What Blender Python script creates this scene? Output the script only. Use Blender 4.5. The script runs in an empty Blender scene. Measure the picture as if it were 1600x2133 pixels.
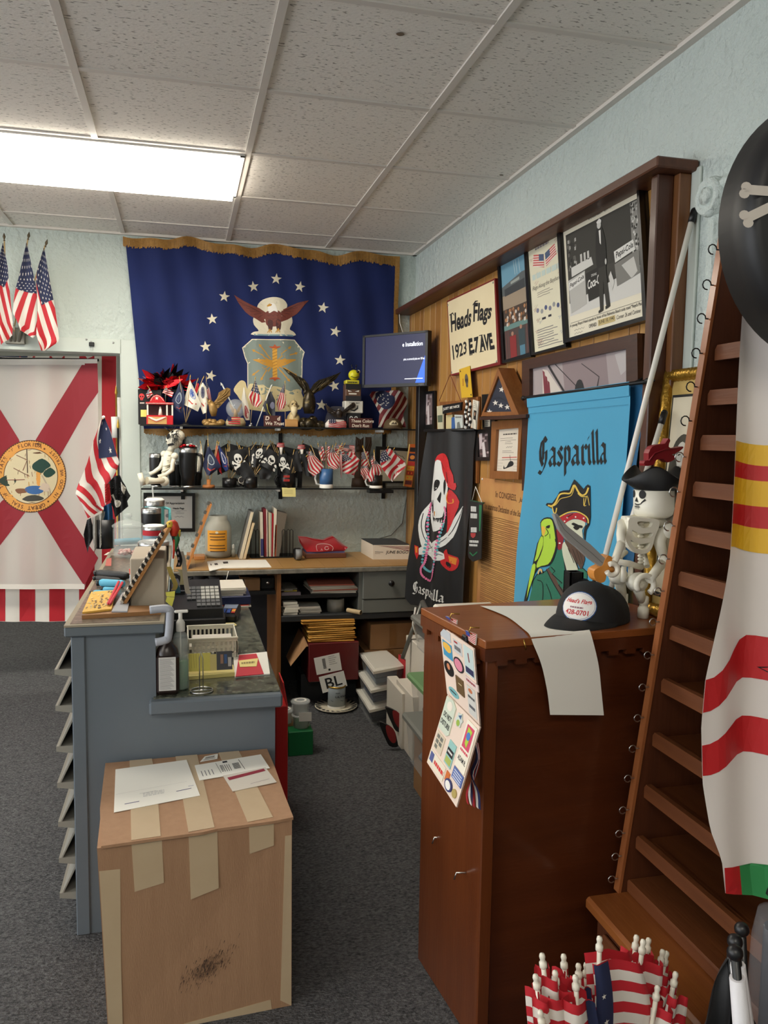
import bpy,math,random
from mathutils import Vector,Matrix,Euler
from mathutils.geometry import tessellate_polygon
random.seed(7)
SC=bpy.context.scene
COL=SC.collection
# ---------------------------------------------------------------- camera
F=1678.0
yaw,pit,rol=(math.radians(a) for a in (14.05,5.27,0.865))
_r=Vector((math.cos(yaw),-math.sin(yaw),0)); _f0=Vector((math.sin(yaw),math.cos(yaw),0)); _z=Vector((0,0,1))
FWD=_f0*math.cos(pit)-_z*math.sin(pit); _u=_f0*math.sin(pit)+_z*math.cos(pit)
RGT=_r*math.cos(rol)+_u*math.sin(rol); UPV=-_r*math.sin(rol)+_u*math.cos(rol)
EYE=Vector((0,0,1.5))
cam=bpy.data.cameras.new('camera'); cam.sensor_width=36; cam.lens=F/2133*36; cam.clip_start=.02; cam.clip_end=60
co=bpy.data.objects.new('camera',cam); COL.objects.link(co)
co.matrix_world=Matrix(((RGT.x,UPV.x,-FWD.x,0),(RGT.y,UPV.y,-FWD.y,0),(RGT.z,UPV.z,-FWD.z,1.5),(0,0,0,1)))
SC.camera=co
# ---------------------------------------------------------------- world, exposure
w=bpy.data.worlds.new('world'); SC.world=w; w.use_nodes=True
w.node_tree.nodes['Background'].inputs[0].default_value=(.75,.85,1,1); w.node_tree.nodes['Background'].inputs[1].default_value=.5
SC.view_settings.view_transform='Standard'; SC.view_settings.look='None'; SC.view_settings.gamma=1
SC.view_settings.use_curve_mapping=False; SC.view_settings.exposure=0.2
cy=SC.cycles; cy.max_bounces=5; cy.diffuse_bounces=3; cy.glossy_bounces=2; cy.transmission_bounces=4; cy.transparent_max_bounces=8; cy.caustics_reflective=False; cy.caustics_refractive=False; cy.use_adaptive_sampling=True; cy.adaptive_threshold=.05
LAMP=16.0
DAY=5.0
YB,XR,ZC=4.874,1.398,2.623
def sc_area(name,loc,rot,sx,sy,power,col):
    l=bpy.data.lights.new(name,'AREA'); l.shape='RECTANGLE'; l.size=sx; l.size_y=sy; l.energy=power; l.color=col
    o=bpy.data.objects.new(name,l); COL.objects.link(o); o.location=loc; o.rotation_euler=rot; return o
# ---------------------------------------------------------------- measuring: a pixel's ray met with a plane of the room
def P(px,py,X=None,Y=None,Z=None):
    d=RGT*((px-800)/F)-UPV*((py-1066.5)/F)+FWD
    t=(X-EYE.x)/d.x if X is not None else (Y-EYE.y)/d.y if Y is not None else (Z-EYE.z)/d.z
    return EYE+d*t
def K(p):return (Vector(p)-EYE).dot(FWD)/F
def SY(Y):return lambda u,v,h=0:P(u,v,Y=Y)+Vector((0,-h,0))
def SX(X):return lambda u,v,h=0:P(u,v,X=X)+Vector((-h,0,0))
def SZ(Z):return lambda u,v,h=0:P(u,v,Z=Z)+Vector((0,0,h))
def PL(o,ex,ey):
    o=Vector(o); ex=Vector(ex).normalized(); ey=Vector(ey).normalized(); n=ex.cross(ey)
    return lambda u,v,h=0:o+ex*u+ey*v+n*h
def V(*a):return Vector(a)
# ---------------------------------------------------------------- materials
def lin(c):return tuple((x/255/12.92 if x<=10 else ((x/255+.055)/1.055)**2.4) for x in c)
MATS={}
def mat(name,c,rough=.6,metal=0,c2=None,sc=8,amt=.5,bump=0,bsc=60,stretch=None,emit=0,trans=0,alpha=1,coat=0,sheen=0,tl=0,detail=3,ctr=None):
    if name in MATS:return MATS[name]
    m=bpy.data.materials.new(name); m.use_nodes=True; nt=m.node_tree; N=nt.nodes; L=nt.links; b=N['Principled BSDF']
    I=b.inputs; I['Base Color'].default_value=(*lin(c),1); I['Roughness'].default_value=rough; I['Metallic'].default_value=metal
    if coat:I['Coat Weight'].default_value=coat; I['Coat Roughness'].default_value=.15
    if trans:I['Transmission Weight'].default_value=trans; I['IOR'].default_value=1.3
    if alpha<1:I['Alpha'].default_value=alpha
    if sheen:I['Sheen Weight'].default_value=sheen
    if emit:I['Emission Color'].default_value=(*lin(c),1); I['Emission Strength'].default_value=emit
    if c2 or bump:
        tc=N.new('ShaderNodeTexCoord'); mp=N.new('ShaderNodeMapping'); L.new(tc.outputs['Object'],mp.inputs[0])
        if stretch:mp.inputs['Scale'].default_value=stretch
    if c2:
        n=N.new('ShaderNodeTexNoise'); n.inputs['Scale'].default_value=sc; n.inputs['Detail'].default_value=detail; L.new(mp.outputs[0],n.inputs['Vector'])
        r=N.new('ShaderNodeValToRGB'); L.new(n.outputs['Fac'],r.inputs[0]); lo,hi=ctr or (.5-.35*amt-.02,.5+.35*amt+.02)
        r.color_ramp.elements[0].position=lo; r.color_ramp.elements[1].position=hi
        r.color_ramp.elements[0].color=(*lin(c),1); r.color_ramp.elements[1].color=(*lin(c2),1); L.new(r.outputs[0],I['Base Color'])
    if bump:
        n=N.new('ShaderNodeTexNoise'); n.inputs['Scale'].default_value=bsc; n.inputs['Detail'].default_value=4; L.new(mp.outputs[0],n.inputs['Vector'])
        k=N.new('ShaderNodeBump'); k.inputs['Strength'].default_value=min(1,bump); k.inputs['Distance'].default_value=.004*max(1,bump)**2; L.new(n.outputs['Fac'],k.inputs['Height']); L.new(k.outputs[0],I['Normal'])
    if tl:
        t=N.new('ShaderNodeBsdfTranslucent'); t.inputs[0].default_value=(*lin(c),1); x=N.new('ShaderNodeMixShader'); x.inputs[0].default_value=tl
        L.new(b.outputs[0],x.inputs[1]); L.new(t.outputs[0],x.inputs[2]); L.new(x.outputs[0],N['Material Output'].inputs[0])
    MATS[name]=m; return m
def ink(c,rough=.7,**k):return mat('print_%02x%02x%02x_%d'%(*c,rough*100),c,rough,**k)
def wood(name,c,c2,axis='z',rough=.45,coat=.15,sc=3.0,amt=.6):
    st={'z':(14,14,1),'y':(14,1,14),'x':(1,14,14)}[axis]
    return mat(name,c,rough,c2=c2,sc=sc,amt=amt,stretch=st,coat=coat,bump=.15,bsc=9,detail=6)
WHITE=(236,232,222); BLACK=(22,22,24)
m_white=mat('white_paint',(232,230,222),.5); m_black=mat('black_plastic',(18,18,20),.4); m_steel=mat('brushed_steel',(190,190,188),.28,1)
m_chrome=mat('chrome',(215,215,215),.12,1); m_brass=mat('brass',(196,160,84),.3,1); m_blackmetal=mat('black_metal',(20,20,21),.45,.3)
m_paper=mat('white_paper',(238,235,226),.8); m_card=mat('cardboard',(176,134,92),.8,c2=(160,118,78),sc=2.5,amt=.9,bump=.2,bsc=40,stretch=(30,30,1))
m_carddark=mat('worn_cardboard',(164,122,80),.8,c2=(140,102,66),sc=3,amt=.9)
m_red=mat('red_fabric',(186,30,42),.7); m_flagwhite=mat('white_fabric',(232,226,216),.8,tl=.15); m_navy=mat('navy_fabric',(30,38,72),.75)
m_blackcloth=mat('black_fabric',(20,20,22),.55,sheen=.05); m_yellow=mat('yellow_paper',(240,226,120),.8)
m_glass=mat('clear_glass',(236,244,242),.03,trans=1); m_clearplastic=mat('clear_plastic',(225,228,226),.22,alpha=.38)
m_stick=mat('pale_wood_stick',(206,176,124),.6); m_gold=mat('gold_paint',(205,165,70),.35,.7)
# ---------------------------------------------------------------- mesh builder
def star(cx,cy,r,rot=0,n=5,q=.4):
    return [(cx+(r if i%2==0 else r*q)*math.sin(rot+i*math.pi/n),cy-(r if i%2==0 else r*q)*math.cos(rot+i*math.pi/n)) for i in range(2*n)]
def ell(cx,cy,rx,ry=None,n=20,rot=0,a0=0,a1=360):
    ry=ry or rx; c,s=math.cos(rot),math.sin(rot); o=[]
    k=n if a1-a0>=360 else n+1
    for i in range(k):
        a=math.radians(a0+(a1-a0)*i/n); x,y=rx*math.cos(a),ry*math.sin(a); o.append((cx+x*c-y*s,cy+x*s+y*c))
    return o
def rect(x0,y0,x1,y1):return [(x0,y0),(x1,y0),(x1,y1),(x0,y1)]
def smooth(pts,n=4,closed=True):
    o=[]; L=len(pts)
    for i in range(L if closed else L-1):
        p0,p1,p2,p3=(Vector(pts[j%L] if closed else pts[max(0,min(L-1,j))]) for j in (i-1,i,i+1,i+2))
        for k in range(n):
            t=k/n; o.append(tuple(.5*((2*p1)+(p2-p0)*t+(2*p0-5*p1+4*p2-p3)*t*t+(3*p1-p0-3*p2+p3)*t**3)))
    if not closed:o.append(tuple(pts[-1]))
    return o
def warp(corners,W=1,H=1):
    a,b,c,d=(Vector(x) for x in corners)
    return lambda u,v:(a*(1-u/W)+b*(u/W))*(1-v/H)+(d*(1-u/W)+c*(u/W))*(v/H)
def WS(S,corners,W=1,H=1):
    q=warp(corners,W,H)
    def f(u,v,h=0):p=q(u,v); return S(p[0],p[1],h)
    return f
TXT={}
def text_mesh(s,bold=0):
    if (s,bold) in TXT:return TXT[s,bold]
    c=bpy.data.curves.new('lettering','FONT'); c.body=s; c.size=1; c.fill_mode='BOTH'; c.resolution_u=3; c.offset=bold
    o=bpy.data.objects.new('lettering',c); COL.objects.link(o); bpy.context.view_layer.update()
    me=o.evaluated_get(bpy.context.evaluated_depsgraph_get()).to_mesh()
    me.calc_loop_triangles()
    vs=[(v.co.x,v.co.y) for v in me.vertices]; fs=[tuple(t.vertices) for t in me.loop_triangles]
    o.to_mesh_clear(); bpy.data.objects.remove(o); bpy.data.curves.remove(c)
    TXT[s,bold]=(vs,fs); return vs,fs
ORG={}
class B:
    def __init__(s):s.v,s.f,s.m,s.sm,s.mats=[],[],[],[],[]
    def mi(s,m):
        if m not in s.mats:s.mats.append(m)
        return s.mats.index(m)
    def add(s,vs,fs,m,smooth=False):
        o=len(s.v); s.v+=[Vector(v) for v in vs]; i=s.mi(m)
        for f in fs:s.f.append(tuple(a+o for a in f)); s.m.append(i); s.sm.append(smooth)
        return s
    def hexa(s,p,m):
        return s.add(p,[(3,2,1,0),(4,5,6,7),(0,1,5,4),(1,2,6,5),(2,3,7,6),(3,0,4,7)],m)
    def box(s,c,sz,m,rot=None,bev=0):
        c=Vector(c); hx,hy,hz=(a/2 for a in sz); R=rot if isinstance(rot,Matrix) else Euler(rot or (0,0,0)).to_matrix()
        if not bev:
            return s.hexa([c+R@V(x*hx,y*hy,z*hz) for z in (-1,1) for x,y in ((-1,-1),(1,-1),(1,1),(-1,1))],m)
        b=min(bev,hx*.98,hy*.98,hz*.98); vs=[]; ix={}
        for X in (-1,1):
            for Y in (-1,1):
                for Z in (-1,1):
                    for a in range(3):
                        q=[X*hx,Y*hy,Z*hz]
                        for j in range(3):
                            if j!=a:q[j]-=(X,Y,Z)[j]*b
                        ix[X,Y,Z,a]=len(vs); vs.append(c+R@Vector(q))
        fs=[]
        for a in range(3):
            u,w_=[j for j in range(3) if j!=a]
            for sg in (-1,1):
                q=[]
                for p,r in ((-1,-1),(1,-1),(1,1),(-1,1)):
                    k=[0,0,0]; k[a]=sg; k[u]=p; k[w_]=r; q.append(ix[(*k,a)])
                if (sg>0)!=(a!=1):q.reverse()
                fs.append(tuple(q))
            for p in (-1,1):
                for r in (-1,1):
                    k0=[0,0,0]; k1=[0,0,0]; k0[a]=-1; k1[a]=1; k0[u]=k1[u]=p; k0[w_]=k1[w_]=r
                    fs.append((ix[(*k0,u)],ix[(*k1,u)],ix[(*k1,w_)],ix[(*k0,w_)]))
        for X in (-1,1):
            for Y in (-1,1):
                for Z in (-1,1):fs.append(tuple(ix[X,Y,Z,a] for a in range(3)))
        return s.add(vs,fs,m)
    def bx(s,x0,x1,y0,y1,z0,z1,m,bev=0):return s.box(((x0+x1)/2,(y0+y1)/2,(z0+z1)/2),(abs(x1-x0),abs(y1-y0),abs(z1-z0)),m,None,bev)
    def tube(s,pts,r,m,n=8,cap=True,sm=True):
        pts=[Vector(p) for p in pts]; rs=r if isinstance(r,(list,tuple)) else [r]*len(pts); vs=[]; fs=[]; pv=None
        for i,p in enumerate(pts):
            d=(pts[min(i+1,len(pts)-1)]-pts[max(i-1,0)]).normalized()
            a=pv-d*pv.dot(d) if pv else d.orthogonal()
            if a.length<1e-6:a=d.orthogonal()
            a.normalize(); pv=a; b=d.cross(a)
            for k in range(n):t=2*math.pi*k/n; vs.append(p+(a*math.cos(t)+b*math.sin(t))*rs[i])
        for i in range(len(pts)-1):
            for k in range(n):fs.append((i*n+k,i*n+(k+1)%n,(i+1)*n+(k+1)%n,(i+1)*n+k))
        s.add(vs,fs,m,sm)
        if cap:
            o=len(s.v)-len(vs)
            for q in (tuple(range(n-1,-1,-1)),tuple(range((len(pts)-1)*n,len(pts)*n))):s.f.append(tuple(a+o for a in q)); s.m.append(s.mi(m)); s.sm.append(False)
        return s
    def lathe(s,prof,m,at=(0,0,0),n=24,R=None,sm=True,sx=1,sy=1):
        at=Vector(at); vs=[]; fs=[]; k=len(prof); R=R or Matrix.Identity(3)
        for i in range(n):
            a=2*math.pi*i/n
            for r,z in prof:vs.append(at+R@V(r*math.cos(a)*sx,r*math.sin(a)*sy,z))
        for i in range(n):
            j=(i+1)%n
            for q in range(k-1):fs.append((i*k+q,j*k+q,j*k+q+1,i*k+q+1))
        return s.add(vs,fs,m,sm)
    def ball(s,c,r,m,n=12,sc=(1,1,1),R=None):
        k=max(6,n//2+2); R=R or Matrix.Identity(3); c=Vector(c)
        pr=[(r*math.sin(math.pi*i/(k-1)),-r*math.cos(math.pi*i/(k-1))) for i in range(k)]
        vs=[]; fs=[]
        for i in range(n):
            a=2*math.pi*i/n
            for q,z in pr:vs.append(c+R@V(q*math.cos(a)*sc[0],q*math.sin(a)*sc[1],z*sc[2]))
        for i in range(n):
            j=(i+1)%n
            for q in range(k-1):fs.append((i*k+q,j*k+q,j*k+q+1,i*k+q+1))
        return s.add(vs,fs,m,True)
    def flat(s,poly,S,m,h=0,step=None):
        if not callable(S):raise TypeError
        tr=tessellate_polygon([[Vector((p[0],p[1],0)) for p in poly]])
        if not step:return s.add([S(p[0],p[1],h) for p in poly],tr,m)
        st=[tuple((poly[i][0],poly[i][1]) for i in t) for t in tr]; vs=[]; fs=[]; ix={}
        def g(p):
            k=(round(p[0],5),round(p[1],5))
            if k not in ix:ix[k]=len(vs); vs.append(S(p[0],p[1],h))
            return ix[k]
        while st:
            t=st.pop(); e=[((t[i][0]-t[(i+1)%3][0])**2+(t[i][1]-t[(i+1)%3][1])**2,i) for i in range(3)]; L_,i=max(e)
            if L_>step*step and len(fs)<6000:
                a,b,c=t[i],t[(i+1)%3],t[(i+2)%3]; q=((a[0]+b[0])/2,(a[1]+b[1])/2); st+=[(a,q,c),(q,b,c)]
            else:fs.append((g(t[0]),g(t[1]),g(t[2])))
        return s.add(vs,fs,m)
    def prism(s,poly,S,m,h0,h1,m2=None):
        n=len(poly); a=[S(p[0],p[1],h0) for p in poly]; b=[S(p[0],p[1],h1) for p in poly]
        tr=tessellate_polygon([[Vector((p[0],p[1],0)) for p in poly]])
        s.add(a+b,[tuple(reversed(t)) for t in tr]+[(i,(i+1)%n,n+(i+1)%n,n+i) for i in range(n)],m2 or m)
        return s.add(b,tr,m)
    def plate(s,outer,holes,S,m,h0,h1):
        lp=[outer]+holes; tr=tessellate_polygon([[Vector((p[0],p[1],0)) for p in l] for l in lp]); fl=[p for l in lp for p in l]; n=len(fl)
        s.add([S(p[0],p[1],h0) for p in fl]+[S(p[0],p[1],h1) for p in fl],[tuple(reversed(t)) for t in tr]+[tuple(a+n for a in t) for t in tr],m); o=0
        for l in lp:
            q=len(l); s.add([S(p[0],p[1],h) for h in (h0,h1) for p in l],[(i,(i+1)%q,q+(i+1)%q,q+i) for i in range(q)],m)
        return s
    def line(s,pts,wd,S,m,h=0,step=None):
        pts=[Vector((p[0],p[1])) for p in pts]; ws=wd if isinstance(wd,(list,tuple)) else [wd]*len(pts); l=[]; r=[]
        for i,p in enumerate(pts):
            d=(pts[min(i+1,len(pts)-1)]-pts[max(i-1,0)]); d=d.normalized() if d.length else V(1,0); nn=Vector((-d[1],d[0]))*ws[i]/2
            l.append(p+nn); r.append(p-nn)
        for i in range(len(pts)-1):s.flat([l[i],l[i+1],r[i+1],r[i]],S,m,h,step)
        return s
    def nib(s,strokes,wd,ang,S,m,h=0,f=None):
        n=Vector((math.cos(ang),math.sin(ang)))*wd/2
        for st in strokes:
            q=[Vector(p) for p in st]
            if f:q=[Vector(f(*p)) for p in q]
            for a,b in zip(q,q[1:]):s.flat([a+n,b+n,b-n,a-n],S,m,h)
        return s
    def text(s,t,S,m,x,y,size,h=0,align='l',bold=0,sx=1,shear=0,up=-1,rot=0):
        vs,fs=text_mesh(t,bold)
        if not vs:return s
        x0,x1=min(a[0] for a in vs),max(a[0] for a in vs); o={'l':0,'c':-(x0+x1)/2,'r':-x1}[align]
        c,sn=math.cos(rot),math.sin(rot); q=[]
        for a,b in vs:
            u,v=((a+o)*sx+b*shear)*size,b*size*up; q.append(S(x+u*c-v*sn,y+u*sn+v*c,h))
        return s.add(q,fs,m)
    def fit(s,t,S,m,x0,y0,x1,y1,h=0,bold=0,shear=0):
        vs,fs=text_mesh(t,bold)
        if not vs:return s
        q=[(a+b*shear,b) for a,b in vs]; a0,a1=min(a for a,b in q),max(a for a,b in q); b0,b1=min(b for a,b in q),max(b for a,b in q)
        return s.add([S(x0+(a-a0)/(a1-a0)*(x1-x0),y1+(b-b0)/(b1-b0)*(y0-y1),h) for a,b in q],fs,m)
    def grid(s,fn,nu,nv,m,sm=True):
        vs=[fn(i/nu,j/nv) for j in range(nv+1) for i in range(nu+1)]; W_=nu+1
        if callable(m) and not isinstance(m,bpy.types.Material):
            o=len(s.v); s.v+=[Vector(v) for v in vs]
            for j in range(nv):
                for i in range(nu):
                    mm=m((i+.5)/nu,(j+.5)/nv)
                    if mm is None:continue
                    a=o+j*W_+i; s.f.append((a,a+1,a+1+W_,a+W_)); s.m.append(s.mi(mm)); s.sm.append(sm)
            return s
        return s.add(vs,[(j*W_+i,j*W_+i+1,(j+1)*W_+i+1,(j+1)*W_+i) for j in range(nv) for i in range(nu)],m,sm)
    def done(s,name,parent=None,label=None,cat=None,group=None,kind=None):
        if not s.v:return None
        xs,ys,zs=zip(*s.v); o=V((min(xs)+max(xs))/2,(min(ys)+max(ys))/2,min(zs))
        me=bpy.data.meshes.new(name); me.from_pydata([v-o for v in s.v],[],s.f)
        for m in s.mats:me.materials.append(m)
        me.polygons.foreach_set('material_index',s.m); me.polygons.foreach_set('use_smooth',s.sm)
        ob=bpy.data.objects.new(name,me); COL.objects.link(ob); ORG[ob.name]=o; ob.location=o
        if parent:ob.parent=parent; ob.location=o-ORG[parent.name]
        return props(ob,label,cat,group,kind)
def props(ob,label=None,cat=None,group=None,kind=None):
    for k,v in (('label',label),('category',cat),('group',group),('kind',kind)):
        if v:ob[k]=v
    return ob
ROOTS=[]
def T(name,label,cat,group=None):
    o=bpy.data.objects.new(name,None); o.empty_display_size=.05; COL.objects.link(o); ORG[o.name]=V(0,0,0); ROOTS.append(o)
    return props(o,label,cat,group)
def settle():
    for r in ROOTS:
        ps=[]
        for c in r.children:
            if c.type=='MESH':ps+=[c.location+v.co for v in c.data.vertices]
        if not ps:continue
        o=V(sum((min(p[0] for p in ps),max(p[0] for p in ps)))/2,sum((min(p[1] for p in ps),max(p[1] for p in ps)))/2,min(p[2] for p in ps))
        for c in r.children:c.location-=o
        r.location=o
def bars(b,S,x0,y0,x1,y1,n=1,c=(110,106,100),h=.0006,seed=3):
    r=random.Random(seed)
    for k in range(n):
        ya=y0+(y1-y0)*k/n; yb=ya+(y1-y0)/n*.62; x=x0
        while x<x1-.02*(x1-x0):
            e=min(x1,x+(x1-x0)*r.uniform(.08,.24)); b.flat(rect(x,ya,e,yb),S,ink(c),h); x=e+(x1-x0)*.035
def rotz(a):return Matrix.Rotation(a,3,'Z')
def aim(d):
    return Vector((0,0,1)).rotation_difference(Vector(d).normalized()).to_matrix()
# ================================================================ the room
m_wall=mat('mint_stucco',(203,213,206),.75,c2=(191,201,194),sc=1.6,amt=1,bump=1.7,bsc=34)
m_wallr=mat('mint_rough_stucco',(206,215,210),.75,c2=(192,203,198),sc=2.2,amt=1,bump=2.4,bsc=30)
m_trim=mat('mint_gloss_paint',(206,214,206),.4,c2=(194,202,194),sc=5,amt=1)
m_carpet=mat('charcoal_carpet',(30,31,34),.95,c2=(116,116,118),sc=95,amt=.7,bump=2,bsc=110,detail=4,stretch=(1,1.6,1))
m_tile=mat('fissured_tile',(244,238,229),.9,c2=(150,142,132),sc=62,ctr=(.61,.68),stretch=(.7,2.2,1),bump=.5,bsc=120,detail=2)
m_tee=mat('ceiling_tee',(222,215,206),.5); m_plain=mat('plain_wall',(196,200,194),.8)
B().bx(-5,XR+.1,-3,9,-.1,0,m_carpet).done('floor',kind='structure',label='dark grey speckled carpet over the whole shop floor')
JX=P(252,760,Y=YB).x; HZ=P(200,735,Y=YB).z; OX=-2.7
wb=B(); wb.bx(JX,XR,YB,YB+.12,0,2.9,m_wall); wb.bx(OX,JX,YB,YB+.12,HZ,2.9,m_wall); wb.bx(-5,OX,YB,YB+.12,0,2.9,m_wall)
wb.done('wall_back',kind='structure',label='pale mint stucco wall behind the glass shelves')
WR=B().bx(XR,XR+.1,-3,YB+.12,0,2.9,m_wallr).done('wall_right',kind='structure',label='rough mint stucco wall above the wood panelling')
B().bx(-5,XR+.1,-3.1,-3,0,2.9,m_plain).done('wall_front',kind='structure')
wl=B(); [wl.bx(-5.1,-5,*q,m_plain) for q in ((-3,-2.4,0,2.9),(4.4,9,0,2.9),(-2.4,4.4,0,.4),(-2.4,4.4,2.4,2.9))]; wl.done('wall_left',kind='structure')
B().bx(-5,2.5,8.9,9,0,2.9,m_plain).done('wall_far',kind='structure'); B().bx(.4,.5,YB+.12,9,0,2.9,m_plain).done('wall_inner',kind='structure')
win=B(); [win.bx(-5.09,-5.01,y-.03,y+.03,.4,2.4,m_white) for y in (-2.4,-.13,2.13,4.4)]; [win.bx(-5.09,-5.01,-2.4,4.4,z-.03,z+.03,m_white) for z in (.43,2.37)]
win.done('window_1',kind='structure',label='shop front window')
sc_area('daylight',(-4.95,1.0,1.4),(0,math.radians(-90),0),1.9,6.6,30*DAY,(.95,.97,1.0))
hz2=P(0,697,Y=YB).z
B().bx(OX,JX+.0,YB-.012,YB,HZ,hz2,m_trim,.002).done('trim_1',kind='structure',label='flat painted header board over the back doorway')
tb=B(); tb.bx(JX,JX+.1,YB-.008,YB,0,hz2,m_trim,.002); tb.bx(JX-.004,JX,YB-.008,YB+.12,0,HZ,m_trim); tb.done('trim_2',kind='structure',label='flat painted jamb board of the back doorway')
bc=B(); bc.bx(-.012,.012,0,.008,-.013,.013,m_black)
for i,(x,y) in enumerate(((180,707),(190,712),(236,714))):
    p=P(x,y,Y=YB-.012); b=B(); b.ball(p,.006,m_steel,8); b.done('screw',bpy.data.objects['trim_1'])
p=P(191,717,Y=YB-.02); b=B(); b.box(p,(.028,.014,.022),m_black,None,.002); b.tube([p+V(-.006,-.004,-.008),p+V(-.006,-.004,-.034),p+V(.006,-.004,-.034),p+V(.006,-.004,-.008)],.0012,m_steel,5)
b.done('binder_clip',label='small black binder clip on the header board over the doorway',cat='clip')
# ceiling of lay-in tiles
ce=B().bx(-5,XR+.1,-3,9,ZC+.03,ZC+.1,m_plain).done('ceiling',kind='structure',label='suspended ceiling of pale fissured tiles')
TX=[.262+.578*k for k in range(-5,2)]; TY=[2.147+.6085*k for k in range(-4,5)]
gx=TX+[XR]; gy=[TY[0]-.6085]+TY+[YB]
tee=[]
for x in TX:B().bx(x-.012,x+.012,gy[0],YB,ZC-.006,ZC+.02,m_tee).done('ceiling_tee',ce)
for y in TY:B().bx(gx[0],XR,y-.012,y+.012,ZC-.005,ZC+.019,m_tee).done('ceiling_tee',ce)
B().bx(gx[0],XR,YB-.025,YB,ZC-.012,ZC+.02,m_tee).done('wall_angle',ce); B().bx(XR-.025,XR,gy[0],YB,ZC-.012,ZC+.02,m_tee).done('wall_angle',ce)
LX0,LX1,LY0,LY1=TX[3]-.0,TX[5],TY[6],TY[7]
lights=[(LX0,LX1,LY0,LY1)]
for i in range(len(gx)-1):
    for j in range(len(gy)-1):
        x0,x1,y0,y1=gx[i],gx[i+1],gy[j],gy[j+1]
        cx,cy=(x0+x1)/2,(y0+y1)/2
        if LX0<cx<LX1 and LY0<cy<LY1:continue
        b=B(); s=random.uniform(-.0015,.0015); b.bx(x0+.010,x1-.010,y0+.010,y1-.010,ZC+s,ZC+.018+s,m_tile,.003); b.done('ceiling_tile',ce)
m_lamp=mat('lamp_diffuser',(255,247,232),.5,emit=LAMP); m_house=mat('lamp_housing',(225,222,214),.4)
def fixture(x0,x1,y0,y1,label):
    t=T('ceiling_light',label,'light')
    b=B(); e=.018
    for a in ((x0,x1,y0,y0+e),(x0,x1,y1-e,y1),(x0,x0+e,y0,y1),(x1-e,x1,y0,y1)):b.bx(*a,ZC-.012,ZC+.028,m_house)
    b.done('frame',t); B().bx(x0+e,x1-e,y0+e,y1-e,ZC-.034,ZC-.004,m_lamp).done('diffuser',t,label='glowing white panel')  # diffuser's drop below the frame is added so its sides light the ceiling
fixture(LX0+.012,LX1-.012,LY0+.012,LY1-.012,'glowing fluorescent panel light in the ceiling above the grey counter')
fixture(LX0-2.3,LX1-2.3,LY0,LY1,'fluorescent panel light out of frame over the left aisle')
fixture(LX0,LX1,-1.2,-.6,'fluorescent panel light behind the camera'); fixture(LX0-2.3,LX1-2.3,-.2,.4,'fluorescent panel light behind the left aisle')
fixture(-2.2,-1,6.2,6.8,'fluorescent panel light in the back room')
for x,y,r in ((835,70,.011),(1045,364,.008)):
    p=P(x,y,Z=ZC); b=B(); b.flat(smooth([(p.x+r*math.cos(k)*(1+.4*math.sin(k*5)),p.y+r*math.sin(k)) for k in range(6)],2),lambda u,v,h=0:V(u,v,ZC-.002),ink((120,104,86))); b.done('stain',ce)
# panelling on the right wall
XP=1.362; ZP=2.25
pm=[wood('panelling_%d'%i,c,c2,'z',.5,.1,1.2,.8) for i,(c,c2) in enumerate((((176,128,66),(150,102,48)),((186,140,76),(160,114,56)),((168,118,58),(140,94,44))))]
m_groove=mat('panel_backing',(70,46,22),.8); m_dkwood=wood('dark_ledge_wood',(98,56,32),(70,38,22),'y',.5,.1)
B().bx(XP+.008,XR,2.1,YB,0,ZP,m_groove).done('panel_backing',WR)
y=2.1; i=0
while y<YB-.02:
    wd=random.choice((.05,.075,.1,.1,.125,.06)); wd=min(wd,YB-y)
    B().bx(XP,XP+.009,y+.0025,y+wd-.0025,.0,ZP,pm[i%3 if random.random()<.7 else 0],.0018).done('plank',WR); y+=wd; i+=1
b=B(); b.bx(1.352,1.392,2.06,2.10,0,ZP,wood('panel_end_post',(132,86,48),(104,64,34),'z'),.003); b.done('end_post',WR)
b=B(); b.bx(1.30,1.352,2.085,2.12,.9,ZP,wood('panel_end_dark',(84,46,26),(62,32,18),'z'),.003); b.done('end_post',WR)
B().bx(1.388,XR,2.02,2.06,0,ZP+.01,m_trim,.003).done('end_strip',WR)
b=B(); b.bx(1.264,XR-.002,2.035,YB-.004,ZP,ZP+.03,m_dkwood,.004); b.done('trim_3',kind='structure',label='dark brown wooden ledge capping the wall panelling')
# painted pipe with round fitting
b=B(); t=T('wall_pipe','white painted pipe with a round fitting on the stucco wall','pipe'); p=P(1483,410,X=XR-.03)
Rx=Matrix.Rotation(math.radians(-90),3,'Y'); b.lathe([(0,.05),(.022,.05),(.024,.04),(.028,.038),(.032,.046),(.046,.046),(.052,.03),(.052,0)],m_wallr,V(XR-.004,p.y,p.z),24,Rx); b.done('round_fitting',t)
b=B(); b.bx(XR-.03,XR-.002,p.y-.022,p.y+.022,.5,p.z,m_wallr,.01); b.done('pipe',t)
b=B(); b.bx(XR-.04,XR-.002,p.y-.12,p.y,p.z+.004,p.z+.04,m_wallr,.012); b.done('elbow',t)
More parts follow.
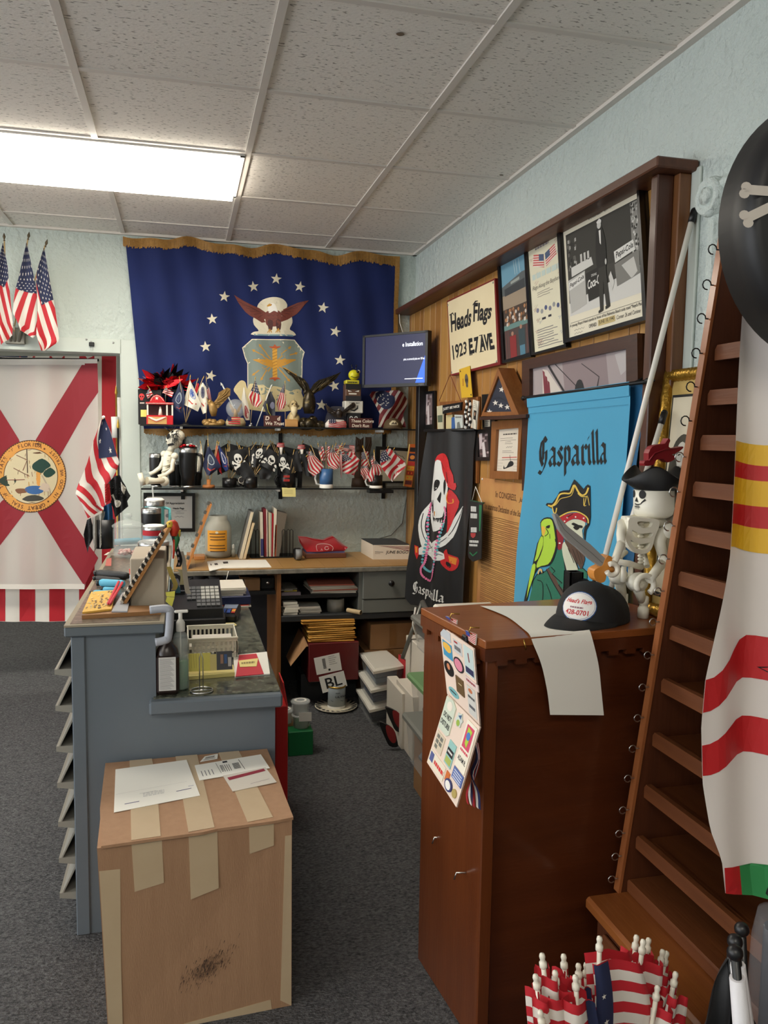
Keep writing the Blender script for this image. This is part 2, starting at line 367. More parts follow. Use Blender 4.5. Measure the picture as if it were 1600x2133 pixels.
# ================================================================ grey counter
m_grey=mat('grey_blue_paint',(106,114,122),.38,c2=(98,107,115),sc=4,amt=1); m_greyedge=mat('grey_edge_paint',(98,106,112),.4)
m_granite=mat('granite_laminate',(18,21,20),.25,c2=(112,114,98),sc=55,amt=.5,coat=.4,detail=5); m_granite2=mat('brown_granite_laminate',(44,36,32),.3,c2=(136,124,108),sc=55,amt=.6,coat=.4,detail=5)
CX0,CX1,CX2,CY0,CY1,CZ,LZ=-.315,-.083,.272,2.44,4.12,.95,.72
ct=T('sales_counter','grey painted shop counter with raised front ledge and dark speckled tops','counter')
b=B(); b.prism([(CX0,0),(CX2,0),(CX2,.676),(CX1,.676),(CX1,.916),(CX0,.916)],lambda u,v,h=0:V(u,CY1-h,v),m_grey,0,CY1-CY0); b.done('body',ct)
B().bx(CX0-.004,CX0+.035,CY0-.006,CY0+.02,0,.914,m_grey,.003).done('corner_board',ct)
b=B(); b.bx(CX0-.02,CX1+.026,CY0-.02,CY1,.915,CZ-.006,m_greyedge,.004); b.bx(CX0-.02,CX1+.026,CY0-.02,CY1,CZ-.006,CZ,mat('counter_edge_strip',(150,140,120),.4)); b.bx(CX0-.005,CX1+.012,CY0-.004,CY1,CZ-.003,CZ+.001,m_granite2); b.done('upper_top',ct)
b=B(); b.bx(-.102,.290,CY0-.045,CY1,.675,LZ-.004,m_grey,.006); b.bx(-.09,.285,CY0-.015,CY1,LZ-.006,LZ,m_granite); b.done('lower_top',ct)
# sloped literature pockets on the counter's far side
m_pock=mat('grey_metal_pocket',(150,147,138),.4,.1)
for k in range(7):
    zt=P(150,(1352,1425,1508,1583,1665,1742,1818)[k],X=CX0-.03).z; t=None
    b=B(); x0=CX0; d=.052
    b.hexa([V(x0-d,CY0+.01,zt-.02),V(x0,CY0+.01,zt-.03),V(x0,CY1-.1,zt-.03),V(x0-d,CY1-.1,zt-.02),V(x0-d,CY0+.01,zt-.005),V(x0,CY0+.01,zt-.005),V(x0,CY1-.1,zt-.005),V(x0-d,CY1-.1,zt-.005)],m_pock)
    b.hexa([V(x0-d,CY0+.01,zt-.02),V(x0-d+.004,CY0+.01,zt-.02),V(x0-d+.004,CY1-.1,zt-.02),V(x0-d,CY1-.1,zt-.02),V(x0-d+.045,CY0+.012,zt+.075),V(x0-d+.05,CY0+.012,zt+.075),V(x0-d+.05,CY1-.1,zt+.075),V(x0-d+.045,CY1-.1,zt+.075)],m_pock)
    b.done('sloped_pocket',ct)
# ================================================================ wooden cabinet
m_cab=wood('cabinet_wood',(112,58,26),(88,42,18),'z',.32,.3,1.6,.9); m_cabx=wood('cabinet_shaded_wood',(92,44,20),(66,29,13),'x',.32,.35,1.6,.9); m_cabt=wood('cabinet_lit_wood',(150,86,40),(126,66,28),'x',.35,.25,1.6,.9)  # one wood: front copy darkened and top copy lightened to carry shade and light
th=math.atan2(1.79-1.736,1.18-.685); RC=rotz(th); C0=V(.69,1.738,0)
def cc(x,y,z):return C0+RC@V(x,y,z)
def cbox(b,x0,x1,y0,y1,z0,z1,m,bev=0):return b.box(cc((x0+x1)/2,(y0+y1)/2,(z0+z1)/2),(x1-x0,y1-y0,z1-z0),m,RC,bev)
CW,CD,CH=.60,.375,1.032
cb=T('wooden_cabinet','reddish brown wooden cabinet with finger-jointed top and white paper on it','cabinet')
cbox(B(),.012,CW,.012,CD,0,CH-.03,m_cabx,.002).done('front_panel',cb)
cbox(B(),0,.012,.0,CD,0,CH-.03,m_cab,.002).done('side_panel',cb)
b=B(); cbox(b,-.004,.03,-.004,.014,0,CH-.04,m_cab,.003); b.done('corner_post',cb)
b=B(); cbox(b,-.012,CW,-.012,CD,CH-.02,CH,m_cabt,.002); b.done('top',cb)
b=B(); cbox(b,-.012,CW,-.012,.006,CH-.05,CH-.02,m_cabx)
x=.02
while x<CW-.06:cbox(b,x,x+.028,-.012,.004,CH-.062,CH-.05,m_cabx); x+=.052
b.done('front_lip',cb)
b=B(); cbox(b,-.012,.0,.006,CD,CH-.05,CH-.02,m_cab); x=.03
while x<CD-.03:cbox(b,-.012,-.001,x,x+.03,CH-.066,CH-.05,m_cab); x+=.075
b.done('side_lip',cb)
for px,py in ((930,1745),(978,1818)):
    p=P(px,py,X=.69); b=B(); b.tube([p+V(.01,0,0),p+V(-.035,0,.004),p+V(-.04,0,-.012)],.0022,m_steel,6); b.done('peg',cb)
b=B(); p=P(1084,1338,Y=1.755); b.tube([p+V(0,.005,.01),p+V(0,-.02,.01),p+V(.002,-.026,-.004),p+V(.006,-.018,-.014)],.0018,m_brass,6); b.done('cup_hook',cb)
# sheet of paper over the top
lft=[P(1000,1262,Z=CH+.003),P(1055,1284,Z=CH+.003),P(1090,1310,Z=CH+.003),P(1103,1322,Z=CH+.004),P(1111,1342,Y=1.733),P(1128,1385,Y=1.727),P(1140,1440,Y=1.722),P(1146,1489,Y=1.72)]
rgt=[P(1185,1262,Z=CH+.003),P(1205,1282,Z=CH+.003),P(1218,1298,Z=CH+.003),P(1227,1310,Z=CH+.004),P(1234,1330,Y=1.744),P(1247,1385,Y=1.737),P(1253,1440,Y=1.732),P(1258,1490,Y=1.73)]
L3=smooth(lft,5,False); R3=smooth(rgt,5,False); b=B()
b.grid(lambda u,v:Vector(L3[round(v*(len(L3)-1))])*(1-u)+Vector(R3[round(v*(len(R3)-1))])*u,6,len(L3)-1,m_paper); b.done('paper_sheet',label='long blank white paper draped over the front of the wooden cabinet',cat='paper')
# ================================================================ slanted display rack
m_rack=wood('rack_wood',(118,66,30),(90,46,18),'y',.55,.05,2,.9); m_rackd=wood('rack_side_wood',(92,46,20),(68,32,14),'z',.5,.1,2,.9); m_racke=wood('rack_edge_wood',(160,98,56),(134,76,40),'z',.4,.2,2,.9)
rk=T('display_rack','tall slanted wooden display rack of narrow shelves with hooks on its edge','rack')
RY=1.70; RY0=.25
def rx(z):return 1.243+(z-1.98)*(1.243-1.041)/(1.98-.386)
b=B(); b.prism([(rx(.386),.386),(1.392,.386),(1.392,1.99),(rx(1.99),1.99)],lambda u,v,h=0:V(u,RY+h,v),m_rackd,0,.018); b.done('side_panel',rk)
b=B(); b.hexa([V(rx(.386)-.004,RY-.002,.386),V(rx(.386)+.004,RY-.002,.386),V(rx(.386)+.004,RY+.02,.386),V(rx(.386)-.004,RY+.02,.386),V(rx(1.99)-.004,RY-.002,1.99),V(rx(1.99)+.004,RY-.002,1.99),V(rx(1.99)+.004,RY+.02,1.99),V(rx(1.99)-.004,RY+.02,1.99)],m_racke); b.done('side_edge',rk)
B().bx(1.375,1.394,RY0,RY,.386,1.99,m_rackd).done('back_board',rk)
for i,py in enumerate((722,815,908,1004,1096,1190,1302,1412,1524,1632,1738)):
    z=P(1500-180*i/10,py,Y=RY).z-.012; x=rx(z)+.022
    b=B(); b.bx(x+.004,1.378,RY0,RY,z-.018,z-.004,m_rack); b.bx(x+.012,x+.03,RY0,RY-.03,z-.004,z+.006,m_rack)
    sh=b.done('shelf',rk)
    e=B(); e.prism([(RY0,z-.022),(RY-.004,z-.022),(RY-.004,z+.004),(RY-.012,z+.014),(RY0,z+.014)],lambda u,v,h=0:V(x+.012-h,u,v),m_rack,0,.014); e.done('shelf_lip',sh)
b=B(); b.bx(.952,1.392,RY0,RY+.01,.352,.386,wood('rack_ledge_wood',(148,88,42),(122,66,30),'y',.35,.3),.008); b.done('ledge',rk)
B().bx(.985,1.392,RY0,RY,0,.352,m_rackd).done('base',rk)
B().bx(.972,.986,RY0,RY-.04,.20,.315,m_rack,.005).done('drawer_front',rk); B().bx(.972,.986,RY0,RY-.04,.03,.185,m_rack,.005).done('drawer_front',rk)
b=B(); b.bx(1.06,1.378,RY0,RY,.386,.42,m_rack,.004); b.done('step',rk)
for i,(px,py) in enumerate(((1512,521),(1494,594),(1480,664),(1466,736),(1460,806),(1448,877),(1434,952),(1420,1025),(1404,1096),(1392,1165),(1376,1232),(1372,1296),(1363,1365),(1352,1432),(1340,1496),(1328,1560),(1318,1622),(1308,1688),(1299,1737),(1290,1785),(1283,1832))):
    z=P(px,py,Y=RY+.005).z; o=V(rx(z)-.004,RY+.008,z); r=.0115 if i<10 else .009
    b=B(); b.tube([o,o+V(-.008,0,0)]+[o+V(-.018-r*math.cos(math.radians(a)),0,r*math.sin(math.radians(a))*-1) for a in ((180,215,250,285,320,0,35,70,100) if i<10 else (180,220,260,300,340,20,60,100,140))],.0016,m_blackmetal if i<6 else m_steel,5); b.done('hook',rk)
# ================================================================ cardboard box in front
m_box=mat('carton',(172,134,102),.75,c2=(158,120,90),sc=2.2,amt=1,bump=.25,bsc=30,stretch=(22,22,.8)); m_tape=mat('packing_tape',(200,178,146),.3,c2=(190,166,134),sc=14,amt=1,coat=.2)
tz=.533
TLc,TRc,BRc,BLc=V(-.226,2.415,tz),V(.244,2.428,tz),V(.262,1.962,tz),V(-.203,1.918,tz)
FLc,FRc,RBc,LBc=V(-.190,1.972,0),V(.268,1.998,0),V(.258,2.428,0),V(-.215,2.415,0)
def Q3(a,b,c,d,n):
    q=warp((a,b,c,d)); n=Vector(n)
    return lambda u,v,h=0:q(u,v)+n*h
bxt=T('cardboard_box','large brown taped cardboard carton standing in front of the grey counter','box')
b=B(); b.hexa([FLc,FRc,RBc,LBc,BLc-V(0,0,.004),BRc-V(0,0,.004),TRc-V(0,0,.004),TLc-V(0,0,.004)],m_box); b.done('carton_body',bxt)
St=Q3(TLc,TRc,BRc,BLc,(0,0,1)); Sf=Q3(BLc,BRc,FRc,FLc,(0,-1,0))
b=B(); b.prism([(-.004,0),(1.004,0),(1.01,.3),(1.006,.7),(1.008,1.0),(.9,1.012),(.6,1.006),(.52,1.02),(.3,1.014),(.02,1.012),(-.006,.6)],St,m_box,-.004,.003); b.done('top_flap',bxt)
def tapes(S,rs,h=.0006):
    for r in rs:
        b=B(); b.prism(r,S,m_tape,h-.0008,h); b.done('tape_strip',bxt)
tapes(St,[[(.14,-.002),(.275,-.002),(.30,.35),(.50-.19,1.0),(.165,1.0),(.15,.4)],[(.42,-.002),(.555,-.002),(.585,.99),(.45,1.0)],[(.69,-.002),(.82,-.002),(.90,.97),(.76,.985)]],.0042)
tapes(Sf,[[(.165,.0),(.315,.0),(.318,.228),(.17,.25)],[(.45,.0),(.598,-.0),(.60,.30),(.452,.335)],[(.765,.0),(.90,-.0),(.90,.125),(.768,.15)],[(.004,.12),(.105,.125),(.085,.6),(.075,1.0),(.004,1.0)],[(.962,.085),(.998,.085),(.998,1),(.935,.96)],[(.35,1.0),(.4,.985),(.88,.945),(.885,1.0)]])
b=B(); rnd=random.Random(3)
for k in range(330):
    a=rnd.gauss(0,1); c=rnd.gauss(0,1); u,v=.535+a*.062+c*.02,.705-a*.034+c*.026; L_=rnd.uniform(.004,.02)
    b.line([(u-L_*.3,v+L_*.7),(u+L_*.2,v-L_*.6)],[.0008,rnd.uniform(.0012,.004)],Sf,ink(((70,52,42),(96,72,56),(118,88,66),(48,38,34))[k%4]),.0008+k*1e-6)
b.done('scuff_mark',bxt,label='black scuff smear')
def inkline(b,S,x0,y0,x1,y1,w_,c=(90,90,92),h=.0010):b.line([(x0,y0),(x1,y1)],w_,S,ink(c),h)
Sq=WS(St,((.06,.12),(.485,.075),(.535,.60),(.07,.68)))
b=B(); b.prism(rect(0,0,1,1),Sq,m_paper,.0045,.0055); [inkline(b,Sq,*q) for q in ((.12,.87,.29,.87,.012,(50,50,110),.0058),(.74,.80,.93,.79,.012,(50,50,110),.0058),(.9,.73,.97,.725,.008,(120,120,160),.0058),(.02,.62,.9,.60,.004,(205,200,195),.0058),(.3,.7,.5,.69,.01,(210,208,200),.0058))]
bars(b,Sq,.34,.70,.6,.8,3,(206,204,200),.0058); b.done('folded_paper',label='creased white packing sheet lying on the cardboard carton',cat='paper')
Sq=WS(St,((.53,.175),(.95,.10),(.975,.33),(.545,.40)))
b=B(); b.prism(rect(0,0,1,1),Sq,m_paper,.0046,.0060); K_=ink((40,40,44))
for k in range(10):b.flat(rect(.52+.0,.30+.04*k,.62,.30+.04*k+.022),Sq,K_,.0063)
b.flat(rect(.40,.06,.47,.17),Sq,K_,.0063); bars(b,Sq,.34,.3,.37,.75,5,(40,40,44),.0063); b.line([(.64,.1),(.66,.8)],.008,Sq,K_,.0063); b.line([(.30,.1),(.32,.8)],.006,Sq,K_,.0063)
for k in range(4):b.line([(.06+.05*k,.45),(.065+.05*k,.8)],.012,Sq,ink((120,120,122)),.0063); b.line([(.38+.03*k,.3),(.385+.03*k,.75)],.008,Sq,K_,.0063)
b.done('shipping_label',label='white shipping label with barcode on the carton top',cat='label')
Sq=WS(St,((.685,.37),(.95,.315),(.985,.545),(.72,.60)))
b=B(); b.prism(rect(0,0,1,1),Sq,mat('plastic_pouch',(226,218,206),.15,coat=.5),.0046,.0062); b.flat([(.06,.18),(.94,.06),(.95,.22),(.07,.36)],Sq,ink((140,24,50)),.0066); b.line([(.45,.8),(.9,.74)],.03,Sq,ink((170,160,156)),.0066); b.done('label_pouch',label='clear packing slip pouch with a dark red stripe on the carton',cat='pouch')
Sq=WS(St,((.60,.045),(.685,.02),(.675,.10),(.565,.125)))
b=B(); b.prism(rect(0,0,1,1),Sq,m_paper,.0044,.0050)
for k in range(7):b.line([(.2+.09*k,.25),(.2+.09*k,.6)],.05,Sq,K_,.0053)
b.line([(.15,.78),(.85,.78)],.08,Sq,K_,.0053); b.done('barcode_sticker',label='small white barcode sticker near the back edge of the carton top',cat='sticker')
# ================================================================ flags on and beside the back wall
def clip(poly,a,b,c):
    o=[]
    for i,p in enumerate(poly):
        q=poly[(i+1)%len(poly)]; dp,dq=a*p[0]+b*p[1]-c,a*q[0]+b*q[1]-c
        if dp<=0:o.append(p)
        if dp*dq<0:t=dp/(dp-dq); o.append((p[0]+(q[0]-p[0])*t,p[1]+(q[1]-p[1])*t))
    return o
def along(pts):
    pts=[Vector(p) for p in pts]; n=len(pts)-1
    def f(v):t=min(max(v,0),1)*n; i=min(int(t),n-1); return pts[i].lerp(pts[i+1],t-i)
    return f
def cloth(L,R,S,amp=.01,nf=1.5,ph=0,grow=1):
    L,R=along(L),along(R)
    def f(u,v,h=0):
        p=L(v).lerp(R(v),u); return S(p[0],p[1],h+amp*math.sin(2*math.pi*(nf*u+ph))*(1-grow+grow*v)+amp*.3*math.sin(7*v+5*u+ph*9))
    return f
def strips(b,S,m,a,c_list,region,h,step):
    for lo,hi in c_list:
        q=clip(clip(region,a[0],a[1],hi),-a[0],-a[1],-lo)
        if len(q)>2:b.flat(q,S,m,h,step)
UNIT=rect(0,0,1,1)
def uscloth(parent,S,canton,d,n,stars=(5,6),off=0,nu=14,nv=20,sr=.035,name='flag_cloth',asp=.5,h=.0009):
    """white cloth with red stripes across direction d, a navy canton polygon and stars"""
    b=B(); b.grid(lambda u,v:S(u,v),nu,nv,m_flagwhite)
    a0=min(d[0]*u+d[1]*v for u,v in UNIT); a1=max(d[0]*u+d[1]*v for u,v in UNIT); w_=(a1-a0)/n
    strips(b,S,m_red,d,[(a0+w_*(k+off),a0+w_*(k+off+1)) for k in range(-2,n+1,2)],UNIT,h,.09)
    if canton:
        b.flat(canton,S,m_navy,2*h,.08)
        us=[p[0] for p in canton]; vs=[p[1] for p in canton]; x0,x1,y0,y1=min(us),max(us),min(vs),max(vs)
        for j in range(stars[1]):
            for i in range(stars[0]):
                u=x0+(i+.5+(.25 if j%2 else -.25))/stars[0]*(x1-x0); v=y0+(j+.5)/stars[1]*(y1-y0)
                ins=False; k=len(canton)
                for q in range(k):
                    (ax,ay),(bx_,by)=canton[q],canton[(q+1)%k]
                    if (ay>v)!=(by>v) and u<(bx_-ax)*(v-ay)/(by-ay)+ax:ins= not ins
                if ins:b.flat([(u+(x-u)*1.0,v+(y-v)*asp) for x,y in star(u,v,sr)],S,m_flagwhite,3*h)
    return b.done(name,parent)
# ---- big blue service flag
YF=YB-.03
m_blue=mat('royal_blue_fabric',(11,32,92),.85,c2=(8,26,78),sc=5,amt=1); m_fringe=mat('gold_fringe',(176,130,62),.6,.1,c2=(140,98,40),sc=80,amt=1)
def SF(px,py,h=0):
    p=P(px,py,Y=YF); f=.008*math.sin(px*.045+py*.01)+.006*math.sin(px*.11-py*.02+1)+.004*math.sin(py*.05+px*.02)
    return p+V(0,-h-f-.004,0)
def topy(u):return 505+46*u+5*math.sin(u*19)+3*math.sin(u*41+1)
fl=T('wall_flag','large royal blue flag with eagle crest and gold fringe on the back wall','flag')
fL=lambda v:262+38*v; fR=lambda v:828-13*v
def FQ(u,v):return (fL(v)+(fR(v)-fL(v))*u,topy(u)*(1-v)+(897+4*math.sin(u*20))*v)
b=B(); b.grid(lambda u,v:SF(*FQ(u,v)),60,40,m_blue); b.done('flag_cloth',fl)
b=B(); rnd=random.Random(5); x=256
while x<830:
    u=(x-258)/570; y0=topy(u)-13; L_=17+rnd.uniform(-2,3); wv=rnd.uniform(1.6,2.6)
    b.flat([(x,y0),(x+wv,y0),(x+wv+.2,y0+L_),(x+rnd.uniform(-.8,.6),y0+L_)],SF,m_fringe,.004+rnd.uniform(0,.003)); x+=1.9
for k in range(60):u=k/60; b.flat([(256+572*u,topy(u)-15),(256+572*(u+1/60),topy(u+1/60)-15),(256+572*(u+1/60),topy(u+1/60)-10),(256+572*u,topy(u)-10)],SF,m_fringe,.007)
for k in range(60):v=k/60; b.flat([(fR(v)-4,534+360*v),(fR(v)+5,534+360*v),(fR(v)+5,540+360*v),(fR(v)-4,540+360*v)],SF,m_fringe,.005+.002*(k%2))
x=300
while x<812:
    wv=2.2; L_=7+6*max(0,math.sin((x-300)*.021))+rnd.uniform(-2,2); b.flat([(x,893),(x+wv,893),(x+wv,896+L_),(x,896+L_)],SF,m_fringe,.004+rnd.uniform(0,.002)); x+=2.4
b.done('gold_fringe',fl,kind='stuff')
c3=lambda pts:[(240+x/2.424,460+y/2.424) for x,y in pts]
em=B(); I_=lambda *c:ink(c)
cream,brown,dbrown,gold,sgrey=I_(222,214,190),I_(112,52,40),I_(72,30,26),I_(196,142,50),I_(126,138,130)
for x,y,a in ((467,619,.1),(528,597,-.15),(575,582,.1),(624,598,.2),(442,665,-.1),(428,723,-.1),(439,783,.25),(673,641,.2),(698,691,.25),(707,751,.1),(696,804,-.25),(669,844,.1)):em.flat(star(x,y,12,a),SF,cream,.0016,12)
em.flat(smooth(c3([(722,470),(718,430),(745,398),(795,386),(845,396),(868,425),(862,455),(888,480),(894,515),(880,548),(902,562),(896,582),(700,578),(698,562),(724,556),(700,525),(698,490)]),3),SF,cream,.0016,14)
em.flat(c3([(700,572),(900,576),(898,584),(700,580)]),SF,I_(120,150,160),.002,14)
for sg in (-1,1):
    cx=790; W_=[(30,462),(62,440),(100,425),(140,405),(190,374),(168,412),(148,440),(130,462),(108,480),(80,495),(50,515),(28,512)]
    if sg>0:W_=[(30,462),(60,448),(95,430),(130,415),(188,402),(165,425),(150,445),(128,470),(105,484),(80,500),(50,512),(28,512)]
    em.flat(c3([(cx+sg*x,y) for x,y in W_]),SF,brown,.0022,14)
    for k in range(6):em.line(c3([(cx+sg*(35+k*9),468-k*4),(cx+sg*(70+k*20),490-k*17)]),.9,SF,dbrown,.0027,14)
em.flat(smooth(c3([(760,462),(795,452),(832,462),(834,500),(822,532),(770,532),(758,500)]),3),SF,brown,.0025,14)
for k in range(9):em.line(c3([(768+(k%3)*20,475+(k//3)*18),(776+(k%3)*20,482+(k//3)*18),(784+(k%3)*20,475+(k//3)*18)]),.7,SF,dbrown,.003)
em.flat(smooth(c3([(776,466),(772,432),(784,418),(804,421),(816,450),(818,464),(800,456)]),3),SF,I_(236,232,222),.003,14); em.flat(c3([(766,428),(778,418),(790,422),(788,430),(768,434)]),SF,gold,.0034); em.flat(ell(*c3([(789,424)])[0],.7),SF,I_(20,20,20),.0036)
for x in (782,822):em.flat(smooth(c3([(x-12,505),(x+12,505),(x+10,550),(x-8,550)]),2),SF,dbrown,.003,14); [em.line(c3([(x,545),(x+d,566)]),1.6,SF,gold,.0033) for d in (-14,-4,7)]
em.flat(c3([(690,597),(906,600),(958,662),(947,700),(946,760),(938,950),(668,950),(668,720),(655,690),(641,640)]),SF,cream,.0016,14)
em.flat(c3([(693,601),(903,604),(953,663),(943,700),(942,760),(934,950),(672,950),(672,720),(659,690),(646,642)]),SF,sgrey,.002,14)
em.flat(smooth(c3([(672,840),(690,822),(720,830),(745,828),(770,845),(800,835),(850,846),(885,862),(905,852),(938,860),(934,952),(672,952)]),3),SF,I_(212,196,150),.0024,14)
em.flat(smooth(c3([(598,850),(630,808),(655,812),(664,840),(680,900),(640,912),(615,880)]),3),SF,I_(212,196,150),.002,14)
for x,y in ((730,630),(698,655),(882,640),(915,668),(698,776),(737,800),(876,806),(912,780)):
    em.line(c3([(805,718),(x*.5+402,y*.5+362),(x*.5+396,y*.5+352),(x,y)]),2.2,SF,gold,.0025,14); dx,dy=x-805,y-718; q=math.hypot(dx,dy); dx/=q; dy/=q
    em.flat(c3([(x+dx*10,y+dy*10),(x-dx*6-dy*8,y-dy*6+dx*8),(x-dx*6+dy*8,y-dy*6-dx*8)]),SF,gold,.0026)
for sg in (-1,1):em.flat(smooth(c3([(805+sg*10,705),(805+sg*50,700),(805+sg*110,700),(805+sg*80,716),(805+sg*60,726),(805+sg*10,740)]),3),SF,gold,.0028,14)
em.flat(c3([(793,640),(817,640),(818,795),(794,795)]),SF,I_(214,160,60),.0031,14)
for k in range(9):em.line(c3([(793,655+k*16),(817,645+k*16)]),1,SF,I_(150,96,30),.0034)
for y,d in ((640,-1),(795,1)):
    em.flat(smooth(c3([(775,y+d*6),(790,y-d*4),(820,y-d*4),(835,y+d*6),(815,y+d*5),(805,y+d*16),(795,y+d*5)]),2),SF,I_(186,88,50),.0036)
em.done('eagle_crest',fl,label='embroidered eagle, shield and stars')
# ---- Florida state flag and the striped flag behind it, in the doorway
YD=YB+.15
def SD(y0,amp,k):return lambda px,py,h=0:P(px,py,Y=y0)+V(0,-h-amp*math.sin(px*k+py*.004),0)
SB=SD(YD+.09,.006,.09)
us=T('striped_flag','red and white striped flag hanging behind the white state flag in the doorway','flag')
b=B(); b.grid(lambda u,v:SB(-160+403*u,742+553*v),40,20,m_flagwhite); b.done('flag_cloth',us)
b=B()
for k in range(-4,4):
    x=43+62*k
    if k==3:x=212
    b.flat(rect(x-2 if k<3 else x,742,x+30,1294),SB,m_red,.0015,40)
b.flat(rect(-160,742,58,910),SB,m_navy,.003,40); b.done('stripes',us)
fo=T('state_flag','white state flag with red diagonal cross and round gold seal in the doorway','flag')
SO=SD(YD,.006,.05); m_thin=mat('thin_white_nylon',(232,228,220),.6,alpha=.74,tl=.3); m_dred=mat('crimson_nylon',(138,18,34),.6)
oR=along([(203,757),(205,880),(199,1040),(206,1160),(176,1226)])
b=B(); b.grid(lambda u,v:(lambda r:SO(-170+(r[0]+170)*u,757+(1226-757)*v))(oR(v)),40,24,m_thin); b.done('flag_cloth',fo)
b=B(); b.flat([(-170,1218),(176,1216),(176,1227),(-170,1227)],SO,m_flagwhite,.002,30); b.done('hem',fo); b=B(); b.flat([(-170,748),(203,748),(203,760),(-170,760)],SO,m_flagwhite,.001,30); b.done('hem',fo)
b=B()
for q in ([(172,757),(203,757),(205,817),(181,851),(118,962),(66,992),(40,980),(76,914)],[(66,992),(110,1025),(171,1115),(205,1162),(176,1220),(131,1154),(79,1067),(40,1010)],[(-110,690),(-60,757),(39,915),(66,992),(5,966),(0,965),(-110,800)],[(66,992),(52,1068),(0,1136),(-90,1260),(-120,1240),(-40,1105),(2,1045)]):b.flat(q,SO,m_dred,.0012,25)
b.done('cross',fo,label='crimson diagonal cross')
b=B(); cx,cy,rx_,ry_=64,992,74,75.5
b.flat(ell(cx,cy,rx_,ry_,60),SO,I_(70,40,22),.002,30); b.flat(ell(cx,cy,rx_-1.6,ry_-1.6,60),SO,I_(216,152,72),.0026,30)
for k in range(90):a=k/90*6.283; b.flat(ell(cx+(rx_-2)*math.cos(a),cy+(ry_-2)*math.sin(a),1.3,1.3,6),SO,I_(90,52,26),.003)
b.flat(ell(cx,cy,57,58,50),SO,I_(90,52,26),.003,30); b.flat(ell(cx,cy,55.5,56.5,50),SO,I_(206,192,156),.0034,30)
def arctext(s,a0,a1,r,size,inward):
    for i,ch in enumerate(s):
        if ch==' ':continue
        a=math.radians(a0+(a1-a0)*(i+.5)/len(s)); x,y=cx+r*math.cos(a),cy+r*math.sin(a)*1.02
        b.text(ch,SO,I_(70,28,20),x,y,size,.0034,'c',.01,rot=(a-math.pi/2 if inward else a+math.pi/2))
arctext('GREAT SEAL OF THE STATE OF FLORIDA',62,292,61,11,False); arctext('IN GOD WE TRUST',44,-52,68.5,9.5,True)
for a in (-63,55):b.flat(star(cx+64*math.cos(math.radians(a)),cy+64*math.sin(math.radians(a)),3),SO,I_(70,28,20),.0036)
rnd=random.Random(2)
def blob(x,y,rx0,ry0,c,h,n=9,jag=.25):b.flat(smooth([(x+rx0*math.cos(k/n*6.283)*rnd.uniform(1-jag,1+jag),y+ry0*math.sin(k/n*6.283)*rnd.uniform(1-jag,1+jag)) for k in range(n)],2),SO,I_(*c),h,7)
blob(85,971,17,13,(24,60,50),.0042); blob(103,985,13,9,(24,60,50),.0043); blob(16,1001,15,10,(40,56,44),.0042)
blob(72,1020,20,9,(52,96,150),.0042,9,.1); blob(45,1022,12,6,(120,78,50),.0042); blob(70,1038,26,6,(60,58,50),.004); blob(95,1015,12,9,(200,180,160),.0044)
for k in range(46):x=rnd.uniform(16,112); y=rnd.uniform(940,1030); b.line([(x,y),(x+rnd.uniform(-2,2),y+rnd.uniform(4,11))],1,SO,I_(*rnd.choice(((150,110,60),(190,150,84),(96,72,52),(112,60,50)))),.0039)
b.line([(56,935),(58,985)],2,SO,I_(70,50,40),.0045); b.line([(34,948),(57,958),(48,980)],1.5,SO,I_(110,64,50),.0046); b.line([(28,975),(62,992)],1.4,SO,I_(110,64,50),.0046); b.line([(88,990),(105,1022)],3,SO,I_(176,160,140),.0046); b.line([(12,1000),(52,999)],1.2,SO,I_(120,40,40),.0046)
b.done('round_seal',fo,label='gold ringed state seal')
b=B(); p0,p1=P(-170,744,Y=YD+.04),P(206,750,Y=YD+.04); b.tube([p0,p1],.008,m_blackmetal); b.done('curtain_rod',label='dark rod across the doorway top carrying the flags',cat='rod')
# poles standing in the doorway beside the flags
for i,(x0,y0,x1,y1,r,m,lab) in enumerate(((242,822,244,1120,.005,m_gold,'thin gold tipped flag pole standing in the doorway corner'),(249,828,252,1120,.014,m_white,'white mailing tube standing against the doorway jamb'),(239,868,241,912,.021,m_white,'short white paper roll beside the doorway poles'),(246,892,248,1120,.006,m_black,'black flag pole with brass tip in the doorway corner'))):
    a=P(x0,y0,Y=YB+.2-.03*i); c=P(x1,y1,Y=YB+.2-.03*i); z=V(c.x,c.y,0) if i!=2 else V(c.x,c.y,c.z); b=B(); b.tube([z,a],r,m,12)
    if i in (0,3):b.lathe([(r,0),(.009,.01),(.002,.05),(0,.055)],m_gold,a,10)
    b.done('flag_pole' if i in (0,3) else 'paper_tube',label=lab,cat='pole' if i in (0,3) else 'tube')
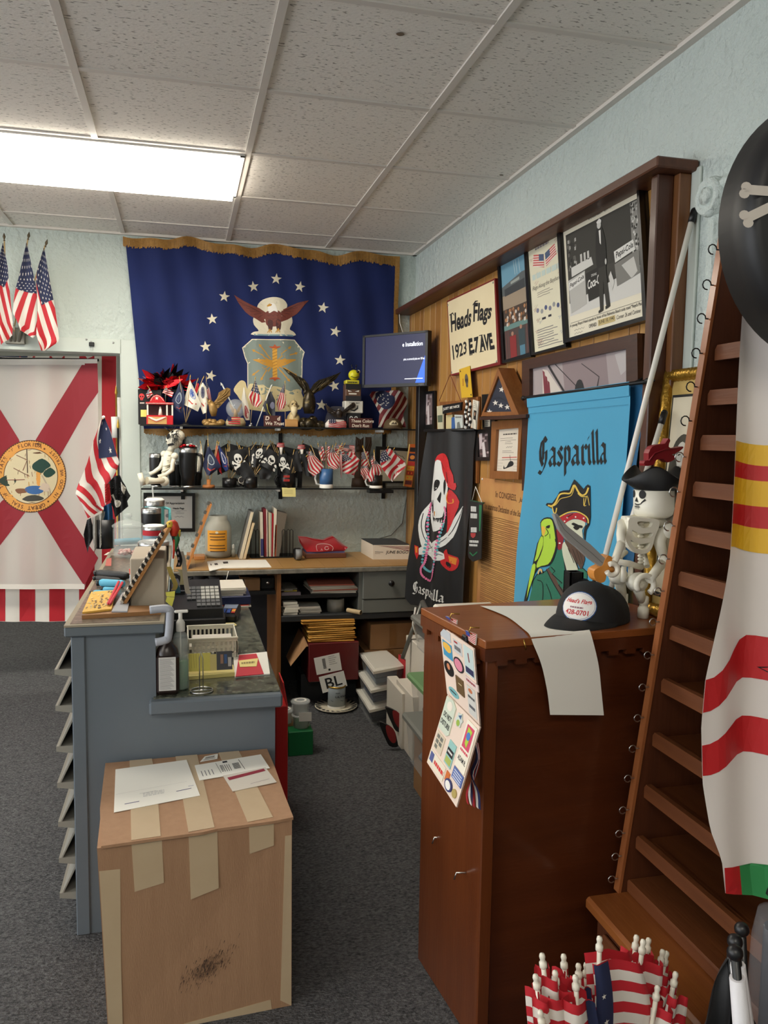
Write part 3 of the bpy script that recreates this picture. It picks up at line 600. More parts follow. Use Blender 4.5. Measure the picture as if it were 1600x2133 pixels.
# ---- three small flags fanned out above the doorway
mt=lambda pts:[(x/3.81,460+y/3.81) for x,y in pts]
S3=SY(YB-.10)
br=T('flag_bracket','worn metal bracket holding three small flags above the doorway','bracket'); b=B(); p=P(32,700,Y=YB-.02); b.box(p,(.10,.03,.09),mat('worn_metal',(150,148,138),.5,.5),None,.004); b.done('plate',br)
for k in (-1,0,1):b=B(); b.tube([p+V(.02*k,-.01,-.03),p+V(.035*k,-.045,.05)],.009,mat('worn_metal',(150,148,138)),8); b.done('socket',br)
for i,(tip,L,R,can,lab) in enumerate((
    ((33,118),[(22,178),(-15,330),(-35,540),(-30,780),(10,985)],[(24,178),(62,360),(80,560),(105,830),(100,910)],[(0,0),(1,0),(1,.37),(.55,.47),(0,.44)],'small striped flag at the picture edge above the doorway'),
    ((221,108),[(210,175),(150,450),(118,560),(100,730),(140,800),(165,870)],[(213,175),(282,500),(300,600),(292,900),(262,932)],[(0,0),(1,0),(1,.45),(.1,.37),(0,.35)],'small striped flag in the middle of the fan above the doorway'),
    ((357,165),[(348,215),(285,430),(300,700),(290,900),(330,1030)],[(352,215),(405,520),(438,700),(472,955),(360,1032)],[(0,0),(1,0),(1,.40),(.25,.47),(0,.30)],'small striped flag right of the fan above the doorway'))):
    t=T('small_flag',lab,'flag','three small flags above the doorway'); S3=SY(YB-.09-.02*i)
    b=B(); a=S3(*mt([tip])[0]); foot=p+V(.03*(i-1),-.04,.02); b.tube([foot,a-V(0,0,.02)],.004,m_stick,6); b.done('stick',t)
    b=B(); b.lathe([(0,0),(.006,.004),(.003,.01),(.008,.024),(.004,.036),(0,.046)],mat('bronze_tip',(92,80,60),.4,.6),a-V(0,0,.03),10,aim(a-foot)); b.done('spear_tip',t)
    S=cloth(mt(L),mt(R),S3,.012,1.3,.1*i); uscloth(t,S,can,((1,-1.5),(1,1.4),(1,-1.6))[i],10,(5,11),0,14,22,.05,asp=.28)
# ---- flags standing at the far end of the counter
m2=lambda pts:[(x/3.81,860+y/3.81) for x,y in pts]
YC=4.06; S4=SY(YC)
cup=T('flag_stand','black cup of mixed hanging flags at the far end of the counter','stand'); b=B(); p=V(P(218,1140,Y=YC).x,YC,CZ); b.lathe([(0,.001),(.045,.001),(.048,.14),(.043,.14),(.04,.01),(0,.01)],m_black,p,20); b.done('cup',cup)
t=T('hanging_flag','striped flag with a navy star panel drooping beside the Florida flag','flag')
b=B(); b.tube([p+V(-.01,.02,.01),S4(*m2([(815,40)])[0])+V(0,.035,0)],.005,m_stick,6); b.ball(S4(*m2([(822,34)])[0]),.008,m_white,8); b.done('stick',t)
S=cloth(m2([(805,55),(740,230),(690,410),(615,580),(600,640),(650,720),(700,835)]),m2([(832,42),(880,150),(948,390),(935,440),(870,560),(838,740),(835,760)]),S4,.018,1.2,.1)
uscloth(t,S,[(.18,0),(1,0),(.98,.30),(.36,.30)],(.55,-.95),15,(1,4),0,16,30,.06,asp=.35)
S5=SY(YC-.02)
for i,(poly,c,lab) in enumerate((([(845,570),(910,500),(950,495),(1035,660),(1010,700),(1020,740),(915,830),(885,720)],(18,18,20),'black flag with a white bone drooping beside the striped flag'),([(825,740),(885,710),(895,800),(900,1010),(830,1050),(826,900)],(16,70,110),'petrol blue flag hanging below the striped flag'),([(690,850),(725,830),(735,900),(740,990),(710,1060),(695,1110),(680,1040),(668,960)],(26,26,30),'charcoal flag tail below the striped flag'),([(735,830),(835,780),(825,900),(822,1000),(800,1070),(780,1040),(760,1090),(742,1020),(735,950)],(150,146,138),'grey and white flag tail below the striped flag'),([(835,560),(870,560),(890,690),(840,710)],(176,30,36),'red flag corner tucked behind the drooping striped flag'))):
    b=B(); q=m2(poly); sg=lambda u,v,h=0,i=i:S5(u,v,h+.012*math.sin(u*.5+i)+.006*i); b.flat(q,sg,ink(c,.7),0,4); b.flat(q,sg,ink(c,.7),-.003,4)
    if i==0:
        bn=ink((226,222,212)); b.line(m2([(890,650),(935,730)]),4,sg,bn,.002,4); b.flat(m2(smooth([(905,700),(930,690),(962,710),(950,740),(925,750)],2)),sg,bn,.0022,4); b.flat(m2([(960,545),(1000,600),(985,650),(965,610)]),sg,bn,.002,4)
    b.done('hanging_flag',label=lab,cat='flag')
# ================================================================ glass shelves on the back wall and what stands on them
YS=4.64
ZU=P(580,889,Y=YS).z; ZL=P(580,1017,Y=YS).z
m_shelf=mat('smoked_glass_shelf',(70,78,76),.08,alpha=.55); m_sedge=mat('black_shelf_edge',(14,14,15),.4)
xl,xr2=P(294,885,Y=YS).x,P(868,890,Y=YS).x
for i,(z,lab) in enumerate(((ZU,'upper dark glass shelf full of eagle statues and desk flags'),(ZL,'lower dark glass shelf holding mugs of stick flags'))):
    t=T('glass_shelf',lab,'shelf'); B().bx(xl,xr2,YS+.004,YB-.035,z-.006,z,m_shelf).done('glass_board',t); B().bx(xl-.004,xr2,YS,YS+.005,z-.008,z+.001,m_sedge).done('black_edge',t)
    for px in (378,583,800):
        x=P(px,890,Y=YS).x; b=B(); b.bx(x-.008,x+.008,YS+.03,YB-.035,z-.022,z-.007,m_white,.002); b.done('bracket',t)
for px,lab in ((380,'tumblers'),(584,'skull flags'),(800,'striped flags')):x=P(px,890,Y=YB).x; B().bx(x-.011,x+.011,YB-.012,YB,ZL-.08,ZU+.02,m_blackmetal).done('shelf_standard',label='slotted black metal upright behind the '+lab,cat='upright')
q4=lambda *p:[(270+x/4.848,700+y/4.848) for x,y in p]; q5=lambda *p:[(560+x/4.706,700+y/4.706) for x,y in p]
q6=lambda *p:[(280+x/5,870+y/5) for x,y in p]; q7=lambda *p:[(560+x/4.706,870+y/4.706) for x,y in p]
def onshelf(px,Y,Z):return V(P(px,950,Y=Y).x,Y,Z)
def skull(b,S,cx,cy,r,h=.001,rot=0,sy=1,cw=(228,226,218),bones=True,sx=1):
    c,s=math.cos(rot),math.sin(rot); W_=ink(cw); K_=ink((18,18,20))
    tr=lambda pts:[(cx+(x*sx*c-y*s)*r,cy+(x*sx*s+y*c)*r*sy) for x,y in pts]
    if bones:
        for g in (-1,1):
            b.line(tr([(-1.35*g,.75),(1.35*g,1.75)]),.3*r,S,W_,h); [b.flat(tr(ell(x,y,.25,.25,8)),S,W_,h*1.05) for x,y in ((-1.4*g,.62),(-1.5*g,.9),(1.4*g,1.62),(1.5*g,1.9))]
    b.flat(tr(ell(0,-.1,.95,.95,18)),S,W_,h*1.2); b.flat(tr([(-.55,.5),(.55,.5),(.5,1.2),(0,1.32),(-.5,1.2)]),S,W_,h*1.25)
    for g in (-1,1):b.flat(tr(ell(.4*g,.05,.27,.3,10)),S,K_,h*1.5)
    b.flat(tr([(0,.3),(.14,.58),(-.14,.58)]),S,K_,h*1.5); b.line(tr([(-.4,.95),(.4,.95)]),.06*r,S,K_,h*1.5); [b.line(tr([(x,.8),(x,1.12)]),.05*r,S,K_,h*1.5) for x in (-.2,0,.2)]
def stickflag(label,tip,foot,L,R,Y,m,group=None,paint=None,us=None,r=.0025,tipm=None,amp=.006,cat='flag',name='stick_flag',stm=None):
    t=T(name,label,cat,group); S0=SY(Y); a=S0(*tip); f=foot if isinstance(foot,Vector) else S0(*foot)
    b=B(); b.tube([f,a],r,stm or m_stick,6); b.done('stick',t)
    b=B(); b.lathe([(0,0),(r*1.9,.002),(r*1.4,.008),(0,.02)],tipm or m_gold,a-V(0,0,.004),8,aim(a-f)); b.done('tip',t)
    S=cloth(L,R,S0,amp,1.2,random.random())
    if us:uscloth(t,S,us[0],us[1],us[2],(4,5),0,8,10,.06,asp=.7)
    else:
        b=B(); b.grid(lambda u,v:S(u,v),10,12,m)
        if paint:paint(b,S)
        b.done('flag_cloth',t)
    return t
# ---- upper shelf
Z=ZU
b=B(); rnd=random.Random(11); c0=P(345,800,Y=4.74); mr,mk=mat('red_foil',(190,20,30),.22,.75),mat('black_foil',(16,14,16),.25,.5)
for k in range(95):
    a=rnd.uniform(-.5,math.pi+.5); el=rnd.uniform(-.6,.6); d=V(math.cos(a)*math.cos(el),math.sin(el)*.55,abs(math.sin(a))*.8+.05*rnd.random()); L_=rnd.uniform(.06,.145); sd=d.orthogonal().normalized(); sd=Matrix.Rotation(rnd.uniform(0,6),3,d)@sd
    w_=rnd.uniform(.011,.024); up=V(0,0,1)*rnd.uniform(-.4,.2); o=c0+V(rnd.uniform(-.05,.05),rnd.uniform(-.02,.02),rnd.uniform(-.03,.01)); pts=[o+d*L_*t+up*L_*t*t for t in (0,.35,.7,1)]; ws=(w_*.6,w_,w_*1.1,w_*.1); vs=[]
    for q,wv in zip(pts,ws):vs+=[q-sd*wv,q+sd*wv]
    b.add(vs,[(0,1,3,2),(2,3,5,4),(4,5,7,6)],mr if k%2 else mk,True)
b.lathe([(.01,Z-c0.z),(.012,0),(0,.01)],mk,c0,8)
b.done('foil_spray',label='spray of shiny red and black foil streamers above the toy booth',cat='decoration',kind='stuff')
b=B(); x0,x1=onshelf(289,4.72,Z).x,onshelf(338,4.72,Z).x; t=T('game_box','black package with red pirate print behind the toy booth','box'); zt=P(300,811,Y=4.72).z
b.bx(x0,x1,4.72,4.78,Z,zt,mat('black_carton',(22,20,22),.4),.002); b.done('carton',t); S=SY(4.72); b=B(); skull(b,S,*q4((122,610))[0],6,.001,0,1,(214,60,60),False); b.flat(rect(*q4((112,745))[0],*q4((172,815))[0]),S,m_yellow,.001); bars(b,S,*q4((105,670))[0],*q4((150,690))[0],1,(220,210,200),.001); b.done('print',t)
# toy booth
t=T('toy_booth','red and white toy parade booth with bunting on the upper shelf','toy'); Yk=4.665; S=SY(Yk); mR=mat('toy_red',(200,28,36),.35); mW=mat('toy_white',(232,224,210),.4); mT=mat('toy_tan',(206,160,96),.5)
def kx(v):return P(270+v/4.848,870,Y=Yk).x
def kz(v):return P(330,700+v/4.848,Y=Yk).z
b=B(); b.bx(kx(170),kx(440),Yk,Yk+.06,Z,kz(800),mR,.002); b.bx(kx(185),kx(375),Yk-.002,Yk+.01,Z+.004,kz(815),mT); b.done('base',t)
b=B(); b.flat(smooth(q4((185,815),(270,860),(370,815),(330,820),(270,838),(220,820)),2),S,mW,.006); b.line(q4((190,830),(270,868),(370,830)),1,S,mR,.007); b.done('bunting',t)
for v in (182,378,432):b=B(); b.bx(kx(v-8),kx(v+8),Yk+.002,Yk+.010,kz(800),kz(690),mW); b.done('post',t)
b=B(); b.bx(kx(165),kx(445),Yk-.004,Yk+.064,kz(690),kz(668),mR,.001); b.done('roof',t)
b=B(); [b.ball(S(*q4((170+14*k,680))[0])+V(0,-.005,0),.0028,mW,6) for k in range(20)]; b.done('roof_beads',t,kind='stuff')
b=B(); b.prism(q4((200,668),(215,625),(245,600),(275,590),(305,600),(340,628),(360,668)),S,mR,-.01,.004,mR); b.flat(star(*q4((275,628))[0],4.4),S,mW,.006); b.line(q4((212,655),(235,615),(275,598),(315,615),(345,655)),.8,S,mW,.006); b.done('arch_sign',t)
b=B(); b.bx(kx(190),kx(420),Yk+.05,Yk+.056,kz(800),kz(690),mat('toy_dark',(60,22,22),.5)); b.ball(S(*q4((310,720))[0])+V(0,.02,0),.006,mW,8); b.tube([S(*q4((310,800))[0])+V(0,.02,0),S(*q4((310,730))[0])+V(0,.02,0)],[.012,.006],mW,8); b.done('figure',t)
for i,(a,f,L,R) in enumerate((((195,518),(245,605),((197,522),(165,590),(185,635)),((200,520),(235,585),(190,632))),((365,515),(330,580),((362,518),(345,545),(330,570)),((365,518),(445,570),(425,620))))):
    stickflag('tiny striped flag on the '+('near' if i else 'far')+' corner of the toy booth roof' if 0 else ('tiny striped flag leaning left over the toy booth','tiny striped flag leaning right over the toy booth')[i],q4(a)[0],q4(f)[0],q4(*L),q4(*R),Yk+.02,None,None,None,([(0,0),(.5,0),(.5,.5),(0,.5)],(.1,1),9),.0012)
# desk flag set with three service flags
def emblem(c1,c2,rr=.2,cy=.45):
    def f(b,S):b.flat(ell(.5,cy,rr*1.25,rr*.9,16),S,ink(c1),.0012); b.flat(star(.5,cy,rr*.8,0,7,.55),S,ink(c2),.0018); b.line([(.25,cy+.3),(.5,cy+.37),(.75,cy+.3)],.05,S,ink((190,70,60)),.0012)
    return f
b=B(); p=onshelf(387.5,4.68,Z); b.lathe([(0,0),(.03,0),(.03,.004),(.018,.006),(.012,.014),(0,.016)],m_black,p,20); b.done('round_flag_stand',label='round black base carrying three service desk flags',cat='stand')
mwf=mat('cream_satin',(226,220,204),.55); mnf=mat('navy_satin',(34,42,74),.55)
for tip,ft,L,R,mm,pt,dy,lab in (((505,430),(568,865),((507,455),(470,560),(425,650),(450,720),(500,768)),((512,455),(548,560),(560,640),(545,720),(530,775)),mnf,emblem((150,160,170),(70,80,110)),0,'navy desk flag with a pale round seal left of the white desk flag'),((612,415),(575,865),((606,450),(575,560),(540,690)),((614,450),(675,580),(722,690),(690,762)),mwf,emblem((120,140,190),(60,90,160)),.005,'cream desk flag with a blue emblem in the desk flag set'),((740,425),(585,865),((735,470),(700,520),(690,640),(740,788)),((742,470),(775,520),(790,650),(780,770)),mwf,emblem((110,110,120),(50,50,80)),.01,'white desk flag with a dark emblem beside the gold eagle'),((685,445),(580,865),((682,475),(655,560),(660,580)),((700,480),(700,540),(680,580)),m_red,None,.015,'furled red desk flag behind the white desk flags')):
    stickflag(lab,q4(tip)[0],p+V(0,dy,.012),q4(*L),q4(*R),4.67+dy*2,mm,'service desk flags',pt,None,.0016,name='desk_flag')
stickflag('narrow striped desk flag behind the gold eagle wing',q4((775,425))[0],onshelf(430,4.72,Z),q4((768,460),(770,560),(800,640)),q4((780,460),(810,540),(830,650)),4.72,None,None,None,([(0,0),(1,0),(1,.35),(0,.45)],(.9,.3),7),.0016,name='desk_flag')
# eagles
def eagle(label,Y,m,body,wings,base,hd,beak,th=.012,extra=None,name='eagle_statue',mb=None):
    t=T(name,label,'statue'); S=SY(Y); k=K(S(*body[0][0]))
    b=B(); b.tube([S(*q) for q,r in body],[r*k for q,r in body],m,12); b.done('body',t)
    b=B(); b.ball(S(*hd[0]),hd[1]*k,m if not mb else mb,12,(1,1,1.1)); b.lathe([(hd[1]*k*.45,0),(hd[1]*k*.3,hd[1]*k*.5),(0,hd[1]*k*.9)],m_gold,S(*hd[0]),8,aim(S(*beak)-S(*hd[0]))); b.done('head',t)
    for w_ in wings:
        b=B(); b.prism(w_,S,m,-th,th*.3); n=len(w_)//2
        cx=sum(p[0] for p in w_)/len(w_); cy=sum(p[1] for p in w_)/len(w_); o=w_[0]
        for i in range(1,len(w_)-1):b.tube([S(*o,th*.4),S(cx*.5+w_[i][0]*.5,cy*.5+w_[i][1]*.5,th*.8),S(*w_[i],th*.2)],[th*.5,th*.45,th*.1],m,5)
        b.done('wing',t)
    if base:base(t,S,k)
    return t
m_ant=mat('antique_gold',(176,140,80),.4,.35,c2=(110,80,40),sc=40,amt=1); m_brz=mat('dark_bronze',(52,44,30),.3,.6,c2=(150,128,80),sc=30,ctr=(.56,.75))
def rockbase(px,py,w_,h_,m,rocks=9,seed=1):
    def f(t,S,k):
        r=random.Random(seed); b=B(); p=S(px,py); p.z=Z
        for i in range(rocks):a=r.uniform(-1,1); b.ball(p+V(a*w_*k,r.uniform(-.012,.02),r.uniform(.15,.75)*h_*k*(1-abs(a)*.5)),r.uniform(.3,.55)*h_*k,m,7,(1,.8,.8))
        b.lathe([(0,0),(w_*k,0),(w_*k*.95,h_*k*.3),(0,h_*k*.35)],m,p,14,None,True,1,.6); b.done('rock_base',t)
    return f
eagle('gold eagle statue with one raised wing beside the snow globe',4.68,m_ant,[(q4((850,810))[0],5),(q4((845,750))[0],9),(q4((835,700))[0],8),(q4((815,665))[0],5)],[q4((840,690),(880,640),(900,570),(985,520),(1020,535),(1015,600),(960,660),(900,725),(865,740)),q4((825,690),(800,650),(775,615),(790,690),(815,740))],rockbase(445,880,19,17,m_ant,12,4),(q4((812,662))[0],4.5),q4((800,680))[0],.008)
# snow globe
t=T('snow_globe','snow globe with a gold eagle on a stars and stripes base','globe'); p=onshelf(491,4.68,Z); k=K(p)
b=B(); b.lathe([(0,0),(20*k,0),(21*k,8*k),(16*k,17*k),(0,18*k)],mat('globe_base',(206,190,150),.5,c2=(150,130,90),sc=60,amt=1),p,20); b.done('base',t)
S=PL(p+V(-20*k,-21*k,2*k),(1,0,0),(0,0,1)); b=B()
for i in range(4):b.prism(rect(4*k,(2+i*4)*k,28*k,(4+i*4)*k),S,m_red,0,.002)
b.prism(rect(2*k,8*k,10*k,17*k),S,m_navy,0,.003); b.done('flag_relief',t)
b=B(); b.ball(p+V(0,0,36*k),20*k,mat('globe_glass',(235,240,240),.02,alpha=.22),20); b.done('glass_ball',t)
b=B(); b.tube([p+V(0,0,18*k),p+V(0,0,30*k),p+V(-2*k,0,36*k)],[5*k,4*k,2*k],m_ant,8)
for g in (-1,1):b.prism([(0,28*k),(g*5*k,38*k),(g*12*k,48*k),(g*13*k,42*k),(g*7*k,28*k)],PL(p,(1,0,0),(0,0,1)),m_ant,-.002,.003)
b.done('eagle_figure',t)
# flags in the middle of the upper shelf
stickflag('leaning white pole with a furled white flag behind the snow globe',q4((935,492))[0],onshelf(506,4.76,Z),q4((1150,520),(1130,640),(1150,800),(1170,850)),q4((1160,520),(1185,640),(1215,760),(1215,850)),4.76,mwf,None,emblem((150,60,60),(200,180,170),.25,.7),None,.004,m_white,name='desk_flag',stm=m_white)
stickflag('striped desk flag with navy star panel just right of the snow globe',q4((1268,430))[0],onshelf(521,4.70,Z),q4((1262,455),(1230,540),(1195,610),(1240,700)),q4((1274,455),(1310,560),(1340,660),(1290,720)),4.70,None,None,None,([(0,0),(1,0),(1,.45),(0,.38)],(.8,.25),9),.0018,name='desk_flag')
stickflag('black desk flag with a yellow arc and seal on a pale pole',q4((1428,510))[0],onshelf(534,4.69,Z),q4((1420,560),(1370,650),(1345,700),(1390,800),(1430,840)),q4((1428,560),(1470,650),(1470,730),(1470,820),(1440,842)),4.68,mat('charcoal_satin',(26,28,40),.5),None,lambda b,S:(b.line([(.25,.4),(.3,.62),(.6,.82)],.06,S,ink((200,190,80)),.0014),b.flat(ell(.75,.42,.2,.12,12),S,ink((110,110,130)),.0014)),None,.003,m_white,name='desk_flag',stm=m_white)
stickflag('striped desk flag between the black desk flag and the bearded figure',q4((1570,470))[0],onshelf(594,4.70,Z),q4((1555,490),(1510,590),(1485,690),(1500,755)),q4((1566,490),(1575,590),(1588,680),(1560,730)),4.70,None,None,None,([(0,0),(1,0),(1,.3),(0,.26)],(.75,.3),11),.0018,name='desk_flag')
b=B(); p=onshelf(522,4.66,Z); b.lathe([(0,0),(.016,0),(.012,.006),(.006,.012),(0,.016)],m_steel,p,14); b.ball(p+V(.004,-.004,.014),.006,m_steel,8); b.done('silver_trinket',label='tiny silver trinket at the foot of the striped desk flag',cat='trinket')
def sign(label,x0,y0,x1,y1,Y,lines,c=(74,30,24),d=.02,tc=(226,214,196)):
    t=T('wooden_sign',label,'sign'); a,e=P(x0,y0,Y=Y),P(x1,y1,Y=Y); b=B(); b.bx(a.x,e.x,Y,Y+d,Z,Z+(a.z-e.z),mat('stained_block_%d_%d_%d'%c,c,.6),.002); b.done('block',t)
    S=PL((a.x,Y,Z),(1,0,0),(0,0,1)); W_,H_=e.x-a.x,a.z-e.z; b=B()
    for s,u,v,sz in lines:b.text(s,S,ink(tc),u*W_,v*H_,sz*H_,.001,'l',.025,1,.12,1)
    b.done('lettering',t)
sign('dark red wooden block reading We Trust on the upper shelf',550,866,586,890,4.66,(('D     d',.06,.58,.5),('We Trust',.06,.16,.42)))
sign('dark red wooden block reading These Colors Don\'t Run',728,871,776,893,4.66,(('These Colors',.06,.58,.42),("Don't Run",.1,.12,.42)))
b=B(); a=onshelf(594,4.66,Z); e=onshelf(621,4.66,Z); b.bx(a.x,e.x,4.66,4.685,Z,Z+.045,wood('light_block_wood',(196,148,88),(170,120,64),'x'),.003); b.done('wood_block',label='plain light wood block before the bearded figure',cat='block')
# bearded figurine
t=T('bearded_figurine','cream bearded old man figurine left of the big bronze eagle','figurine'); p=onshelf(611,4.73,Z); k=K(p); mc=mat('cream_resin',(206,186,140),.5,c2=(170,148,100),sc=40,amt=1)
b=B(); b.tube([p,p+V(0,0,10*k),p+V(0,0,24*k),p+V(0,0,32*k)],[17*k,16*k,12*k,6*k],mc,14); b.done('shoulders',t)
b=B(); b.ball(p+V(0,0,44*k),11*k,mc,14,(.85,.9,1.15)); b.tube([p+V(0,-9*k,44*k),p+V(0,-13*k,41*k)],[1.5*k,2.4*k],mc,6); [b.ball(p+V(g*4*k,-9*k,47*k),1.4*k,ink((60,40,30)),6) for g in (-1,1)]; [b.ball(p+V(g*10*k,0,44*k),2.4*k,mc,6) for g in (-1,1)]; b.tube([p+V(-5*k,-9.3*k,50*k),p+V(-1.5*k,-10*k,49*k)],1*k,mc,5); b.tube([p+V(5*k,-9.3*k,50*k),p+V(1.5*k,-10*k,49*k)],1*k,mc,5); b.done('head',t)
b=B(); b.tube([p+V(0,-8*k,40*k),p+V(0,-11*k,32*k),p+V(0,-13*k,20*k)],[7*k,7*k,2*k],mat('resin_beard',(222,206,166),.6),10); b.done('beard',t)
# large bronze eagle, small dark eagle
eagle('large dark bronze eagle statue with both wings spread high',4.70,m_brz,[(q5((395,760))[0],10),(q5((395,690))[0],14),(q5((395,620))[0],13),(q5((395,560))[0],9),(q5((385,530))[0],5)],[q5((390,590),(345,520),(330,470),(260,420),(190,370),(140,312),(205,345),(280,390),(345,420),(385,470),(405,530)),q5((400,590),(440,560),(520,530),(600,470),(660,420),(708,352),(640,380),(560,410),(490,430),(440,470),(405,530))],rockbase(649,888,19,27,m_brz,14,8),(q5((362,548))[0],5.5),q5((335,575))[0],.010)
def usbase(px,py,w_,h_):
    def f(t,S,k):
        p=S(px,py); p.z=Z; b=B(); b.lathe([(0,0),(w_*k,0),(w_*k,h_*k*.5),(w_*.7*k,h_*k),(0,h_*k)],mat('base_white',(216,206,196),.5),p,18,None,True,1,.6); b.done('base',t)
        b=B(); S2=PL(p+V(-w_*k,-w_*k*.62,0),(1,0,0),(0,0,1)); [b.line([((.1+.09*j)*2*w_*k,.1*h_*k+i*.2*h_*k+.05*h_*k*math.sin(j)) for j in range(10)],.09*h_*k,S2,m_red,.0004) for i in range(4)]; b.flat(rect(.25*w_*k,.55*h_*k,.85*w_*k,1.05*h_*k),S2,m_navy,.001); [b.flat(star((.35+.2*(j%3))*w_*k,(.68+.24*(j//3))*h_*k,.07*w_*k),S2,m_flagwhite,.0016) for j in range(6)]; b.done('flag_relief',t)
    return f
m_dke=mat('dark_eagle',(42,32,26),.4,.2,c2=(96,76,58),sc=30,ctr=(.55,.7))
eagle('small dark eagle statue on a stars and stripes base',4.68,m_dke,[(q5((690,800))[0],5),(q5((690,750))[0],8),(q5((685,720))[0],5)],[q5((680,760),(640,730),(590,690),(550,660),(575,740),(610,770),(660,800)),q5((700,760),(740,720),(800,670),(830,650),(850,670),(840,700),(790,720),(740,790))],usbase(700,890,23,17),(q5((686,735))[0],4),q5((690,760))[0],.007,None,'eagle_figurine',mat('eagle_white_head',(190,180,166),.5))
b=B(); b.prism(smooth(q5((560,800),(560,700),(600,620),(640,605),(740,620),(760,700),(740,810)),2),SY(4.75),mat('dark_scene',(70,66,66),.6,c2=(34,38,60),sc=30,amt=1),0,.03); b.flat(q5((590,690),(650,640),(660,700)),SY(4.72),m_navy,.001); b.done('rock_plaque',label='grey rock plaque with painted scene behind the small dark eagle',cat='plaque'); bpy.data.objects['rock_plaque'].location.z+=Z-ORG['rock_plaque'].z
# stacked cube heads
cubes=[('black cube with white cartoon eyes at the foot of the cube tower',q5((770,742),(905,893)),(20,20,22)),('white cube printed TAMPA BAY in the cube tower',q5((750,618),(925,742)),(214,210,198)),('brown angry face cube with a black cap in the cube tower',q5((755,448),(905,618)),(98,68,50)),('flat yellow lettered block near the top of the cube tower',q5((757,405),(890,448)),(210,200,50))]
for i,(lab,(a,e),c) in enumerate(cubes):
    Yq=4.69; A,E=P(*a,Y=Yq),P(*e,Y=Yq); zb=Z if i==0 else ztop; ht=A.z-E.z; ztop=zb+ht-(.0 if i else E.z-Z)*0
    t=T('cube_figure',lab,'figure','tower of printed cubes'); b=B(); b.bx(A.x,E.x,Yq,Yq+(E.x-A.x)*.9,zb,ztop,mat('cube_%d'%i,c,.5),.004); b.done('cube',t)
    S=PL((A.x,Yq,zb),(1,0,0),(0,0,1)); W_=E.x-A.x; H_=ztop-zb; b=B()
    if i==0:[(b.flat(ell(W_*u,H_*.68,W_*.12,H_*.12,12,.3*g),S,ink((220,220,214)),.001),b.flat(ell(W_*u,H_*.68,W_*.07,H_*.06,10),S,ink((20,20,20)),.0015)) for u,g in ((.28,1),(.62,-1))]; b.line([(W_*.2,H_*.4),(W_*.75,H_*.4)],H_*.05,S,ink((220,220,214)),.001)
    if i==1:b.text('TAMPA BAY',S,ink((30,30,30)),W_*.5,H_*.78,H_*.17,.001,'c',.02,1,0,1); b.line([(W_*.3,H_*.25),(W_*.5,H_*.2),(W_*.68,H_*.4),(W_*.7,H_*.65)],[H_*.06,H_*.14,H_*.14,H_*.05],S,ink((30,30,30)),.001)
    if i==2:
        b.flat(rect(0,H_*.68,W_,H_),S,ink((22,22,24)),.001); b.flat(rect(0,0,W_,H_*.3),S,ink((34,34,38)),.001); [b.flat([(W_*(.5-g*.08),H_*.56),(W_*(.5-g*.36),H_*.64),(W_*(.5-g*.34),H_*.54)],S,ink((230,226,214)),.002) for g in (-1,1)]; b.flat(rect(W_*.2,H_*.38,W_*.7,H_*.46),S,ink((226,220,206)),.002); [b.line([(W_*(.5-g*.06),H_*.58),(W_*(.5-g*.4),H_*.68)],H_*.03,S,ink((30,20,16)),.003) for g in (-1,1)]
    if i==3:bars(b,S,W_*.12,H_*.25,W_*.85,H_*.8,1,(60,60,30),.001)
    b.done('print',t)
t=T('bee_head','yellow bug head with antennae on top of the cube tower','figure','tower of printed cubes'); p=V(P(*q5((835,350))[0],Y=4.72).x,4.72,ztop); k=K(p); my=mat('bug_yellow',(214,208,40),.4)
b=B(); b.ball(p+V(0,0,11*k),12*k,my,14,(1,1,.92)); b.done('head',t); b=B(); b.ball(p+V(9*k,-3*k,18*k),4*k,m_white,8); b.ball(p+V(6*k,-8*k,17.5*k),3.4*k,m_black,8); b.done('eye',t); b=B(); b.line([(-9*k,7*k),(0,5*k),(8*k,8*k)],1.2*k,PL(p+V(0,-12.2*k,0),(1,0,0),(0,0,1)),ink((30,30,20)),0); b.done('mouth',t)
for g in (-1,1):b=B(); b.tube([p+V(g*3*k,0,21*k),p+V(g*5*k,0,30*k)],.8*k,m_black,6); b.ball(p+V(g*5*k,0,31*k),1.6*k,m_black,6); b.done('antenna',t)
# folded flag fabric and cap at the end of the shelf
def SBn(u,v,h=0):p=P(q5((u,v))[0][0],q5((u,v))[0][1],Y=4.76); return p+V(0,-h-.02*math.sin(u*.02+v*.013)-.012*math.sin(v*.03),0)
t=T('flag_cloth_bundle','draped stars and stripes cloth behind the olive cap','cloth'); b=B(); out=[(985,580),(1010,545),(1260,530),(1320,560),(1370,630),(1330,760),(1335,895),(1060,895),(1090,760),(1040,660)]
b.flat(out,SBn,m_flagwhite,0,25); strips(b,SBn,mat('dark_red_fabric',(120,26,34),.6),(.86,.5),[(900+60*k,900+60*k+36) for k in range(12)],out,.0015,25); b.flat(smooth([(1050,560),(1140,535),(1230,600),(1200,690),(1130,720),(1070,650)],2),SBn,m_navy,.003,25); rnd=random.Random(9); [b.flat(star(rnd.uniform(1070,1210),rnd.uniform(560,690),9),SBn,m_flagwhite,.0045) for k in range(22)]; b.done('draped_cloth',t)
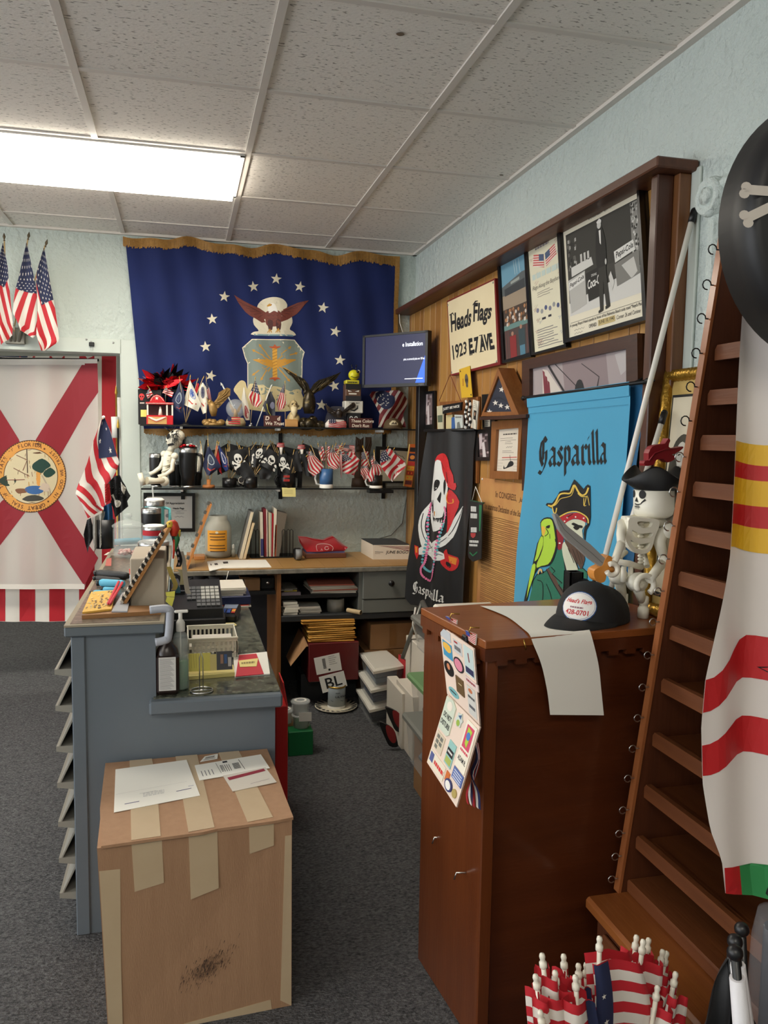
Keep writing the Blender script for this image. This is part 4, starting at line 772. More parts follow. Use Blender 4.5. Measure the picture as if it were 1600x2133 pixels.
def capmesh(label,p,s,ang,m,patch,name='cap',tilt=0,mesh=None):
    t=T(name,label,'cap'); R=rotz(ang)@Matrix.Rotation(tilt,3,'X'); b=B(); n,k=28,9; vs=[]; fs=[]
    for j in range(k+1):
        f=j/k*math.pi/2
        for i in range(n):
            a=2*math.pi*i/n; r=math.cos(f)**.75; z=math.sin(f)*.92; x,y=r*math.cos(a)*.88,r*math.sin(a); y*=1.04; z*=1.06 if y<0 else .95
            vs.append(p+R@V(x*s,y*s,(z*.98)*s))
    for j in range(k):
        for i in range(n):fs.append((j*n+i,j*n+(i+1)%n,(j+1)*n+(i+1)%n,(j+1)*n+i))
    cut=len(fs); b.add(vs,[f for i,f in enumerate(fs) if not (mesh and math.sin(2*math.pi*((i%n)+.5)/n)>.1)],m,True)
    if mesh:b.add(vs,[f for i,f in enumerate(fs) if math.sin(2*math.pi*((i%n)+.5)/n)>.1],mesh,True)
    b.done('crown',t)
    b=B(); g=lambda u,v,h:p+R@V((u-.5)*1.72*s*(1-.12*v*v),(-(math.sqrt(max(0,1-((u-.5)*1.72/.9)**2))*1.0)-v*(.88*math.sqrt(max(0,1-(2*u-1)**2*.75))))*s,(.06+.10*(1-(2*u-1)**2)-.12*v-h)*s)
    b.grid(lambda u,v:g(u,v,0),18,6,m); b.grid(lambda u,v:g(u,v,.045),18,6,m); b.done('brim',t)
    b=B(); b.ball(p+R@V(0,0,.955*s),.05*s,m,8); b.done('button',t)
    def Sp(u,v,h=0):a=u; f=v; r=math.cos(f)**.75+h/s; return p+R@V(r*math.sin(a)*.88*s,-r*math.cos(a)*1.04*s,math.sin(f)*.98*1.0*s*1.0)
    if patch:b=B(); patch(b,Sp); b.done('patch',t)
    return t
capmesh('olive cap with a pale embroidered patch at the end of the upper shelf',onshelf(817,4.735,Z),.068,-.15,mat('olive_twill',(92,74,50),.8),lambda b,S:(b.flat([(-.42,.35),(.42,.35),(.5,.5),(.2,.85),(-.2,.85),(-.5,.5)],S,ink((206,192,156)),.002,.12),b.flat([(-.3,.42),(-.05,.7),(.05,.5),(.3,.72),(.34,.42)],S,ink((90,76,60)),.003,.12)))
# ---- lower shelf
Z=ZL
m_tum=mat('black_tumbler',(16,16,17),.4)
def tumbler(label,p,r,h,m=m_tum,lid=None,handle=0,taper=.78,logo=None,straw=None,name='tumbler',ring=True):
    t=T(name,label,'tumbler'); b=B(); b.lathe([(0,.004),(r*taper,.004),(r*taper,h*.28),(r*.97,h*.42),(r,h*.9)],m,p,24); b.done('body',t)
    b=B(); b.lathe([(0,0),(r*taper*1.01,0),(r*taper*1.01,h*.06),(r*taper*.97,h*.06)],m_steel,p,24); b.done('foot_ring',t)
    if ring:b=B(); b.lathe([(r*1.005,h*.88),(r*1.02,h*.9),(r*1.02,h*.985),(r*.95,h),(r*.93,h*.97)],m_steel,p,24); b.done('steel_rim',t)
    if lid:b=B(); b.lathe([(0,h*1.045),(r*.8,h*1.045),(r*.9,h*1.02),(r*1.0,h*1.02),(r*1.0,h*.985),(0,h*.975)],lid,p,24); b.done('lid',t)
    if handle:
        d=V(math.cos(handle),math.sin(handle),0); b=B(); b.tube([p+d*r*.9+V(0,0,h*.85),p+d*r*1.5+V(0,0,h*.82),p+d*r*1.55+V(0,0,h*.6),p+d*r*1.4+V(0,0,h*.4),p+d*r*.85+V(0,0,h*.38)],r*.16,m,8); b.done('handle',t)
    if straw:b=B(); b.tube([p+V(-.1*r,0,h),p+V(-.2*r,0,h*1.3)],r*.08,m_clearplastic,8); b.done('straw',t)
    return t
def fitT(label,px,y0,y1,rp,Y,Zb,**k):p=onshelf(px,Y,Zb); kk=K(p); return tumbler(label,p,rp*kk,(y1-y0)*kk,**k)
fitT('black tumbler with steel rim behind the small skeleton',325,938,1008,14,4.74,Z); fitT('large black tumbler with red bow and handle on the lower shelf',391.5,930,1013,18.5,4.68,Z,lid=m_black,handle=-.2)
fitT('short black tumbler half hidden behind the small skeleton',362,955,1004,12,4.77,Z); fitT('black tumbler behind the big handled tumbler',410,960,1006,11,4.79,Z); fitT('slim black tumbler beside the small skeleton arm',370,950,1003,9,4.76,Z)
b=B(); rnd=random.Random(4); p=onshelf(391,4.68,Z); k=K(p); top=P(391,930,Y=4.68).z
for i in range(16):a=i/16*6.283; c=p+V(math.cos(a)*17*k,math.sin(a)*17*k,top-p.z+rnd.uniform(-2,4)*k); b.ball(c,rnd.uniform(3,5)*k,mr if i%3 else mat('white_beads',(226,222,214),.4),7,(1.2,1,.7))
b.done('red_bow',label='crumpled red ribbon wrapped round the tumbler lid',cat='ribbon')
# flags on a round wooden base
p=onshelf(434.5,4.67,Z); k=K(p); b=B(); b.lathe([(0,0),(12.5*k,0),(13*k,5*k),(11*k,6.5*k),(4*k,6.5*k),(4*k,18*k),(0,18*k)],wood('base_maple',(176,112,56),(150,88,40),'x'),p,20); b.done('round_flag_stand',label='round wooden flag base on the lower shelf',cat='stand')
for tip,ft,L,R,mm,pt,dy,lab in (((765,180),(770,640),((745,230),(725,330),(715,420)),((772,230),(775,300),(745,420)),m_blackcloth,None,.02,'furled black flag at the back of the wooden flag base'),((770,290),(740,690),((768,290),(735,400),(710,500),(760,605)),((772,290),(840,400),(905,510),(790,600)),mnf,emblem((160,170,180),(70,80,100)),-.01,'navy flag with a white eagle seal on the wooden flag base'),((690,260),(735,690),((690,290),(660,400),(650,570)),((700,290),(710,400),(705,560)),mwf,None,0,'white and black flag on the left of the wooden flag base'),((860,260),(820,690),((850,290),(835,380),(870,540)),((865,290),(890,440),(915,600)),m_red,None,.01,'red flag on the wooden flag base'),((875,270),(825,690),((870,290),(900,420),(915,510),(950,560)),((885,290),(950,400),(985,470),(990,530)),mat('service_blue',(32,50,110),.6),emblem((210,210,214),(40,60,120),.25,.4),.005,'blue flag with a white badge on the wooden flag base')):
    stickflag(lab,q6(tip)[0],p+V((.006 if ft[0]>780 else -.006 if ft[0]<760 else 0),dy*.3,6*k),q6(*L),q6(*R),4.67+dy,mm,'flags on the round wooden base',pt,None,.0018,name='desk_flag')
def mug(label,px,y0,y1,rp,Y,m,hs=-1,band=None,name='mug'):
    t=T(name,label,'mug'); p=onshelf(px,Y,Z); k=K(p); r,h=rp*k,(y1-y0)*k; b=B(); b.lathe([(0,.002),(r,.002),(r,h),(r*.92,h),(r*.9,h*.1),(0,h*.1)],m,p,22); b.done('cup',t)
    b=B(); b.tube([p+V(hs*r*.95,0,h*.8),p+V(hs*r*1.5,0,h*.75),p+V(hs*r*1.65,0,h*.5),p+V(hs*r*1.45,0,h*.22),p+V(hs*r*.95,0,h*.18)],r*.15,band or m,8); b.done('handle',t)
    if band:b=B(); b.lathe([(r*1.01,0),(r*1.01,h*.2),(r*.9,h*.2)],band,p,22); b.done('foot',t)
    return p,r,h
mk1=mat('black_mug',(18,17,18),.3); GP='black skull stick flags in the mugs'
def pirate(tip,ang,sz,foot,Y,k,flip=1,sh=True,lab=None):
    """stick flag whose cloth hangs from the stick"""
    tx,ty=tip; dx,dy=math.cos(ang),math.sin(ang); nx,ny=-dy*flip,dx*flip; L=[(tx+dx*2,ty+dy*2),(tx+dx*sz*.5,ty+dy*sz*.5),(tx+dx*sz,ty+dy*sz)]
    R=[(p[0]+nx*sz*1.25+dx*sz*.25,p[1]+ny*sz*1.25+dy*sz*.25+sz*.2) for p in L]
    def pt(b,S):skull(b,S,.58,.40,.21,.0012,0,1.15)
    stickflag(lab or 'plain furled black flag at the back of the black mugs',tip,foot,L,R,Y,m_blackcloth,GP,pt if sh else None,None,.0016,amp=.005)
pA,r_,h_=mug('black mug holding skull flags next to the wooden flag base',478,992,1012,15,4.70,mk1,1); pB,_,_=mug('black mug with a round skull badge in the middle of the skull flags',522,990,1013,14,4.67,mk1,-1); pC,_,_=mug('black mug with red lettering before the skull flags',600,983,1014,16,4.68,mk1,-1)
t=bpy.data.objects['mug.001']; b=B(); Sb=SY(4.655); b.flat(ell(*q6((1112,650))[0],6,7),Sb,ink((200,190,176)),0); b.flat(ell(*q6((1112,650))[0],5,6),Sb,ink((24,22,22)),.0006); b.done('badge',t)
b=B(); S=SY(4.68-16*K(pC)); bars(b,S,*q7((145,565))[0],*q7((205,640))[0],2,(170,40,30),.0006); b.done('lettering',bpy.data.objects['mug.002'])
rnd=random.Random(21)
for i in range(26):
    j=i%3; bp=(pA,pB,pC)[j]; cx=(500,525,598)[j]; tip=(cx+rnd.uniform(-34,36),rnd.uniform(918,942))
    pirate(tip,math.pi/2+rnd.uniform(-.25,.25),rnd.uniform(28,38),bp+V(rnd.uniform(-.01,.01),rnd.uniform(.0,.02),.03),4.72+rnd.uniform(0,.05),1,rnd.choice((-1,1)),False)
for tip,bp,L,R,Y,sk,lab in (((968,345),pA,((955,360),(1000,480),(1075,605)),((1115,325),(1150,440),(1185,570)),4.652,(.6,.38,.27),'leftmost skull flag showing its full white skull'),((1110,460),pA,((1110,470),(1090,560),(1130,640)),((1170,455),(1240,560),(1275,675)),4.645,None,'folded dark flag below the leftmost skull flag'),((1195,330),pB,((1165,340),(1190,430),(1215,520)),((1240,330),(1260,420),(1275,500)),4.662,(.75,.6,.3),'narrow skull flag turned half away in the middle'),((1335,285),pB,((1255,320),(1235,400),(1240,520)),((1385,300),(1350,400),(1310,500)),4.652,(.45,.3,.3),'skull flag with a pale stick crossing beside it'),((1400,295),pB,((1390,315),(1340,400),(1290,480)),((1490,370),(1480,480),(1460,575)),4.642,(.62,.45,.27),'skull flag cut by the pale stick with a big bone'),((1300,540),pB,((1300,490),(1290,560),(1310,640)),((1440,520),(1430,590),(1400,640)),4.66,None,'dark flag corner under the middle skull flags'),((1490,370),pC,((1470,400),(1500,500),(1560,620)),((1580,370),(1600,470),(1640,560)),4.648,(.55,.36,.27),'rightmost skull flag showing its full white skull'),((1660,350),pC,((1640,400),(1650,480),(1680,560)),((1700,330),(1730,450),(1760,560)),4.66,None,'plain black flag between the bandana tufts'),((1790,400),pC,((1730,380),(1750,470),(1780,600)),((1800,370),(1830,470),(1850,620)),4.665,None,'plain black flag left of the striped flags')):
    stickflag(lab,q6(tip)[0],bp+V(0,0,.03),q6(*L),q6(*R),Y,m_blackcloth,GP,(lambda b,S,sk=sk:skull(b,S,sk[0],sk[1],sk[2],.0014,.15,.8)) if sk else None,None,.0016,amp=.005)
for x,y,lab in ((585,928,'red striped bandana tuft over the left skull flags'),(628,932,'red striped bandana tuft beside the striped flags')):
    t=T('bandana_figure',lab,'figure'); c=P(x,y,Y=4.70); k=K(c); b=B(); b.ball(c,7*k,m_flagwhite,10,(1.2,1,.7)); b.done('cloth_top',t); b=B()
    for i in range(3):b.lathe([(8.6*k,-2*k+i*3.4*k),(8.3*k-i*k,-.6*k+i*3.4*k)],m_red,c-V(0,0,1*k),12)
    b.done('stripes',t); b=B(); b.tube([c-V(0,0,3*k),V(c.x-.01,c.y,Z)],[4*k,5*k],m_blackcloth,8); b.tube([c-V(0,.02,4*k),c-V(.0,.025,22*k)],[4*k,1*k],m_flagwhite,6); b.done('body',t)
# striped stick flags in mugs
mb=mat('blue_mug',(58,98,146),.35); pD,_,_=mug('blue mug with white foot holding striped flags',680,975,1015,14,4.66,mb,-1,m_white); pE,_,_=mug('black mug with white foot holding striped flags',784,988,1015,13.5,4.66,mk1,-1,m_white)
GU='striped stick flags in the mugs'; rnd=random.Random(31)
UC=([(0,0),(.55,0),(.55,.54),(0,.54)],(0,1),13)
UN=[0]
def usf(L,R,Y,bp,tip,us=UC):UN[0]+=1; stickflag(('first second third fourth fifth sixth seventh eighth ninth tenth first second third fourth fifth sixth'.split()[ORD[UN[0]-1]])+' striped stick flag from the left in the '+('blue' if UN[0]<11 else 'black')+' mug',tip,bp+V(rnd.uniform(-.008,.008),rnd.uniform(-.004,.012),.04),L,R,Y,None,GU,None,us,.0016,amp=.007)
D1=([(0,0),(1,0),(1,.18),(0,.14)],(.75,-.4),13); D2=([(0,0),(.5,0),(.62,.38),(0,.4)],(.35,.9),13)
UX=(410,625,700,715,485,690,560,655,420,740),(930,1035,1165,1030,1225,925); ORD=[sorted(UX[0]).index(x) for x in UX[0]]+[sorted(UX[1]).index(x) for x in UX[1]]
for L,R,Y,bp,tip,us_ in (
    (((405,330),(385,430),(380,520),(440,575)),((415,330),(480,400),(545,480),(520,520)),4.635,pD,(410,320),D1),(((620,300),(570,400),(575,470),(640,510)),((630,300),(680,370),(720,450),(700,490)),4.63,pD,(625,285),D1),(((720,380),(720,450),(725,540)),((800,330),(890,410),(840,565)),4.635,pD,(700,290),D2),(((720,262),(725,290),(725,320)),((840,275),(842,310),(842,350)),4.68,pD,(715,258),UC),(((480,290),(490,340),(520,420)),((530,280),(545,350),(555,430)),4.66,pD,(485,265),D2),(((690,320),(690,430),(705,590)),((715,330),(720,450),(712,590)),4.625,pD,(690,300),D1),(((545,280),(548,330),(555,400)),((600,280),(600,330),(590,400)),4.675,pD,(560,255),D2),(((640,270),(645,300),(650,360)),((720,270),(730,320),(760,370)),4.665,pD,(655,262),D2),(((370,330),(365,380),(375,430)),((410,330),(405,380),(400,420)),4.67,pD,(420,285),D2),(((735,400),(740,480),(770,560)),((830,340),(880,420),(870,520)),4.66,pD,(740,262),D2),
    (((910,340),(905,430),(900,570)),((975,330),(985,430),(990,480)),4.67,pE,(930,290),D2),(((1040,420),(1000,500),(960,560),(985,630)),((1050,420),(1100,480),(1105,540),(1060,610)),4.63,pE,(1035,330),D1),(((1100,330),(1090,430),(1110,500),(1210,630)),((1190,300),(1250,370),(1355,460),(1230,600)),4.635,pE,(1165,295),D2),(((1000,380),(1000,420),(1010,470)),((1035,370),(1045,420),(1040,480)),4.66,pE,(1030,340),D2),(((1190,340),(1200,420),(1220,500)),((1240,330),(1340,440),(1330,500)),4.655,pE,(1225,305),D1),(((900,480),(900,540),(930,610)),((960,470),(985,520),(985,590)),4.645,pE,(925,295),D1)):
    usf(q7(*L),q7(*R),Y,bp,q7(tip)[0],us=us_)
# things behind the striped flags
t=eagle('tall dark wooden eagle carving behind the striped flags',4.79,mat('carved_wood',(78,56,40),.6),[(q7((890,640))[0],10),(q7((890,480))[0],13),(q7((870,330))[0],9)],[q7((880,480),(850,300),(855,185),(900,215),(930,190),(925,330)),q7((900,480),(940,330),(950,190),(1005,190),(1010,260),(960,480))],None,(q7((880,300))[0],7),q7((860,310))[0],.008,None,'eagle_carving'); b=B(); p=onshelf(749,4.79,Z); b.lathe([(0,0),(.05,0),(.045,.05),(0,.06)],mat('carved_wood',(78,56,40)),p,14); b.done('base',t)
t=T('framed_card','black framed cream card behind the striped flags on the lower shelf','frame'); S=SY(4.82); b=B(); b.prism(q7((1048,280),(1378,300),(1378,640),(1048,640)),S,m_black,0,.015); b.done('frame',t); b=B(); b.flat(q7((1085,315),(1360,330),(1360,620),(1085,620)),S,ink((196,186,160)),.016); b.line(q7((1265,365),(1290,380),(1300,375),(1325,405)),1,S,ink((60,50,40)),.017); b.done('card',t)
t=T('orange_game_box','tall narrow orange and black printed box at the end of the lower shelf','box'); S=SY(4.68); A=q7((1385,258),(1468,262),(1400,680),(1325,672)); b=B(); b.prism(A,S,mat('orange_print',(190,96,40),.5),-.025,0,mat('orange_side',(220,190,110),.5)); b.done('carton',t); Sx=WS(S,A); b=B()
for i,(v0,v1,c) in enumerate(((.08,.18,(30,26,30)),(.22,.40,(40,36,70)),(.42,.5,(200,60,60)),(.52,.62,(220,180,60)),(.64,.72,(160,50,40)),(.74,.84,(210,170,60)),(.86,.95,(90,40,40)))):b.flat(rect(.08,v0,.92,v1),Sx,ink(c),.0008)
b.flat(ell(.5,.31,.3,.05,12),Sx,ink((230,150,70)),.0014); [b.flat(ell(.3+.4*(k%2),.57+.11*(k//2),.1,.025,8),Sx,ink((240,110,50)),.0014) for k in range(6)]; b.done('print',t)
t=T('sticky_note','yellow sticky note hanging from the lower shelf edge','note'); S=SY(YS-.003); b=B(); q=q7((128,685),(262,688),(264,775),(135,775)); b.prism(q,S,mat('sticky_yellow',(226,214,140),.8),0,.0008); b.done('paper',t); b=B(); [b.line(q7((150,710+16*k),(235,712+16*k)),.7,S,ink((180,160,110)),.0012) for k in range(3)]; b.done('handwriting',t)
b=B(); b.bx(onshelf(771,YS,0).x,onshelf(821,YS,0).x,YS+.0,YS+.08,ZL-.03,ZL-.012,m_black); b.done('shelf_device',label='slim black box fixed under the lower shelf',cat='device')
# small seated skeleton
t=T('small_skeleton','small white toy skeleton with black painted face sitting at the shelf end','toy'); mS=mat('ivory_plastic',(232,226,206),.4); S=SY(4.66); k=K(S(350,950)); g6=lambda x,y,h=0:P(*q6((x,y))[0],Y=4.66-h)
b=B(); b.tube([g6(310,620),g6(320,540),g6(350,430),g6(370,350)],[7*k,6*k,11*k,8*k],mS,12); b.done('ribcage',t)
for i in range(4):b=B(); b.tube([g6(285+12*i,560-55*i,.01),g6(330+10*i,545-52*i,.028),g6(380+6*i,520-45*i,.012)],1.6*k,mS,6); b.done('rib',t)
b=B(); b.ball(g6(415,235),17*k,mS,16,(1,1,1.05)); b.tube([g6(372,350),g6(408,270)],7*k,mS,10); b.done('head',t)
b=B(); [b.flat([(q6((x,y))[0]) for x,y in pts],lambda u,v,h=0:P(u,v,Y=4.66-h),ink((20,20,22)),h) for pts,h in ((smooth([(340,180),(365,165),(372,200),(350,225),(335,215)],2),17*k),([(325,245),(340,240),(338,262)],15*k),([(345,275),(400,262),(420,285),(350,300)],17.2*k))]; b.done('face_paint',t)
b=B(); rnd=random.Random(6)
for i in range(46):a=rnd.uniform(-2.4,1.2); d=V(math.cos(a)*.6,rnd.uniform(-.8,-.1),math.sin(a)); o=g6(415,190)+V(rnd.uniform(-.02,.02),-15*k,rnd.uniform(-.02,.015)); b.tube([o,o+d*.02,o+d*.04+V(0,0,-.012)],[.0016,.001,.0003],m_blackcloth,4)
for i in range(14):a=rnd.uniform(.3,2.6); o=g6(395,160,.03); d=V(math.cos(a),rnd.uniform(-.3,.2),math.sin(a)); b.tube([o,o+d*.03,o+d*.055],[.0018,.0012,.0003],m_blackcloth,4)
b.done('black_hair',t,kind='stuff'); b=B(); b.ball(g6(440,190),17*k,mS,14,(1,1,.8)); b.tube([g6(400,185,.03),g6(450,215,.03),g6(500,230,.01)],3*k,mS,6); b.done('head_scarf',t)
for h,(pts) in ((.04,((420,400),(400,470),(395,540),(330,590),(250,620))),(-.03,((310,380),(300,450),(270,520),(200,570),(160,590)))):b=B(); b.ball(g6(*pts[0],h),7.5*k,mS,12); b.tube([g6(*q,h) for q in pts],[5*k,4.5*k,5*k,4*k,5*k],mS,8); b.done('arm',t)
for h in (.03,-.01):
    b=B(); b.tube([g6(310,650,h),g6(230,660,h+.04),g6(130,655,h+.07)],[8*k,6*k,8*k],mS,10); b.lathe([(0,-8*k),(10*k,-8*k),(10*k,8*k),(0,8*k)],mS,g6(310,660,h),14,Matrix.Rotation(1.57,3,'X')); b.lathe([(0,-4*k),(13*k,-4*k),(13*k,4*k),(0,4*k)],mS,g6(80 if h>0 else 70,640,h+.08),14,Matrix.Rotation(1.3,3,'Y')); b.done('leg',t)
# ================================================================ things on the right wall
def crop(x0,y0,s):return lambda *p:[(x0+x/s,y0+y/s) for x,y in p]
r6=crop(840,560,6.154); r7=crop(1020,320,3.636); r8=crop(860,740,6.154); b1=crop(820,880,5.08); b2=crop(1040,690,5); b3=crop(1060,960,5.926); b4=crop(1140,900,5); b5=crop(1300,560,4.847)
XF=XP-.002
def framed(label,out,inn,m,draw,X=XF,d=.02,bg=(230,224,206),cat='frame',name='picture_frame',glass=True,lip=.006):
    t=T(name,label,cat); S=SX(X); b=B(); b.prism(out,S,m,0,d*.5); b.done('backing',t)
    for i in range(4):
        j=(i+1)%4; b=B(); b.prism([out[i],out[j],inn[j],inn[i]],S,m,d*.3,d); b.done('frame_bar',t)
    b=B(); b.flat(inn,S,ink(bg),d*.55); Sx=WS(S,inn)
    if draw:draw(b,lambda u,v,h=0:Sx(u,v,h+d*.55))
    b.done('picture',t); return t
mfk=mat('black_frame',(16,16,17),.3); mfb=wood('dark_walnut_frame',(72,40,26),(50,26,16),'y'); mfo=wood('oak_frame',(150,96,48),(124,74,34),'z')
def scrib(b,S,x0,y0,x1,y1,n,c=(110,104,96),w_=.008,h=.0006,seed=1):
    r=random.Random(seed)
    for k in range(n):y=y0+(y1-y0)*k/max(1,n-1); b.line([(x0+(x1-x0)*j/6,y+r.uniform(-.003,.003)) for j in range(int(r.uniform(4,6.99))+1)],w_,S,ink(c),h)
# painted sign
t=T('shop_sign','cream painted sign reading Heads Flags 1923 E.7 AVE. with dark red edge','sign'); S=SX(XF); out=r6((620,418),(1248,124),(1318,1228),(676,1372)); inn=r6((632,432),(1238,150),(1282,1200),(682,1352))
b=B(); b.prism(out,S,mat('sign_red',(120,28,26),.5),0,.026); b.done('board',t); b=B(); b.flat(inn,S,mat('sign_cream',(226,212,176),.6,c2=(216,200,162),sc=4,amt=1),.0268); b.done('face',t)
b=B(); Kk=ink((18,18,20))
for s,q,sh,bo in (('Heads',((645,590),(945,505),(945,725),(682,822)),.28,.03),('Flags',((945,440),(1215,440),(1205,700),(975,760)),.28,.03),('1923',((690,985),(880,930),(880,1090),(710,1176)),0,.02),('E.7',((905,905),(1035,868),(1045,1072),(918,1108)),0,.05),('AVE.',((1042,862),(1225,815),(1252,1035),(1058,1066)),0,.05)):
    b.fit(s,WS(S,r6(*q)),Kk,0,0,1,1,.0275,bo,sh)
for q in (((1045,860),(1090,850)),((1050,1070),(1105,1058)),((905,905),(950,893)),((918,1110),(960,1100))):b.line(r6(*q),1.6,S,Kk,.0277)
b.line(r6((655,600),(700,570),(720,600)),[1,3,1],S,Kk,.0277); b.line(r6((960,470),(1000,420),(1030,415)),[1,3,1.5],S,Kk,.0277); b.done('lettering',t)
for q in ((640,470),(1228,180),(1272,1190),(690,1330)):b=B(); b.ball(S(*r6(q)[0],.027),.005,m_steel,6); b.done('screw',t)
# yellow playing-card plaque on a cord
t=T('yellow_card','yellow printed card hanging below the painted sign','card'); b=B(); q=r6((720,1290),(858,1243),(892,1645),(752,1655)); S=SX(XF-.03); b.prism(q,S,mat('yellow_card',(212,170,40),.6),0,.002); b.done('card',t); Sx=WS(S,q); b=B(); skull(b,Sx,.62,.42,.16,.0025,0,1.2,(90,80,70),False); b.line([(.3,.35),(.25,.6)],.05,Sx,ink((150,60,30)),.0025); [b.flat(ell(x,y,.05,.03,8),Sx,ink((40,30,20)),.0025) for x,y in ((.12,.08),(.9,.92))]; b.done('print',t)
t=T('wooden_backboard','triangular hanging cord and small oak board under the painted sign','board'); b=B(); S=SX(XF-.002); b.prism(r8((370,600),(780,570),(780,545),(870,530),(870,1020),(850,1640),(800,1640),(800,950),(370,950)),S,mfo,0,.012); b.done('board',t); b=B(); b.tube([S(*r8((370,590))[0],.014),S(*r8((550,250))[0],.03),S(*r8((690,590))[0],.03)],.0016,mat('red_cord',(110,30,24),.7),5); b.done('cord',t)
# three black framed pictures
def dr_shop(b,S):
    for q,c,h in ((rect(0,0,1,.32),(104,150,172),.0004),([(0,.27),(.8,.20),(1,.2),(1,.36),(0,.36)],(86,92,94),.0008),([(.1,.3),(.9,.27),(.9,.36),(.1,.37)],(52,56,60),.0012),([(.35,.25),(.7,.235),(.7,.265),(.35,.275)],(150,156,150),.0012),(rect(0,.36,1,.5),(150,134,114),.0004),(rect(0,.5,1,.68),(64,50,42),.0004),(rect(0,.66,1,.71),(96,130,126),.0008),(rect(0,.71,1,1),(70,56,54),.0004),(rect(.2,.78,.45,1),(130,34,36),.0012),(rect(.55,.74,.8,.9),(44,62,68),.0012),(rect(.58,.9,.78,1),(76,120,140),.0012)):b.flat(q,S,ink(c),h)
    r=random.Random(3); [b.flat(ell(r.uniform(.05,.95),r.uniform(.52,.66),.04,.02,6),S,ink(r.choice(((170,120,80),(120,80,50),(200,190,180)))),.001+.00001*k) for k in range(40)]
    [b.flat(ell(x,y,.05,.022,8),S,ink((160,120,100)),.0016) for x,y in ((.32,.76),(.66,.72))]; [b.line([(x,.06),(x+.04,.2)],.012,S,ink((200,210,210)),.001) for x in (.5,.58,.7)]; [b.line([(x,.71),(x,1)],.03,S,ink((100,60,56)),.0007) for x in (.06,.14,.88,.95)]
framed('black framed colour photos of the shop beside the painted sign',r7((88,815),(300,702),(347,1540),(124,1592)),r7((102,818),(292,716),(336,1508),(142,1566)),mfk,dr_shop,bg=(80,70,64))
def dr_cert(b,S):
    for g in (-1,1):
        o=[(.5+g*.02,.14),(.5+g*.34,.10),(.5+g*.38,.20),(.5+g*.03,.26)]; b.flat(o,S,ink((196,90,84)),.0005); [b.line([(.5+g*.03,.16+.022*k),(.5+g*.37,.115+.022*k)],.009,S,ink((230,220,210)),.0008) for k in range(5)]; b.flat([(.5+g*.02,.14),(.5+g*.17,.12),(.5+g*.18,.18),(.5+g*.03,.20)],S,ink((70,86,116)),.001)
    bars(b,S,.08,.28,.92,.36,1,(190,204,196)); b.fit('Flags Along the Bayshore',S,ink((110,106,96)),.06,.385,.95,.435,.0006,0,.2)
    bars(b,S,.22,.05,.66,.08,1,(130,120,120)); scrib(b,S,.2,.46,.8,.5,3,(150,144,130),.006); scrib(b,S,.12,.80,.9,.96,8,(110,106,110),.006)
    for k in range(6):b.flat(ell(.18+.13*k,.62+.02*(k%2),.045,.022,10),S,ink(((120,120,140),(150,150,150),(70,80,120))[k%3]),.0006)
    b.flat(rect(.3,.70,.42,.72),S,ink((40,40,50)),.0006); b.flat(rect(.5,.695,.6,.715),S,ink((40,40,50)),.0006); r=random.Random(5)
    for k in range(26):x,y=r.choice((r.uniform(.02,.2),r.uniform(.75,.92))),r.uniform(.02,.95); b.line([(x,y),(x+.06,y-.02*r.random()),(x+.03,y+.02),(x+.12,y-.01)],.004,S,ink(r.choice(((190,184,164),(180,130,120),(150,160,170)))),.0005)
framed('black framed signed poster with crossed flags in the wall row',r7((297,692),(557,546),(617,1468),(350,1530)),r7((310,710),(546,574),(600,1446),(363,1511)),mfk,dr_cert,bg=(218,212,186))
